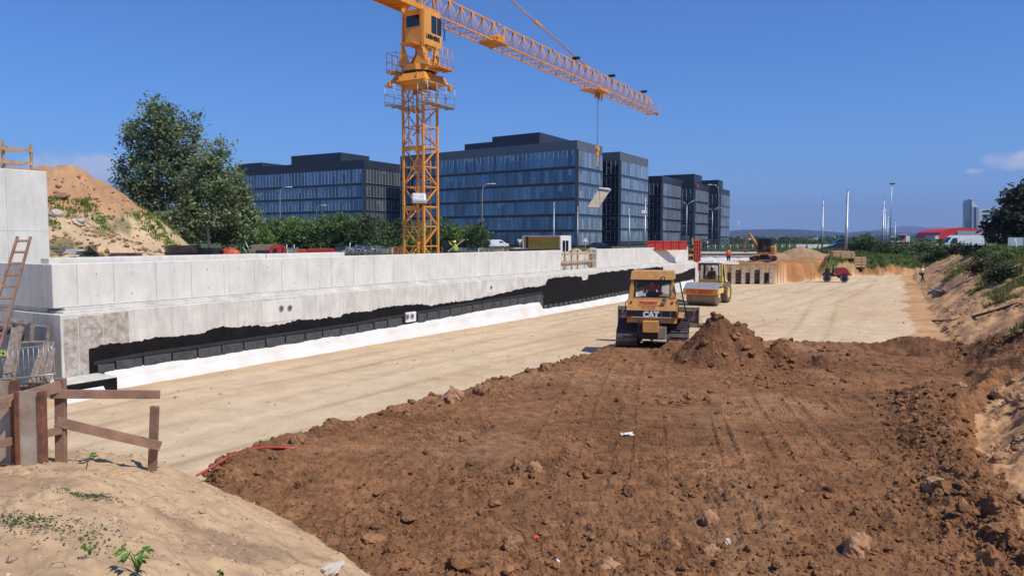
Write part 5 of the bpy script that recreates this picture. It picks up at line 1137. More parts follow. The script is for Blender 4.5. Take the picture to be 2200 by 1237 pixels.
def sedan(label, loc, rz, paint, cat='car'):
    L = 4.5; p = [(2.25, .35), (2.22, .70), (1.35, .92), (.55, 1.38), (-.6, 1.45), (-1.6, 1.1), (-2.2, 1.0), (-2.25, .4)]
    return car('parked_car', label, cat, loc, rz, L, 1.78, p, [('windscreen', ((1.28, .96), (.62, 1.35))), ('rear_window', ((-1.52, 1.13), (-.68, 1.42))), ('side_window', [(1.1, .98), (.5, 1.32), (-.6, 1.38), (-1.35, 1.08), (-1.3, .95)])], paint)
def van(label, loc, rz, paint, L=5.6, Hh=2.3, win=True):
    p = [(L / 2, .4), (L / 2 - .02, .9), (L / 2 - .8, 1.15), (L / 2 - 1.45, Hh * .88), (L / 2 - 1.9, Hh), (-L / 2 + .1, Hh), (-L / 2, Hh - .1), (-L / 2, .4)]
    g_ = [('windscreen', ((L / 2 - .85, 1.2), (L / 2 - 1.42, Hh * .86))), ('side_window', [(L / 2 - 1.1, 1.15), (L / 2 - 1.6, Hh * .82), (L / 2 - 2.2, Hh * .82), (L / 2 - 2.2, 1.15)])]
    return car('van', label, 'van', loc, rz, L, 1.95, p, g_, paint, rw=.35)
m_carw = mat('van_white', (.80, .80, .80), rough=.25, var=.03); m_cark = mat('car_black', (.012, .013, .018), rough=.2, var=.1); m_carg = mat('car_dark_grey', (.05, .055, .065), rough=.25, var=.1)
def at(px, Y, z=None): p = P(px, 500, Y); return Vector((p.x, p.y, H(p.x, p.y) if z is None else z))
van('small white van parked in front of the largest office block', at(1070, 175), R(-75), m_carw, 4.6, 1.85)
sedan('black car parked between the orange cabin and the red formwork', at(1287, 140), R(-60), m_cark)
sedan('dark grey car standing before the pale concrete barrier', at(1805, 118), R(80), m_carg)
sedan('black car driving behind the pale concrete barrier', at(1812, 150, 3.3), R(85), m_cark)
van('long white van behind the scrub at the red roofed hall', at(2063, 112, 2.9), R(84), m_carw, 5.9, 2.3)

# ================================================================ FOLIAGE
m_leaf = mat('leaves', None, rough=.55, attr='col', var=.15, scale=1.5, trans=.42, spec=.35)
m_grass = mat('grass_blades', None, rough=.7, attr='col', var=.15, scale=1.5, trans=.25, spec=.2)
def leafmesh(name, cen, size, cols, parent, aspect=1.6, up=.35, mt=None, seed=0):
    rg = np.random.default_rng(seed); n = len(cen)
    nr = rg.normal(0, 1, (n, 3)); nr[:, 2] = np.abs(nr[:, 2]) + up; nr /= np.linalg.norm(nr, axis=1)[:, None]
    t = np.cross(nr, rg.normal(0, 1, (n, 3))); t /= np.linalg.norm(t, axis=1)[:, None]; b = np.cross(nr, t)
    s = (size * rg.uniform(.6, 1.3, n))[:, None]; u = t * s * aspect / 2; v = b * s / 2
    bend = nr * s * .12
    V = np.stack([cen - u, cen - v * .9 + bend, cen + u, cen + v * .9 + bend], 1).reshape(-1, 3)
    Fq = np.arange(n * 4).reshape(-1, 4); C = np.repeat(cols, 4, axis=0)
    return npmesh(name, V, Fq, mt or m_leaf, parent, col=C)
def crown(name, parent, blobs, ncl, per, lsize, csize, base, seed, var=.35, up=.35, aspect=1.5):
    """blobs: (x,y,z,rx,ry,rz) local to parent; leaves gathered in clumps near the shell, with gaps between"""
    rg = np.random.default_rng(seed); bl = np.array(blobs, float); wts = (bl[:, 3] * bl[:, 4] * bl[:, 5]) ** .67; wts /= wts.sum()
    k = rg.choice(len(bl), ncl, p=wts); d = rg.normal(0, 1, (ncl, 3)); d /= np.linalg.norm(d, axis=1)[:, None]; r = rg.uniform(.35, 1.0, ncl) ** .45 * rg.uniform(.86, 1.12, ncl)
    cc_ = bl[k, :3] + d * bl[k, 3:6] * r[:, None]; cs = csize * rg.uniform(.5, 1.35, ncl)
    sh = rg.uniform(1 - var, 1 + var, ncl)
    cen = np.repeat(cc_, per, 0) + rg.normal(0, 1, (ncl * per, 3)) * np.repeat(cs, per)[:, None] * np.array([1, 1, .7])
    c = np.array(base)[None] * np.repeat(sh, per)[:, None] * rg.uniform(.75, 1.3, ncl * per)[:, None]; c[:, 0] *= rg.uniform(.8, 1.35, ncl * per)
    return leafmesh(name, cen, lsize, c, parent, aspect, up, seed=seed + 1)
def trunks(parent, stems, m_=None):
    for st in stems: mb = MB(); mb.tube(st[0], st[1], 7); mb.build('trunk', m_ or m_bark, parent)
# the big tree group left of the offices, three crowns grown together
def bigtree(label, bx, by, Y, blobs, ncl, per, ls, cs, base, seed, stems, group=None, nm='tree'):
    b = P(bx, by, Y); b.z = H(b.x, b.y) - .1; r = root(nm, label, 'tree', b, group=group); mpp = Y / F
    bl = []
    for px, py, rx, rz in blobs: p = P(px, py, Y) - b; bl.append((p.x, random.uniform(-.6, .6), p.z, rx * mpp, min(rx, 75) * mpp * .85, rz * mpp))
    crown('crown', r, bl, ncl, per, ls, cs, base, seed)
    mb_st = []
    for pts in stems: q = [P(px, py, Y + dy) - b for px, py, dy in pts]; n = len(q); q[0].z = -.2; mb_st.append((q, [.13 * (1 - .75 * i / (n - 1)) for i in range(n)]))
    trunks(r, mb_st); return r
LG = (.20, .26, .13)
bigtree('tall broad green tree beside the sand mound, largest tree in the photo', 352, 525, 60, [(345, 262, 42, 40), (300, 300, 48, 45), (385, 300, 52, 50), (290, 370, 50, 60), (350, 370, 70, 65), (410, 375, 50, 60), (295, 440, 52, 45), (350, 455, 70, 55), (345, 230, 20, 16), (430, 258, 14, 18), (278, 285, 16, 16)], 600, 30, .20, .36, LG, 3,
        [[(350, 525, 0), (345, 440, 0), (338, 350, .2), (345, 250, 0)], [(385, 525, .2), (392, 440, 0), (400, 350, .3), (415, 290, 0)], [(330, 525, -.4), (318, 450, -.6), (300, 380, -.3), (290, 320, 0)], [(400, 525, -1), (404, 460, -1.2), (412, 400, -1)]])
bigtree('smaller green tree with a leaning pale stem right of the tallest tree', 440, 528, 57, [(452, 345, 30, 34), (425, 400, 48, 45), (470, 400, 40, 45), (440, 460, 62, 50), (395, 485, 50, 35), (478, 312, 10, 14), (472, 335, 14, 18)], 330, 30, .19, .34, (.21, .28, .13), 9,
        [[(398, 528, -.6), (404, 470, -.8), (408, 420, -.5), (405, 370, 0)], [(424, 528, 0), (430, 470, 0), (440, 400, .2), (455, 340, 0)], [(452, 528, -.3), (446, 480, -.6), (452, 420, -.3)], [(388, 528, -.4), (398, 495, -.8), (402, 480, -.8)]])
bigtree('rounded green tree in front of the left end of the first office block', 510, 530, 60, [(500, 385, 26, 28), (505, 430, 40, 45), (525, 470, 26, 38), (480, 480, 45, 42), (510, 500, 38, 28)], 240, 29, .20, .34, (.21, .285, .12), 17,
        [[(505, 530, 0), (500, 470, 0), (498, 400, 0)], [(520, 530, 0), (524, 480, 0), (520, 440, 0)]])
# hedge of bushes before the offices
hb = [(548, 478, 30), (572, 470, 34), (612, 466, 36), (650, 463, 36), (690, 458, 38), (735, 457, 38), (775, 461, 38), (812, 463, 36), (850, 470, 34), (895, 474, 34), (946, 470, 32), (975, 480, 26), (1003, 484, 24), (1026, 476, 22)]
lab = ['first bush beside the trees at the left end of the hedge', 'pale green bush under the dry branches', 'light green bush under the left curved street lamp', 'mid green bush below the small lamp arm', 'dark green bush in the left half of the hedge', 'tall rounded bush in the middle of the hedge', 'dense dark bush below the corner of the first office block', 'dark bush left of the crane mast, two bushes away', 'bush directly left of the crane mast', 'bush seen through the crane mast', 'bush directly right of the crane mast', 'low bush midway between crane mast and street lamp', 'low bush next but one to the street lamp', 'rounded small tree just left of the tall street lamp']
for i, (px, pt, rr_) in enumerate(hb):
    Y = 98 + (i * 37 % 13) - 6; b = P(px, 520, Y); b.z = H(b.x, b.y) - .1; r = root('bush', lab[i], 'bush', b, group='bushes of the hedge before the offices'); m_ = Y / F
    top = P(px, pt, Y).z - b.z; rad = rr_ * m_
    bl = [(0, 0, top * .62, rad * .95, rad, top * .38), (-rad * .6, .4, top * .42, rad * .8, rad * .8, top * .34), (rad * .6, -.3, top * .42, rad * .8, rad * .8, top * .36), (0, -.5, top * .25, rad * 1.15, rad * .9, top * .28), (rad * .35, 0, top * .8, rad * .4, rad * .4, top * .18)]
    base = [(.16, .26, .055), (.11, .18, .055), (.13, .22, .055)][i % 3]
    if i in (6, 7, 8): base = (.09, .145, .05)
    crown('leaves', r, bl, 190, 20, .24, .33, base, 100 + i, .4)
    trunks(r, [([(x_, 0, 0), (x_ * 1.8, .1, top * .6)], [.07, .03]) for x_ in (-.5, .2, .6)])
b = P(603, 500, 103); b.z = H(b.x, b.y); r = root('dry_bush', 'leafless grey brown bush behind the hedge under the left street lamp', 'bush', b)
mb = MB(); rg_ = random.Random(4)
def twig(p, d, L, rad, lv):
    q = p + d * L; mb.tube([p, q], [rad, rad * .6], 3, cap=False)
    if lv: 
        for _ in range(4): dd = (d + Vector((rg_.uniform(-.7, .7), rg_.uniform(-.7, .7), rg_.uniform(-.2, .5)))).normalized(); twig(p.lerp(q, rg_.uniform(.5, 1)), dd, L * rg_.uniform(.5, .8), rad * .55, lv - 1)
for k in range(7): twig(Vector((rg_.uniform(-.8, .8), 0, 0)), Vector((rg_.uniform(-.5, .5), 0, 1)).normalized(), 2.4, .05, 3)
mb.build('branches', m_bark, r)
# right-hand side: large dark tree, scrub, tall herbs
bigtree('large dark leafed tree cut by the right picture edge', 2195, 528, 80, [(2200, 430, 42, 36), (2165, 455, 34, 32), (2215, 470, 60, 45), (2150, 490, 34, 26), (2190, 500, 60, 32), (2240, 420, 40, 40)], 330, 22, .34, .34, (.06, .078, .045), 31,
        [[(2195, 528, 0), (2192, 470, 0), (2200, 420, 0)], [(2205, 528, 0), (2180, 480, 0), (2165, 450, 0)]])
rb_ = [(1858, 500, 26, 114, 'pointed dark bush right of the parked dark grey car'), (1838, 517, 16, 120, 'low bush behind the lumber stacks'), (1905, 522, 26, 113, 'bush in front of the pale distant building'), (1945, 524, 26, 111, 'bush right of the pale distant building'), (1985, 520, 26, 108, 'bush left of the red roofed hall'), (2022, 518, 24, 101, 'dark bush below the left end of the red roof'), (2060, 524, 24, 92, 'bush in front of the long white van'), (2098, 530, 24, 82, 'bush below the grey tower'), (2135, 536, 26, 66, 'bush at the foot of the large dark tree'), (2180, 540, 34, 56, 'bush beside the small sign at the right edge'), (2165, 575, 26, 47, 'spiky olive shrub on the top edge of the right embankment'), (1965, 541, 18, 106, 'low shrub above the head of the walking worker'), (2120, 560, 24, 56, 'reddish shrub on the right embankment slope')]
for i, (px, pt, rr_, Y, lb_) in enumerate(rb_):
    b = P(px, 545, Y); b.z = H(b.x, b.y) - .1; m_ = Y / F; top = max(.8, P(px, pt, Y).z - b.z); rad = rr_ * m_
    r = root('shrub', lb_, 'shrub', b, group='shrubs on the right bank')
    bl = [(0, 0, top * .55, rad * .75, rad * .8, top * .45), (-rad * .6, .3, top * .33, rad * .7, rad * .7, top * .3), (rad * .55, -.3, top * .36, rad * .75, rad * .7, top * .33)]
    base = [(.09, .145, .045), (.12, .19, .05), (.07, .11, .042), (.11, .16, .055)][i % 4]
    if i == 12: base = (.11, .085, .04)
    crown('leaves', r, bl, 130, 18, .20 if Y > 70 else .15, .26, base, 300 + i, .4)
    trunks(r, [([(x_, 0, 0), (x_ * 1.6, .1, top * .55)], [.05, .02]) for x_ in (-.3, .3)])
def scatter(name, label, cat, gen, n, cond, hts, wd, base, seed, blades=5, maxn=20000, kind='stuff', zf=None):
    rg = np.random.default_rng(seed); x, y = gen(rg, n); z, c, zo = terrain(x, y, False); ok = cond(x, y, z, zo); x, y, z = x[ok][:maxn], y[ok][:maxn], z[ok][:maxn]; m = len(x)
    X = np.repeat(x, blades) + rg.normal(0, .10, m * blades); Yy = np.repeat(y, blades) + rg.normal(0, .10, m * blades); Z = np.repeat(z, blades) - .04
    a = rg.uniform(0, 6.28, m * blades); h = rg.uniform(hts[0], hts[1], m)[:, None].repeat(blades, 1).ravel() * rg.uniform(.6, 1.2, m * blades); w_ = wd * rg.uniform(.6, 1.4, m * blades); ln = rg.uniform(.05, .5, m * blades) * h
    la = rg.uniform(0, 6.28, m * blades); dx, dy = np.cos(a) * w_ / 2, np.sin(a) * w_ / 2; tx, ty = np.cos(la) * ln, np.sin(la) * ln
    V = np.stack([np.stack([X - dx, Yy - dy, Z], -1), np.stack([X + dx, Yy + dy, Z], -1), np.stack([X + dx * .8 + tx * .5, Yy + dy * .8 + ty * .5, Z + h * .6], -1), np.stack([X + tx, Yy + ty, Z + h], -1)], 1).reshape(-1, 3)
    c = np.array(base)[None] * rg.uniform(.6, 1.4, m)[:, None].repeat(blades, 0) * rg.uniform(.8, 1.2, (m * blades, 1)); c[:, 0] *= rg.uniform(.8, 1.5, m * blades)
    o = npmesh(name, V, np.arange(len(V)).reshape(-1, 4), m_grass, col=np.repeat(c, 4, 0)); tag(o, label, cat, kind=kind); return o
def gen_view(a0, a1, r0, r1):
    def g(rg, n): t = rg.uniform(math.atan((a0 - 1100) / F), math.atan((a1 - 1100) / F), n); r = np.exp(rg.uniform(math.log(r0), math.log(r1), n)); return r * np.sin(t), r * np.cos(t)
    return g
scatter('tall_grass', 'tall green grass and herbs covering the right bank', 'grass', gen_view(1560, 2260, 25, 150), 60000, lambda x, y, z, zo: (zo == 4), (.25, .65), .11, (.15, .22, .055), 41, 7, 24000)
scatter('sparse_weeds', 'sparse weeds growing down the right embankment', 'weeds', gen_view(1950, 2260, 16, 90), 60000, lambda x, y, z, zo: (zo == 2) & (z > 1.2) & (fbm(x * .6, y * .6, 3, 401) + .10 * (z - 2.4) > .03), (.08, .32), .07, (.20, .22, .075), 42, 6, 5000)
scatter('mound_weeds', 'green weeds growing on the lower slope of the sand mound', 'weeds', gen_view(80, 400, 30, 60), 60000, lambda x, y, z, zo: ((zo == 5) & (z < 7.2) | (zo == 3)) & (y > 32) & (fbm(x * .6, y * .6, 3, 403) > .13), (.06, .30), .10, (.17, .25, .06), 43, 7, 900)
scatter('yard_grass', 'green undergrowth at the foot of the hedge and trees', 'grass', gen_view(300, 1060, 52, 112), 30000, lambda x, y, z, zo: (zo == 3) & (y > 56), (.2, .8), .14, (.13, .20, .055), 44, 6, 9000)
# seedlings and weeds on the near bank
def seedling(label, px, py, z, n, ls, h, seed, base=(.10, .20, .03)):
    p = G(px, py, z)
    for _ in range(6): z = H(p.x, p.y); p = G(px, py, z)
    r = root('seedling', label, 'plant', (p.x, p.y, z)); rg = random.Random(seed); mb = MB(); mb2 = MB()
    for k in range(n):
        a = rg.uniform(0, 6.28); t = rg.uniform(.5, 1); tip = Vector((math.cos(a) * h * .55 * rg.uniform(.4, 1.1), math.sin(a) * h * .4, h * t)); mb.tube([(0, 0, -.02), tip * .5 + Vector((0, 0, h * .1)), tip], [.006, .004, .002], 4)
        d = tip.normalized(); s_ = d.cross(Vector((rg.uniform(-1, 1), rg.uniform(-1, 1), .3))).normalized(); L = ls * rg.uniform(.7, 1.2); o_ = Vector((d.x, d.y, -.15)).normalized()
        for m_2 in (-1, 0, 1):
            ax_ = (o_ + s_ * m_2 * .7).normalized(); sd_ = ax_.cross(Vector((0, 0, 1))).normalized(); c = tip - d * (.01 if m_2 == 0 else h * .08)
            mb2.add([c, c + ax_ * L * .5 + sd_ * L * .2 + Vector((0, 0, .01)), c + ax_ * L, c + ax_ * L * .5 - sd_ * L * .2 + Vector((0, 0, .01)), c + ax_ * L * .5 - Vector((0, 0, .008))], [(0, 1, 4), (1, 2, 4), (2, 3, 4), (3, 0, 4)])
    mb.build('stem', mt_g, r); mb2.build('leaves', mt_g, r)
mt_g = mat('seedling_green', (.13, .27, .035), rough=.5, var=.3, scale=9, trans=.2)
seedling('bright green leafy seedling at the bottom edge of the sandy bank', 297, 1222, 2.8, 9, .075, .17, 3)
seedling('single small seedling right of the left fence post', 185, 1003, 2.0, 3, .075, .20, 4)
seedling('small dark weed left of the bottom seedling', 192, 1185, 2.6, 5, .03, .06, 5)
seedling('tiny green weed at the very bottom of the sandy bank', 478, 1236, 2.4, 4, .03, .05, 6)
def nearz(px, py, z=2.4):
    p = G(px, py, z)
    for _ in range(8): z = H(p.x, p.y); p = G(px, py, z)
    return Vector((p.x, p.y, z))
for lb_, px, py, sx, n, sd in (('low green creeping weed patch at the left edge of the bank', 35, 1110, .42, 900, 51), ('small creeping weed patch on the bank below the fence', 186, 1048, .14, 260, 52)):
    c = nearz(px, py); rg = np.random.default_rng(sd); x = c.x + rg.normal(0, sx, n); y = c.y + rg.normal(0, sx * .4, n); z = terrain(x, y, True)[0] + rg.uniform(0, .03, n)
    o = leafmesh('creeping_weed', np.stack([x, y, z], -1), .018, np.tile(np.array([[.09, .14, .045]]), (n, 1)) * rg.uniform(.6, 1.3, (n, 1)), None, 1.4, 1.2, seed=sd); tag(o, lb_, 'weeds', kind='stuff')
# dry roots and litter on the bank
rg = np.random.default_rng(61); x = rg.uniform(-6.5, 0, 1500); y = rg.uniform(3.2, 11, 1500); z, _, zo = terrain(x, y, True); ok = (zo == 6) & (fbm(x * .9, y * .9, 3, 405) > .02); mb = MB()
for xx, yy, zz_ in list(zip(x[ok], y[ok], z[ok]))[:420]:
    a = random.uniform(0, 3.1); L = random.uniform(.03, .14); mb.tube([(xx, yy, zz_), (xx + math.cos(a) * L * .5, yy + math.sin(a) * L * .5, zz_ + random.uniform(.005, .03)), (xx + math.cos(a + .5) * L, yy + math.sin(a + .5) * L, zz_ + .003)], .0028, 3, cap=False)
tag(mb.build('dry_twigs', m_woodg), 'dry twigs and rootlets scattered over the sandy bank', 'twigs', kind='stuff')

# ================================================================ CLODS AND STONES
def ico(sub=1):
    t = (1 + 5 ** .5) / 2; v = [(-1, t, 0), (1, t, 0), (-1, -t, 0), (1, -t, 0), (0, -1, t), (0, 1, t), (0, -1, -t), (0, 1, -t), (t, 0, -1), (t, 0, 1), (-t, 0, -1), (-t, 0, 1)]
    f = [(0, 11, 5), (0, 5, 1), (0, 1, 7), (0, 7, 10), (0, 10, 11), (1, 5, 9), (5, 11, 4), (11, 10, 2), (10, 7, 6), (7, 1, 8), (3, 9, 4), (3, 4, 2), (3, 2, 6), (3, 6, 8), (3, 8, 9), (4, 9, 5), (2, 4, 11), (6, 2, 10), (8, 6, 7), (9, 8, 1)]
    v = [Vector(p).normalized() for p in v]
    for _ in range(sub):
        c = {}; nf = []
        def mid(a, b):
            k = (min(a, b), max(a, b))
            if k not in c: c[k] = len(v); v.append(((v[a] + v[b]) / 2).normalized())
            return c[k]
        for a, b, d in f: ab, bd, da = mid(a, b), mid(b, d), mid(d, a); nf += [(a, ab, da), (b, bd, ab), (d, da, bd), (ab, bd, da)]
        f = nf
    return np.array([tuple(p) for p in v]), np.array(f)
IV, IF_ = ico(1); IV2, IF2 = ico(3)
def lumpy(V, seed, amp=.3):
    return V * (1 + amp * (2 * fbm(V[:, 0] * 1.3 + seed * 7.1 + V[:, 2], V[:, 1] * 1.3 - V[:, 2] * .7 + seed, 3, seed % 90)))[:, None]
def clods(name, label, x, y, size, base, seed, embed=.25, flat=.75):
    rg = np.random.default_rng(seed); n = len(x); z = terrain(x, y, True)[0]; var = [lumpy(IV, seed + k, .8) for k in range(8)]
    Vs = np.empty((n, len(IV), 3), np.float32); a = rg.uniform(0, 6.28, n); sc3 = size[:, None] * rg.uniform(.65, 1.25, (n, 3)) * np.array([1, 1, flat])
    for i in range(n):
        v = var[i % 8] * sc3[i]; ca, sa = math.cos(a[i]), math.sin(a[i]); Vs[i, :, 0] = v[:, 0] * ca - v[:, 1] * sa + x[i]; Vs[i, :, 1] = v[:, 0] * sa + v[:, 1] * ca + y[i]; Vs[i, :, 2] = v[:, 2] + z[i] + size[i] * (flat - embed * 2.2)
    Fq = (IF_[None] + (np.arange(n) * len(IV))[:, None, None]).reshape(-1, 3); c = np.array(base)[None] * rg.uniform(.75, 1.3, (n, 1)); C = np.repeat(c, len(IV), 0)
    o = npmesh(name, Vs.reshape(-1, 3), Fq, m_soil, col=C); tag(o, label, 'soil', kind='stuff')
rg = np.random.default_rng(71)
gx, gy = gen_view(300, 2300, 8.5, 33)(rg, 60000); pool = inpoly(gx, gy, SOIL); gx, gy = gx[pool], gy[pool]
dE = segd(gx, gy, SOIL[:17]); wrd = segd(gx, gy, [(7.0, 9), (7.8, 13.2), (8.8, 15.5), (10.2, 18.5), (11.4, 20.8)]); wr2 = segd(gx, gy, [(15.9, 30.5), (17.0, 28), (17.8, 25.0)]); pd = segd(gx, gy, [(p[0], p[1]) for p in PILE])
dens = .04 + .34 * (1 - sstep(9, 16, gy)) + 1.1 * np.exp(-(dE / .5) ** 2) + .9 * np.exp(-(wrd / 1.0) ** 2) + 1.0 * np.exp(-(wr2 / 1.2) ** 2) + .7 * np.exp(-(pd / 1.8) ** 2) + .9 * np.clip(fbm(gx * .5, gy * .5, 3, 91), 0, 1)
keep = (rg.uniform(0, 1.3, len(gx)) < dens) & (terrain(gx, gy, False)[2] == 1); gx, gy, dens = gx[keep], gy[keep], dens[keep]
sz = np.exp(rg.normal(math.log(.024), .62, len(gx))) * (1 + .45 * np.clip(dens - .5, 0, 1)) * np.clip(gy / 15, .8, 1.4); sz = np.clip(sz * (1 - .35 * (fbm(gx * .7, gy * .7, 3, 93) < 0)), .012, .15)
print('clods', len(gx)); gx, gy, sz = gx[:15000], gy[:15000], sz[:15000]
clods('soil_clods', 'brown clods of earth strewn over the tracked soil', gx, gy, sz, (.24, .12, .058), 5)
n = 320; t = rg.uniform(0, 1, n); eg = np.array(SOIL[2:17]); L = rg.uniform(0, len(eg) - 1.001, n); i0 = L.astype(int); f_ = (L - i0)[:, None]; pe = eg[i0] * (1 - f_) + eg[i0 + 1] * f_ + rg.normal(0, .22, (n, 2)); 
zk = terrain(pe[:, 0], pe[:, 1], False)[2]; pe = pe[(zk < 2) & (pe[:, 1] > 12.5)]; n = len(pe)
clods('edge_clods', 'large clods lining the edge of the brown soil', pe[:, 0], pe[:, 1], np.clip(np.exp(rg.normal(math.log(.075), .45, n)), .03, .20), (.25, .12, .055), 6)
x, y = gen_view(1980, 2260, 14, 60)(rg, 3000); zo = terrain(x, y, False)[2]; k = (zo == 2) & (fbm(x * .5, y * .5, 3, 407) > -.02); clods('bank_rubble', 'earth lumps and rubble on the right embankment', x[k][:1100], y[k][:1100], np.clip(np.exp(rg.normal(math.log(.04), .5, len(x[k][:1100]))), .02, .14), (.36, .21, .11), 7)
x, y = gen_view(90, 420, 30, 56)(rg, 3000); zo = terrain(x, y, False)[2]; k = zo == 5; clods('mound_clods', 'clods and stones lying on the sand mound', x[k][:900], y[k][:900], np.clip(np.exp(rg.normal(math.log(.05), .5, len(x[k][:900]))), .02, .22), (.36, .22, .12), 9)
x, y = gen_view(200, 2000, 17, 80)(rg, 5000); zo = terrain(x, y, False)[2]; k = (zo == 0) & (toSO(x, y)[1] < -.8); clods('pit_floor_pebbles', 'small stones and crumbs scattered over the compacted sand', x[k][:600], y[k][:600], np.clip(np.exp(rg.normal(math.log(.013), .6, len(x[k][:600]))), .006, .06) * np.clip(y[k][:600] / 25, 1, 2), (.50, .36, .22), 10)
x = rg.uniform(-6, 0, 5000); y = rg.uniform(3, 13, 5000); zo = terrain(x, y, False)[2]; k = zo == 6; clods('bank_crumbs', 'pale crumbs of sandy soil on the near bank', x[k], y[k], np.clip(np.exp(rg.normal(math.log(.007), .55, k.sum())), .003, .03), (.50, .37, .25), 8)
def rock(label, px, py, w_, h_, d_, base_mat, seed, z0=.35, rz=0.0, nm='rock', grp='large stones and clods lying on the brown soil'):
    p = G(px, py, z0)
    for _ in range(6): z0 = H(p.x, p.y); p = G(px, py, z0)
    V = lumpy(IV2, seed, .55); V = V * (1 + .28 * billow(V[:, 0] * 1.6 + seed, V[:, 1] * 1.6 + V[:, 2] * 1.2, 3, seed) - .14)[:, None]; nrm = np.abs(V).max(); V = V * np.array([w_ / 2, d_ / 2, h_ * .72]); V = V + .02 * w_ * (fbm(V[:, 0] * 12 / w_, V[:, 1] * 12 / w_ + V[:, 2] * 9, 3, seed) [:, None])
    o = npmesh(nm, V + np.array([0, 0, h_ * .28]), IF2, base_mat); o.location = p; o.rotation_euler = (0, 0, rz); tag(o, label, 'rock', grp); return o
m_rk = mat('clod_brown', (.34, .175, .085), rough=.95, col2=(.20, .10, .05), scale=9, bump=.02, bscale=22); m_rk2 = mat('stone_tan', (.50, .29, .15), rough=.95, col2=(.27, .14, .07), scale=6, bump=.012, bscale=25); m_rk3 = mat('stone_pale', (.58, .50, .42), rough=.9, var=.25, bump=.006)
for a in (('large tan stone near the bottom of the brown soil, biggest there', 1838, 1190, .46, .27, .35, m_rk2, 1, ), ('flat brown stone with a sharp shadow near the right heap row', 2018, 1055, .50, .19, .34, m_rk2, 2), ('pale tan boulder on the edge between sand and brown soil', 980, 862, .52, .36, .4, m_rk2, 3), ('brown clod right beside the pale tan boulder', 1035, 850, .42, .32, .34, m_rk, 4),
          ('two toned stone in the middle of the brown soil', 1150, 1015, .26, .20, .22, m_rk2, 5), ('dark clod left of the two toned stone', 1112, 1012, .24, .20, .22, m_rk, 6), ('large clod at the soil edge above the red hose', 640, 950, .42, .20, .30, m_rk, 7), ('clod at the soil edge left of the pale boulder', 876, 893, .24, .20, .24, m_rk, 8),
          ('rounded clod low in the centre right of the soil', 1525, 1125, .25, .22, .25, m_rk2, 9), ('clod at the bottom centre with a dark hollow', 1440, 1180, .26, .18, .22, m_rk, 10), ('broad buried stone at the bottom centre', 1310, 1222, .38, .12, .28, m_rk2, 11), ('yellowish stone at the bottom, right of centre', 1525, 1195, .20, .15, .2, m_rk2, 12),
          ('dark clod at the bottom left of the soil field', 1100, 1180, .28, .18, .22, m_rk, 13), ('grey brown clod amid the right row of heaps', 2040, 935, .34, .22, .3, m_rk, 14), ('pale stone on the right row of heaps', 2065, 832, .3, .15, .25, m_rk2, 15), ('brown clod at the lower right corner', 2140, 1150, .34, .2, .3, m_rk, 16),
          ('small pale stone on the bank toe at the bottom', 712, 1225, .24, .08, .16, m_rk3, 17), ('clod at the soil edge below the bulldozer', 1170, 797, .34, .24, .3, m_rk, 18), ('broad grey rubble stone at the right edge', 2150, 850, .5, .26, .4, m_rk2, 19), ('rubble stone at the right edge beside the broad one', 2190, 835, .42, .3, .4, m_rk, 20), ('small brick red stone in the lower soil', 1152, 1158, .11, .07, .09, m_redo, 21), ('white pebble left in the lower soil', 1198, 1208, .05, .05, .05, m_white, 22), ('pale pebble right in the lower soil', 1562, 1168, .10, .08, .08, m_rk3, 23)):
    rock(*a, rz=random.uniform(0, 6))
# white scrap of foil, red hose, bits on the bank
p = nearz(1347, 934, .35); mb = MB(); n = 6
for i in range(n):
    for j in range(4): mb.v.append((p.x + (i - 2.5) * .055 + random.uniform(-.02, .02), p.y + (j - 1.5) * .09, p.z + .03 + random.uniform(-.012, .022))); 
mb.f = [(i * 4 + j, i * 4 + j + 1, i * 4 + j + 5, i * 4 + j + 4) for i in range(n - 1) for j in range(3)]; mb.m = [0] * len(mb.f); mb.sm = [False] * len(mb.f); tag(mb.build('foil_scrap', m_cloth), 'crumpled white foil scrap lying in the middle of the brown soil', 'litter')
m_hose = mat('red_hose', (.55, .07, .06), rough=.4, var=.15, scale=6)
pts = []
for px, py, z in ((424, 1020, .55), (450, 1006, .50), (485, 985, .42), (512, 970, .36), (545, 963, .40), (580, 960, .42), (612, 961, .42), (650, 963, .38)): pts.append(G(px, py, z))
tag(MB().tube(pts, .024, 8).build('red_hose', m_hose), 'red plastic hose lying across the corner of the brown soil', 'hose')

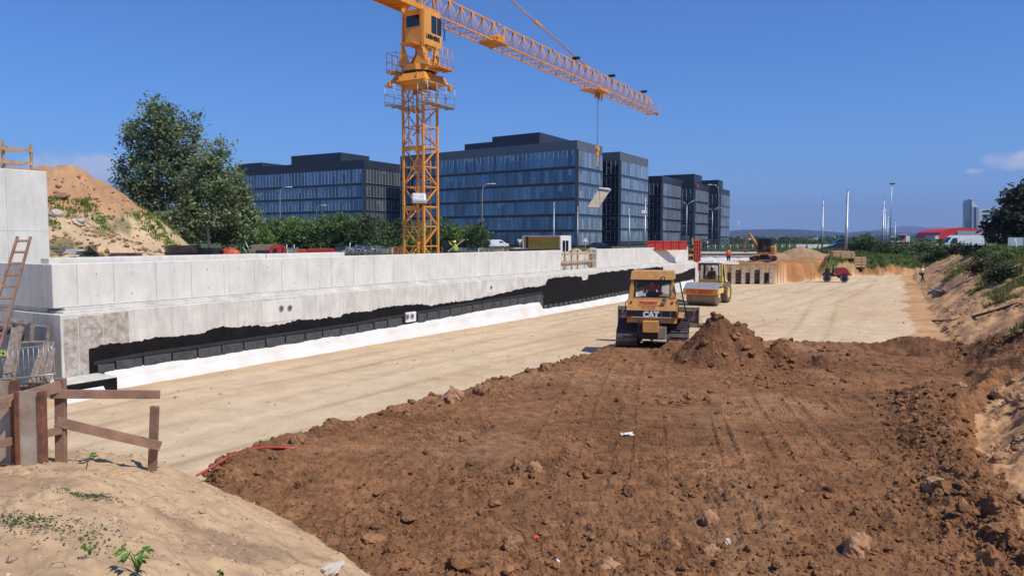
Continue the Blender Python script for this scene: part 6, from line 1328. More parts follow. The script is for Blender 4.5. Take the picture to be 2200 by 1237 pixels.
# ================================================================ POLES AND LAMPS
def pole(name, label, px, yt, Y, kind, rad=.11, rise=0, group='poles and street lamps', arm=1, mt=None):
    b = at(px, Y); t = P(px, yt, Y).z - b.z; r = root(name, label, 'street lamp' if 'lamp' in name else 'pole', b, group=group); mt = mt or m_steel; mb = MB()
    if kind == 'mast': mb.tube([(0, 0, 0), (0, 0, t * .5), (0, 0, t * .5 + .02), (0, 0, t)], [rad * 1.15, rad * 1.1, rad * .85, rad * .75], 10); mb.build('shaft', mt, r); mb = MB(); mb.tube([(0, 0, t), (0, 0, t + .4)], .03, 5); mb.box((0, 0, t * .84), (.5, .1, .08)); mb.box((0, 0, t * .9), (.35, .25, .06)); mb.build('pole_cap', m_dsteel, r)
    elif kind == 'lamp':
        mb.tube([(0, 0, 0), (0, 0, t * .86), (arm * .12, 0, t * .95), (arm * .55, 0, t * .995), (arm * 1.3, 0, t)], [rad, rad * .62, rad * .5, rad * .45, rad * .4], 8); mb.build('shaft', mt, r); mb = MB(); mb.box((arm * 1.6, 0, t), (.75, .3, .12), ch=.04); mb.build('lamp_head', m_white, r)
    elif kind == 'lamp2':
        mb.tube([(0, 0, 0), (0, 0, t * .9)], [rad, rad * .6], 8); mb.build('shaft', mt, r)
        for s in (-1, 1): mb = MB(); mb.tube([(0, 0, t * .88), (s * .3, 0, t * .95), (s * 1.3, 0, t)], .045, 6); mb.box((s * 1.6, 0, t), (.7, .28, .11), ch=.03); mb.build('lamp_arm', mt, r)
    elif kind == 'top': mb.tube([(0, 0, 0), (0, 0, t)], [rad, rad * .4], 8); mb.build('shaft', mt, r); mb = MB(); mb.box((.1, 0, t), (.9, .5, .25), ch=.05); mb.build('lamp_head', m_dsteel, r)
    return r
for a in (('street_lamp', 'tall curved street lamp in front of the leftmost office block', 603, 402, 122, 'lamp', .11), ('street_lamp', 'small lamp arm showing above the hedge middle', 681, 441, 150, 'lamp', .08), ('street_lamp', 'tall curved street lamp in front of the largest office block', 1036, 395, 112, 'lamp', .12),
          ('tram_mast', 'pale mast between street lamp and orange cabin', 1190, 434, 150, 'mast', .12), ('tram_mast', 'pale mast at the corner of the largest office block', 1241, 443, 155, 'mast', .10), ('tram_mast', 'thin pale mast in front of the sunlit office face', 1352, 448, 160, 'mast', .10), ('tram_mast', 'pale mast carrying a camera at the sunlit block corner', 1386, 424, 130, 'mast', .14),
          ('street_lamp', 'double armed street lamp in front of the lower office blocks', 1475, 431, 140, 'lamp2', .11), ('street_lamp', 'tallest street lamp before the farthest office blocks', 1543, 397, 135, 'lamp', .11, 0, 'poles and street lamps', -1), ('street_lamp', 'double armed lamp just left of the tallest lamp', 1530, 446, 170, 'lamp2', .10),
          ('street_lamp', 'faint double armed lamp above the steel bridge', 1587, 465, 230, 'lamp2', .10), ('tram_mast', 'grey mast left of the thick mast on the right', 1767, 430, 130, 'mast', .13), ('tram_mast', 'thickest grey mast standing by the dark cars', 1819, 412, 108, 'mast', .18), ('tram_mast', 'grey mast right of the pointed dark bush', 1897, 432, 130, 'mast', .14),
          ('tram_mast', 'thin mast directly behind the grey mast', 1901, 448, 160, 'mast', .11), ('street_lamp', 'very tall thin lamp pole on the right half of the sky', 1913, 395, 150, 'top', .13), ('tram_mast', 'short thin mast left of the very tall lamp pole', 1907, 464, 190, 'mast', .10), ('tram_mast', 'short thin mast right of the very tall lamp pole', 1923, 476, 210, 'mast', .10)): pole(*a)
c = at(1386, 130); mb = MB(); mb.box(P(1383, 456, 129.8), (.9, .5, .55), ch=.05); tag(mb.build('traffic_camera', m_white), 'white camera box mounted on the pale mast', 'camera')
# traffic signs
for px, py, lb_, red in ((1258, 516, 'white triangular warning sign left of the black car', True), (1117, 517, 'white triangular yield sign beside the small white van', False)):
    Y = 120; c = P(px, py, Y); g_ = at(px, Y); r = root('traffic_sign', lb_, 'traffic sign', g_); s = .45; up_ = 1 if red else -1
    mb = MB(); mb.prism([(-s, 0, c.z - g_.z - up_ * s * .5), (s, 0, c.z - g_.z - up_ * s * .5), (0, 0, c.z - g_.z + up_ * s)], (0, .03, 0)); mb.build('sign_face', m_white, r); mb = MB(); mb.tube([(0, .06, 0), (0, .06, c.z - g_.z)], .04, 6); mb.build('sign_post', m_steel, r)
# ================================================================ SITE CABIN
m_cab = mat('cabin_orange', (.85, .36, .06), rough=.55, var=.12, scale=1.2); m_green = mat('green_letters', (.16, .42, .06), rough=.6, var=.1)
CY = 88.0; c0, c1 = P(1204, 507, CY), P(1124, 507, CY + 2.7); zt = c0.z; cd = (c1 - c0); cd.z = 0; cL = cd.length; ca = math.atan2(cd.y, cd.x); ce = P(1228, 508, CY + 2.3)
cr = root('site_cabin', 'orange site cabin with green lettering and white framed end window', 'cabin', (c0.x, c0.y, zt - 2.5), ca)
mb = MB(); mb.box((cL / 2, -1.2, 1.25), (cL, 2.38, 2.44)); mb.build('cabin_body', m_cab, cr)
mb = MB()
for z in (.06, 2.5): mb.box((cL / 2, .01, z), (cL + .1, .1, .13)); mb.box((cL / 2, -2.4, z), (cL + .1, .1, .13)); mb.box((-.0, -1.2, z + .002), (.1, 2.5, .125))
for x in (0, cL): mb.box((x, .012, 1.25), (.14, .12, 2.5)); mb.box((x, -2.4, 1.25), (.14, .12, 2.5))
mb.box((cL / 2, -1.2, 2.52), (cL, 2.4, .04)); mb.build('cabin_frame', m_white, cr)
mb = MB(); mb.box((-.03, -1.2, 1.25), (.04, 2.3, 2.4)); cw = mb.build('end_wall', m_white, cr)
for y in (-.72, -1.5): mb = MB(); mb.box((-.06, y, 1.35), (.03, .62, 1.25)); mb.build('window', m_glass, cw)
mb = MB(); mb.box((cL - .55, .02 + .0, 1.25), (.22, .05, 2.3)); mb.build('dark_stripe', m_blkstr, cr)
text('Tresta', 'lettering', 1.3, m_green, cr, (cL * .52, .03, 1.12), (R(90), 0, R(180)), bold=.012, shear=.1, sx=.95); mb = MB(); mb.prism([(.55, .025, .35), (.85, .025, .35), (.72, .025, 2.2), (.5, .025, 2.3)], (0, .01, 0)); mb.build('green_stripe', m_green, cr)
# fix orientation: front face looks to -y of the camera side
# ================================================================ CLUTTER BEHIND THE WALL
def stack(name, label, cat, px0, px1, yb, yt, Y, depth, n, mt, rz=0.0, group=None, jit=.12, zb=None, round_=False):
    a, b = P(px0, yb, Y), P(px1, yb, Y); L = (b - a).length; h = P(px0, yt, Y).z - a.z; mb = MB(); c = (a + b) / 2
    for k in range(n):
        for j in range(max(1, round(depth / .35)) if not round_ else 1):
            mb.box(Vector((c.x + random.uniform(-jit, jit), c.y + (j - .5) * .34, c.z + h * (k + .5) / n)), (L * random.uniform(.86, 1), .30, h / n * .82), rz=rz + random.uniform(-.03, .03))
    return tag(mb.build(name, mt), label, cat, group)
Yc = 42
stack('steel_sheet_stack', 'stack of rusty brown steel sheets left of the orange tarp', 'steel stack', 353, 428, 549, 527, Yc, 1, 5, m_rustb := mat('rust_brown', (.20, .11, .08), rough=.8, var=.4, scale=5))
stack('dark_beam_stack', 'dark grey beam stack right of the rusty sheets', 'beam stack', 432, 478, 549, 532, Yc, .7, 3, m_dsteel)
mb = MB(); c = P(490, 549, Yc); mb.ball(c + Vector((0, .3, -.05)), .56, 8, (1.05, .6, .85)); o = mb.build('orange_tarp', m_redo); 
for v in o.data.vertices: v.co += Vector((random.uniform(-.07, .07), random.uniform(-.05, .05), random.uniform(-.08, .05)))
tag(o, 'crumpled orange tarp covering a heap behind the wall', 'tarp')
stack('plywood_stack', 'tan plywood stack behind the red cable drum', 'plywood stack', 540, 596, 547, 525, 45, 1, 7, mat('plywood_tan', (.36, .29, .18), rough=.8, var=.2))
stack('dark_skip', 'dark low skip left of the red cable drum', 'skip', 553, 590, 548, 536, 43, .7, 1, m_dsteel, jit=0)
dr_ = root('cable_drum', 'round red cable drum end standing behind the wall', 'cable drum', P(592, 549, 42.6)); c = dr_.location
for y_ in (0, .8): mb = MB(); mb.cyl(c + Vector((0, y_ - .05, .28)), c + Vector((0, y_ + .05, .28)), .33, 22); mb.build('flange', m_red, dr_, True)
mb = MB(); mb.cyl(c + Vector((0, .05, .28)), c + Vector((0, .75, .28)), .2, 18); mb.cyl(c + Vector((0, -.09, .28)), c + Vector((0, -.05, .28)), .12, 16); mb.build('drum_core', m_black, dr_, True)
stack('red_beam_stack', 'short orange red beam stack, left of the two red ones', 'beam stack', 636, 660, 548, 534.5, 44, .6, 3, m_redo); stack('red_beam_stack', 'long red beam stack, right of the two red ones', 'beam stack', 664, 720, 548, 533, 44, .6, 3, m_red)
stack('yellow_beam', 'long yellow timber beam lying before the red beam stacks', 'beam', 640, 700, 549, 543.5, 43.4, .3, 1, mat('formwork_yellow', (.68, .47, .10), rough=.6, var=.2))
# debris left
dbs = ((106, 150, 548, 528, 36, m_woodg, 'grey board pile right behind the tall abutment block'), (150, 180, 549, 535, 35.5, m_conc, 'broken pale concrete chunks beside the board pile'), (176, 205, 550, 540, 35, m_dsteel, 'dark steel tray below the concrete chunks'), (235, 300, 550, 543, 36, m_rustb, 'thin rusty sheets lying before the mound foot'))
for x0, x1, yb, yt, Y, m_, lb_ in dbs: stack('debris_pile', lb_, 'debris', x0, x1, yb, yt, Y, .8, 3, m_, rz=random.uniform(-.15, .15))
mb = MB(); mb.beam(P(190, 533, 35.5), P(212, 551, 35), .1, .3); tag(mb.build('steel_plate', m_rustb), 'tilted rusty plate leaning among the debris near the mound', 'plate')
mb = MB(); mb.beam(P(183, 531, 35.4), P(214, 527, 35.6), .25, .06); tag(mb.build('steel_plate', m_rustb), 'flat rusty plate lying on top of the debris near the mound', 'plate')
for k, (px, py, w_, m_) in enumerate(((124, 466, .8, m_rk3), (168, 480, .7, m_rk3), (250, 487, .4, m_rk3), (158, 352, .5, m_rk2))):
    lb_ = ['largest white boulder on the mound slope near the tall block', 'second white boulder on the mound slope', 'small white stone on the mound slope under the tree', 'brown stone on the mound crest'][k]
    Y = 40 if k < 3 else 50; p = P(px, py, Y); V = lumpy(IV2, 60 + k, .5) * np.array([w_ / 2, w_ / 2, w_ * .3]); o = npmesh('boulder', V, IF2, m_); o.location = (p.x, p.y, H(p.x, p.y) + .05); tag(o, lb_, 'boulder')
def galvfence(px0, px1, yt, yb, Y0, Y1, label, mt, nb=10, group='crowd barriers stored in the yard', nm='yard_barrier'):
    a, b = P(px0, yb, Y0), P(px1, yb, Y1); t = P(px0, yt, Y0).z; a.z = min(a.z, t - 1.0); b.z = a.z; h = t - a.z; r = root(nm, label, 'barrier', (a + b) / 2, group=group); mb = MB(); up_ = Vector((0, 0, h)); mb.tube([a, a + up_, b + up_, b, a], .028, 5); mb.tube([a + up_ * .15, b + up_ * .15], .02, 5); mb.build('barrier_frame', mt, r, True); mb = MB()
    for k in range(1, nb): q = a.lerp(b, k / nb); mb.tube([q + up_ * .15, q + up_], .012, 4)
    mb.build('barrier_bars', mt, r, True); return r
k = 0
pos_words = ['first', 'second', 'third', 'fourth', 'fifth', 'sixth', 'seventh', 'eighth', 'ninth', 'tenth', 'eleventh', 'twelfth', 'thirteenth']
for px in range(596, 640, 22): galvfence(px, px + 22, 532, 548, 46, 46, '%s yard barrier right of the red cable drum' % pos_words[k], m_steel, 8); k += 1
k = 0
for px in range(722, 866, 24): galvfence(px, px + 26, 531 + random.uniform(-1, 1.5), 548, 49 + (k % 3) * .6, 49.4 + (k % 2), '%s barrier from the left between red beams and crane mast' % pos_words[k], m_steel if k % 3 != 2 else m_redo, 9); k += 1
k = 0
for px in range(950, 1120, 26): galvfence(px, px + 27, 533 + random.uniform(-1, 1.2), 548, 62 + (k % 3), 62.5 + (k % 2), '%s barrier from the crane mast towards the orange cabin' % pos_words[k], m_steel if k != 5 else m_redo, 9); k += 1
sk = root('scaffold_stack', 'messy stack of grey scaffold tubes and frames left of the crane mast', 'scaffold parts', P(772, 548, 47)); mb = MB()
for _ in range(60): x0 = random.uniform(740, 795); mb.tube([P(x0, random.uniform(528, 546), 47 + random.uniform(-.6, .6)), P(x0 + random.uniform(-18, 26), random.uniform(528, 546), 47 + random.uniform(-.6, .6))], .022, 4)
mb.build('tubes', m_steel, sk, True)
for px, yt in ((752, 521), (765, 523), (788, 522)): mb = MB(); mb.tube([P(px, 548, 46.8), P(px, yt, 46.8)], .03, 5); mb.build('stanchion', m_steel, sk, True)
for px, yt, yb, lb_ in ((527, 519, 546, 'thin leaning white stick left of the plywood stack'), (521, 530, 547, 'short grey post beside the leaning stick'), (616, 525, 547, 'left thin grey post between drum and red beams'), (632, 525, 547, 'right thin grey post between drum and red beams')):
    mb = MB(); mb.tube([P(px + (12 if 'leaning' in lb_ else 0), yb, 43), P(px, yt, 43)], .028, 5); tag(mb.build('grey_post', m_steel), lb_, 'post')
stack('black_panel', 'black board standing right of the crane mast base', 'panel', 951, 976, 545, 519, 60, .3, 1, m_black, jit=0)
mb = MB(); mb.beam(P(1096, 537.5, 55), P(1203, 536.5, 61), .12, .16); tag(mb.build('dark_beam', m_black), 'dark beam lying on the wall top in front of the orange cabin', 'beam')
mb = MB(); mb.beam(P(962, 541, 57), P(998, 514, 57.5), .07); tag(mb.build('pale_prop', m_woodl), 'pale slanting timber prop held beside the helmeted worker', 'prop')
for px, py, rr_, Y, lb_ in ((1108, 534, 1.5, 92, 'sand heap left of the orange cabin'), (1236, 535, 1.1, 84, 'sand heap right of the orange cabin'), (1275, 534, 1.2, 100, 'sand heap under the black car')):
    c = P(px, py, Y); gz_ = c.z - .9; V = IV2 * np.array([rr_, rr_, .95]) ; V = lumpy(V, 5 + px, .25); o = npmesh('sand_heap', V, IF2, m_sandh if 'm_sandh' in globals() else mat('heap_sand', (.52, .38, .24), rough=.95, var=.2, bump=.03)); o.location = (c.x, c.y, gz_); tag(o, lb_, 'sand heap')
# timber guard frame in the gap of the upper wall
gf = root('guard_railing', 'light timber guard frame closing the gap in the upper wall', 'railing', SO(sE1 + .5, OU + .3, zUb))
for i, px in enumerate((1213, 1228, 1241, 1267, 1280)):
    s, _ = wallpt(px, 560, OU + .15); mb = MB(); sobox(mb, s - .04, s + .04, OU + .10, OU + .2, zUb - .25, zUb + 1.35); mb.build('post', m_woodl, gf, True)
for py in (546, 564):
    s0, z = wallpt(1206, py, OU + .1); s1 = wallpt(1281, py, OU + .1)[0]; mb = MB(); sobox(mb, s0, s1, OU + .055, OU + .095, z - .07, z + .07); mb.build('rail', m_woodl, gf, True)
for (xa, ya, xb, yb) in ((1266, 548, 1281, 566), (1268, 581, 1281, 566), (1206, 580, 1226, 562)): mb = MB(); a = P(xa, ya, 1); s0, z0 = wallpt(xa, ya, OU + .25); s1, z1 = wallpt(xb, yb, OU + .25); mb.beam(SO(s0, OU + .25, z0), SO(s1, OU + .25, z1), .07, .05); mb.build('brace', m_woodl, gf, True)
mb = MB()
for _ in range(46): s0 = random.uniform(sE1 + .2, sS2 - .5); mb.beam(SO(s0, OU + random.uniform(.6, 2.4), zUb + random.uniform(0, 1.0)), SO(s0 + random.uniform(.4, 1.6), OU + random.uniform(.6, 2.4), zUb + random.uniform(0, 1.0)), random.choice((.04, .08)), random.choice((.05, .16)))
tag(mb.build('timber_offcuts', m_woodl), 'jumble of timber offcuts behind the guard frame', 'timber', kind='stuff')
# red steel formwork
for i, px in enumerate(range(1391, 1475, 17)):
    lb_ = 'red steel formwork panel on the wall top, %s from the left' % pos_words[i]; a, b = P(px, 531, 65 + i * .9), P(px + 16, 531, 65.9 + i * .9); t = P(px, 518.5, 65 + i * .9).z; a.z = b.z = 3.7; r = root('red_formwork', lb_, 'formwork panel', (a + b) / 2, group='red formwork panels on the wall top')
    mb = MB(); mb.beam(a + Vector((0, 0, .1)), b + Vector((0, 0, .1)), .08, .12); mb.beam(a + Vector((0, 0, t - a.z)), b + Vector((0, 0, t - a.z)), .08, .10); mb.beam(a + Vector((0, .05, .35)), b + Vector((0, .05, .35)), .04, .62)
    for q in range(4): p = a.lerp(b, q / 3); mb.beam(p, p + Vector((0, 0, t - a.z)), .07, .1, up=(0, 1, 0))
    mb.build('waler_frame', m_red, r, True); mb = MB(); mb.tube([b + Vector((0, 0, t - a.z)), b + Vector((0, 0, t - a.z + .5))], .02, 5); mb.build('rail_post', m_rustb, r, True)
vf = root('red_end_formwork', 'tall vertical red steel formwork closing the far end of the wall', 'formwork', SO(sE2 + 1.0, OU + .4, 2.4)); Yv = P(1495, 560, 1); 
sv_, _ = wallpt(1484, 560, OU); Yv = SO(sv_, OU).y + .4; a = P(1489, 583, Yv); b_ = P(1504, 583, Yv - .1); zt_ = P(1495, 516, Yv).z; a.z = b_.z = 1.7
for i, (z0, z1) in enumerate(((1.7, 2.55), (2.6, 3.5), (3.55, zt_))):
    mb = MB(); h = z1 - z0; n = 3
    for q in range(n + 1): p = a.lerp(b_, q / n); p.z = z0; mb.beam(p, p + Vector((0, 0, h)), .06, .16, up=(0, 1, 0))
    for q in range(4): p = a.copy(); p.z = z0 + h * q / 3; p2 = b_.copy(); p2.z = p.z; mb.beam(p, p2, .05 if 0 < q < 3 else .07, .14)
    mb.beam((a.x, a.y + .1, z0 + h / 2), (b_.x, b_.y + .1, z0 + h / 2), h, .03, up=(0, 1, 0)); mb.build('form_panel', m_redo, vf, True)
mb = MB()
for q in range(4): mb.box(P(1484.5, 530 + q * 12, Yv + .1), (.38, .3, .3))
mb.build('dark_ties', m_black, vf, True)
mb = MB(); mb.beam(Vector((a.x - .1, a.y, 1.7)), Vector((a.x - .1, a.y, zt_ + .25)), .1, .1); mb.build('timber_edge', m_woodl, vf, True)
# ================================================================ FAR END OF THE PIT
for i, px in enumerate((1557, 1574.5, 1596, 1615, 1636, 1656)):
    b = G(px, 610.5, 0); r = root('soldier_pile', 'steel pile in the far shoring wall, %s from the left' % pos_words[i], 'steel pile', b, group='piles of the far shoring wall'); mb = MB(); h = 1.95
    mb.box(b + Vector((0, -.12, h / 2)), (.42, .03, h)); mb.box(b + Vector((0, .12, h / 2)), (.42, .03, h)); mb.box(b + Vector((0, 0, h / 2)), (.03, .22, h)); mb.build('pile_section', m_pile, r, True)
    if i < 5:
        b2 = G((1574.5, 1596, 1615, 1636, 1656)[i], 610.5, 0); mb = MB(); a_ = b + Vector((.1, .25, 0)); c_ = b2 + Vector((-.1, .25, 0))
        for q in range(5): z = .0 + q * .30; mb.beam(a_ + Vector((0, 0, z + .15)), c_ + Vector((0, 0, z + .15)), .28, .06, up=(0, 1, 0)) if q < 4 or i % 2 else None
        o = mb.build('timber_lagging', mat('dark_lagging', (.07, .045, .032), rough=.9, var=.3), r, True)
# concrete strips, geotextile and kerbs in the trench behind
def beamY(name, label, cat, px0, px1, py, Y, hpx, dep, mt, group=None):
    a, b = P(px0, py, Y), P(px1, py, Y + 1.0); h = hpx / F * Y; mb = MB(); mb.beam(a, b, dep, h, ch=.02); return tag(mb.build(name, mt), label, cat, group)
beamY('concrete_kerb', 'long pale concrete beam below the steel bridge', 'beam', 1503, 1625, 543, 112, 3.4, .6, m_conc); beamY('dark_gap_strip', 'dark strip under the long pale concrete beam', 'beam', 1503, 1622, 547, 110, 3.2, .5, m_black); beamY('concrete_slab', 'grey concrete slab in the trench behind the orange worker', 'slab', 1503, 1624, 550.5, 100, 3.6, 1.5, m_conc_w)  # middle piece is a black strip filling the dark line under the beam
ss = np.linspace(0, 1, 60); a, b = P(1503, 552, 96), P(1612, 556, 92); S_, T_ = np.meshgrid(ss, np.linspace(0, 1, 6), indexing='ij'); V = np.stack([a.x + (b.x - a.x) * S_, a.y + (b.y - a.y) * S_ - T_ * .8, a.z - .35 * T_ + .25 * fbm(S_ * 9, T_ * 3, 3, 7)], -1).reshape(-1, 3); idx = np.arange(360).reshape(60, 6)
tag(npmesh('geotextile_sheet', V, np.stack([idx[:-1, :-1], idx[:-1, 1:], idx[1:, 1:], idx[1:, :-1]], -1).reshape(-1, 4), m_cloth, smooth=True), 'crumpled white sheet in the trench below the steel bridge', 'geotextile')
a = P(1508, 561, 75); mb = MB(); mb.beam(P(1506, 563.5, 76), P(1582, 565.5, 77), .9, .22, ch=.02); mb.beam(P(1508, 560, 77), P(1583, 561, 78), .5, .10, ch=.01); tag(mb.build('concrete_ledge', m_conc), 'white concrete ledge between the roller cab and the shoring wall', 'ledge')
# steel truss bridge
bY0, bY1 = 128, 132; ba, bb_ = P(1500, 538, bY0), P(1707, 538, bY1); bl_ = (bb_ - ba); bl_.z = 0; Lb = bl_.length; bd = bl_.normalized(); bn = Vector((-bd.y, bd.x, 0)); hB = P(1500, 516, bY0).z - ba.z
br = root('steel_bridge', 'dark steel panel truss bridge crossing behind the excavator', 'bridge', ba); nb = 6; m_brg = mat('bridge_steel', (.06, .07, .072), rough=.6, metal=.2, var=.3)
for off in (0, 4.2):
    for k in range(nb):
        mb = MB(); a = ba + bn * off + bd * (Lb * k / nb); b = ba + bn * off + bd * (Lb * (k + 1) / nb); U = Vector((0, 0, hB)); m_ = (a + b) / 2
        mb.beam(a, b, .12, .14); mb.beam(a + U, b + U, .12, .14); mb.beam(a, a + U, .1); mb.beam(m_, m_ + U, .08)
        for p, q in ((a, m_), (m_, b)): mb.beam(p + U * .5, (p + q) / 2 + U, .07); mb.beam((p + q) / 2 + U, q + U * .5, .07); mb.beam(p + U * .5, (p + q) / 2, .07); mb.beam((p + q) / 2, q + U * .5, .07)
        mb.build('truss_panel', m_brg, br, True)
mb = MB(); mb.beam(ba + bn * 2.1 + Vector((0, 0, -.15)) - bd * 2, bb_ + bn * 2.1 + Vector((0, 0, -.15)) + bd * 1, 4.3, .2); mb.build('deck', m_brg, br, True)
mb = MB(); mb.beam(ba + bn * -.25 + Vector((0, 0, -.28)), bb_ + bn * -.25 + Vector((0, 0, -.28)), .2, .35); mb.build('edge_beam', m_steel, br, True)
for k in range(14): q = ba + bn * (-.6) + bd * (Lb * k / 13) + Vector((0, 0, -.6)); mb = MB(); mb.tube([q, q + Vector((0, 0, 1.5))], .05, 5); mb.build('railing_post', m_steel, br, True)
# people on the bridge are far off, small
for i, (px, top, lg, lb_) in enumerate(((1513, mat('violet_cloth', (.10, .07, .22), rough=.9), m_dark, 'far pedestrian in dark violet clothes at the left bridge end'), (1519, m_white, m_dark, 'far pedestrian in pale clothes at the left bridge end'))):
    p = P(px, 537, 126); person(lb_, (p.x, p.y, p.z), R(90), walk, top, lg)
# road, concrete barrier and land beyond
ra, rb2 = P(1640, 536, 138), P(2500, 536, 160); mb = MB(); mb.prism([ra + Vector((0, 0, 3.05 - ra.z)), rb2 + Vector((0, 0, 3.05 - rb2.z)), rb2 + Vector((0, 14, 3.05 - rb2.z)), ra + Vector((0, 14, 3.05 - ra.z))], (0, 0, -1.2)); tag(mb.build('road', mat('asphalt', (.06, .06, .062), rough=.9, var=.2)), kind='structure')
wr_ = root('concrete_barrier', 'pale concrete parapet wall right of the steel bridge', 'wall', P(1710, 534, 133))
for k in range(6): p0_, p1_ = P(1710 + k * 24, 529, 133), P(1733.5 + k * 24, 529, 133.3); p0_.z = p1_.z = 3.1; mb = MB(); mb.beam(p0_, p1_, .3, 1.15, ch=.02); mb.build('barrier_block', m_conc, wr_, True)
tr_ = at(1745, 145, 3.05); 
for i, (px, w_, lb_) in enumerate(((1798, 2.6, 'left lumber stack with pale end grain beside the far sand heap'), (1822, 2.0, 'middle lumber stack, lower and darker edged'), (1843, 2.6, 'right and largest lumber stack'))):
    Y = 97 + i; b = P(px, 550, Y); b.z = H(b.x, b.y); r = root('lumber_stack', lb_, 'lumber stack', b, group='lumber stacks on the far bank'); hh = (1.0, .9, 1.35)[i]
    for k in range(4): mb = MB(); mb.box(b + Vector((random.uniform(-.08, .08), 0, .2 + k * hh / 4)), (w_ * .62, 1.2, hh / 4 * .8), ch=.02); mb.build('board_layer', m_woodl, r, True)
    mb = MB(); mb.box(b + Vector((0, 0, .05)), (w_ * .65, 1.1, .1)); mb.box(b + Vector((w_ * .1, -.62, hh * .5)), (.05, .02, hh)); mb.build('skids', m_rustb, r, True)
# planks and pipe on the right embankment
def onbank(px, py, z=2.0):
    p = G(px, py, z)
    for _ in range(12): z = .5 * z + .5 * H(p.x, p.y); p = G(px, py, z)
    return Vector((p.x, p.y, z))
for k, (xa, ya, xb, yb) in enumerate(((2003, 623, 2022, 629), (2012, 621, 2036, 628))):
    a, b = onbank(xa, ya), onbank(xb, yb); mb = MB(); mb.beam(a + Vector((0, 0, .12)), b + Vector((0, 0, .12)), .3, .06); tag(mb.build('loose_board', m_woodg), ('grey board lying lower left on the right embankment foot', 'grey board lying upper right on the right embankment foot')[k], 'board')
pts = [onbank(px, py) + Vector((0, 0, .08)) for px, py in ((2124, 602), (2130, 607), (2140, 609), (2152, 607), (2166, 602), (2185, 600), (2210, 597))]; tag(MB().tube(pts, .055, 8).build('grey_pipe', m_steel), 'grey plastic pipe lying on top of the right embankment', 'pipe')
pts = [onbank(px, py) + Vector((0, 0, .03)) for px, py in ((2004, 690), (2040, 690), (2080, 684), (2110, 676), (2140, 668), (2180, 655), (2215, 648))]; tag(MB().tube(pts, .06, 6).build('dark_pipe', m_dsteel), 'dark pipe running down the right embankment', 'pipe')
# sign and wire fence at the right edge
g_ = at(2186, 58); c = P(2182, 519, 58); sg = root('info_sign', 'small pale sign on a leaning post at the right edge', 'sign', g_); mb = MB(); mb.box(c, (1.15, .05, .62)); mb.build('sign_board', mat('sign_grey', (.45, .50, .58), rough=.5, var=.15), sg, True); mb = MB(); mb.tube([P(2186, 547, 58), P(2181, 512, 58)], .045, 6); mb.build('sign_post', m_white, sg, True)
fr = root('wire_fence', 'thin wire mesh fence behind the scrub at the right', 'fence', at(2130, 92))
for k in range(8): p = at(2040 + k * 24, 92); mb = MB(); mb.tube([p, p + Vector((0, 0, 1.95))], .035, 5); mb.build('fence_post', m_steel, fr, True)
mb = MB()
for h in (.3, .8, 1.3, 1.85): p = [at(2040 + k * 24, 92) + Vector((0, 0, h)) for k in range(8)]; mb.tube(p, .012, 4)
mb.build('wires', m_steel, fr, True)
# ================================================================ DISTANT BUILDINGS AND HILLS
hl = root('red_hall', 'long hall with arched bright red roof at the right', 'hall', at(2070, 250, 2.5)); Yh = 250
m_hred2 = mat('hall_red', (.66, .035, .03), rough=.5, var=.06, scale=.3)
pr = [(2017, 513), (2018, 505), (2021, 499), (2030, 494), (2044, 490.5), (2062, 489.2), (2085, 490.5), (2110, 493), (2135, 497), (2135, 513)]
mb = MB(); mb.prism([P(x, y, Yh) for x, y in pr], (4, 22, 0)); mb.build('arched_roof', m_hred2, hl, True)
m_hg = mat('hall_grey', (.34, .36, .40), rough=.5, var=.12, scale=.3); mb = MB(); mb.prism([P(x, y, Yh - .3) for x, y in ((2057, 513), (2057, 497), (2062, 496), (2140, 496.5), (2140, 513))], (0, .25, 0)); mb.build('facade', m_hg, hl, True)
mb = MB(); mb.prism([P(x, y, Yh - .4) for x, y in ((2080, 513), (2080, 505), (2140, 505), (2140, 513))], (0, .08, 0)); mb.build('glazing', m_glass, hl, True)
mb = MB(); mb.prism([P(x, y, Yh - 4) for x, y in ((2009, 514), (2009, 506), (2017, 506), (2017, 514))], (0, 6, 0)); mb.build('side_annex', m_conc, hl, True)
tw = root('slanted_tower', 'grey tower with a sharp slanted top behind the red hall', 'tower', at(2095, 420, 2.5)); Yt = 420
m_tw = mat('tower_panel', (.36, .42, .50), rough=.35, metal=.3, var=.12, scale=.15); m_tw2 = mat('tower_light', (.58, .60, .63), rough=.4, var=.08, scale=.2); m_tb = mat('tower_blue_glass', (.05, .085, .17), rough=.2, var=.15)
mb = MB(); mb.prism([P(x, y, Yt) for x, y in ((2083.5, 512), (2083.5, 428), (2087.5, 430), (2087.5, 512))], (6, 16, 0)); mb.build('tower_fin', m_tb, tw, True)
mb = MB(); mb.prism([P(x, y, Yt + .5) for x, y in ((2087.6, 512), (2087.6, 432), (2105.5, 446), (2105.5, 512))], (4, 15, 0)); mb.build('tower_body', m_tw2, tw, True)
mb = MB(); mb.prism([P(x, y, Yt + .3) for x, y in ((2087.7, 512), (2087.7, 444), (2092, 444), (2092, 512))], (0, .15, 0)); mb.prism([P(x, y, Yt + .3) for x, y in ((2097.5, 512), (2097.5, 445), (2104, 445), (2104, 512))], (0, .15, 0)); mb.build('tower_panels', m_tw, tw, True)
mb = MB(); mb.prism([P(x, y, Yt + .2) for x, y in ((2093, 512), (2093, 446), (2097, 444.5), (2097, 512))], (0, .2, 0)); mb.build('tower_glazing', m_tb, tw, True)
ob = root('tower_annex', 'pale grey office slab with dark window bands right of the slanted tower', 'building', at(2125, 430, 2.5)); mb = MB(); mb.prism([P(x, y, 430) for x, y in ((2106.5, 512), (2106.5, 449), (2150, 449), (2150, 512))], (6, 18, 0)); mb.build('wall', m_tw2, ob, True)
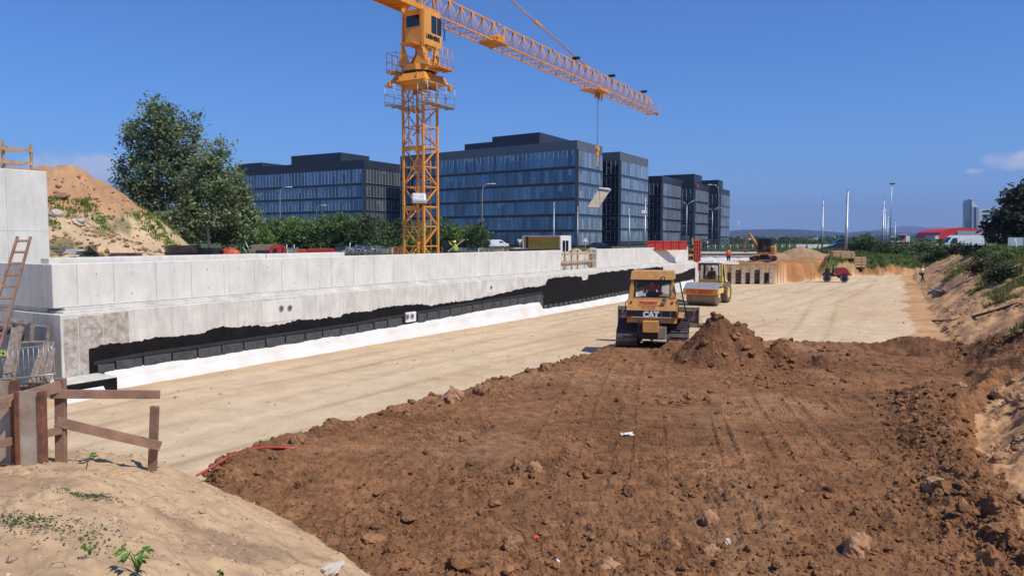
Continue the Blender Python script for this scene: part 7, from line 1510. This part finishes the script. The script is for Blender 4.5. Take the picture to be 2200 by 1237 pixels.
for y in (452, 460.5, 468, 478, 487): mb = MB(); mb.prism([P(x, yy, 429.7) for x, yy in ((2111, y), (2150, y), (2150, y + (4.5 if y > 455 and y < 465 else 3)), (2111, y + (4.5 if y > 455 and y < 465 else 3)))], (0, .15, 0)); mb.build('ribbon_window', m_tb, ob, True)
bp_ = root('pale_house', 'low pale building with one orange wall in the far middle right', 'building', at(1932, 300, 2.5))
m_be = mat('render_beige', (.55, .52, .47), rough=.7, var=.1); m_or = mat('render_orange', (.50, .20, .10), rough=.7, var=.1)
for x0, x1, y0, y1, m_, nm in ((1912, 1932, 507, 520, m_be, 'wall'), (1932, 1947, 504.5, 520, m_or, 'orange_wall'), (1947, 1955, 507, 520, m_white, 'white_wall')): mb = MB(); mb.prism([P(x, y, 300) for x, y in ((x0, y1), (x0, y0), (x1, y0), (x1, y1))], (0, 12, 0)); mb.build(nm, m_, bp_, True)
mb = MB(); mb.prism([P(x, y, 299.8) for x, y in ((1915, 513), (1915, 509.5), (1930, 509.5), (1930, 513))], (0, .1, 0)); mb.prism([P(x, y, 299.8) for x, y in ((1934, 512), (1934, 507), (1945, 507), (1945, 512))], (0, .1, 0)); mb.build('window', m_glass, bp_, True)
mb = MB(); mb.prism([P(x, y, 299) for x, y in ((1931, 504.5), (1931, 503.5), (1949, 503.5), (1949, 504.5))], (0, 14, 0)); mb.build('roof', m_white, bp_, True)
rg_ = random.Random(12)
wl_ = ['pale', 'white', 'grey', 'beige']
for i in range(9):
    px = (1597, 1612, 1645, 1676, 1752, 1792, 1848, 1875, 1990)[i]; Y = rg_.uniform(420, 640); w_ = rg_.uniform(7, 16); h_ = rg_.uniform(2.5, 6); y1 = 516; y0 = 512 - h_ * .7
    r = root('distant_house', 'tiny distant building on the horizon, %s from the left' % pos_words[i], 'building', at(px, Y, 2.4), group='distant buildings on the horizon'); mb = MB(); mb.prism([P(x, y, Y) for x, y in ((px - w_ / 2, y1), (px - w_ / 2, y0), (px + w_ / 2, y0), (px + w_ / 2, y1))], (0, 12, 0)); mb.build('wall', (m_be, m_white, m_conc)[i % 3], r, True)
    mb = MB(); mb.prism([P(x, y, Y - .3) for x, y in ((px - w_ / 2 - .4, y0), (px - w_ / 2 - .4, y0 - .8), (px + w_ / 2 + .4, y0 - .8), (px + w_ / 2 + .4, y0))], (0, 13, 0)); mb.build('roof', m_hg, r, True)
m_far = mat('far_wood', (.018, .030, .020), rough=1, var=.5, scale=.02, bump=2, bscale=.05)
def hill(name, prof, Y, depth, seed, mt=m_far):
    xs = np.linspace(prof[0][0], prof[-1][0], 260); ys = np.interp(xs, [p[0] for p in prof], [p[1] for p in prof]); ys = ys + 1.6 * fbm(xs * .02, xs * 0, 4, seed)
    top = [P(a, b, Y) for a, b in zip(xs, ys)]; rows = 10; V = np.zeros((260, rows, 3))
    for i, t in enumerate(top):
        for j in range(rows):
            f = j / (rows - 1); g = 1 - abs(2 * f - 1) ** 1.4; V[i, j] = (t.x, t.y + (f - .5) * depth, 1.5 + (t.z - 1.5) * g)
    V[:, :, 2] += 6 * fbm(V[:, :, 0] * .004, V[:, :, 1] * .004, 4, seed + 3) * (V[:, :, 2] > 5); V = V.reshape(-1, 3); idx = np.arange(260 * rows).reshape(260, rows)
    tag(npmesh(name, V, np.stack([idx[:-1, :-1], idx[:-1, 1:], idx[1:, 1:], idx[1:, :-1]], -1).reshape(-1, 4)[:, ::-1], mt, smooth=True), kind='structure')
hill('hills', [(1480, 500), (1560, 497), (1600, 493.5), (1650, 491.5), (1700, 492), (1760, 496), (1800, 503), (1840, 499), (1870, 496), (1930, 500), (2010, 503), (2060, 498), (2120, 490), (2300, 492)], 4200, 1400, 3)
hill('distant_mountain', [(1700, 505), (1800, 500), (1880, 494), (1920, 489), (1948, 484.5), (1975, 488), (2040, 489), (2120, 486), (2300, 482)], 9500, 2500, 13)
hill('wooded_ridge', [(1985, 512), (2005, 503), (2030, 496), (2060, 490), (2080, 487), (2110, 490), (2200, 495)], 2600, 700, 23)
# belt of trees far off behind the yard
rg = np.random.default_rng(91); th_ = rg.uniform(math.atan(-.75), math.atan(.75), 5200); rr_ = rg.uniform(330, 900, 5200); x, y = rr_ * np.sin(th_), rr_ * np.cos(th_); cen = np.stack([x, y, 2 + rg.uniform(0, 1, 5200) ** 1.5 * 2.6 * (rr_ / 600)], -1)
cen = np.repeat(cen, 5, 0) + rg.normal(0, 1.7, (26000, 3)) * [1, 1, .4]
tag(leafmesh('far_woodland', cen, 2.3, np.tile(np.array([[.08, .12, .045]]), (26000, 1)) * rg.uniform(.6, 1.4, (26000, 1)), None, 1.2, .3, seed=92), 'far off belt of trees along the horizon', 'woodland', kind='stuff')
# ================================================================ AIR
hz = bpy.data.materials.new('haze'); hz.use_nodes = True; t = hz.node_tree; t.nodes.clear(); pv = t.nodes.new('ShaderNodeVolumePrincipled'); out = t.nodes.new('ShaderNodeOutputMaterial'); t.links.new(pv.outputs[0], out.inputs['Volume'])
pv.inputs['Color'].default_value = (.46, .60, 1.0, 1); pv.inputs['Density'].default_value = 1.25e-4; pv.inputs['Anisotropy'].default_value = 0.0
mb = MB(); mb.box((0, 5000, 296), (16000, 20500, 600)); o = mb.build('haze', hz); tag(o, kind='stuff'); o['label'] = 'thin blue haze in the air over the whole place'; o['category'] = 'haze'
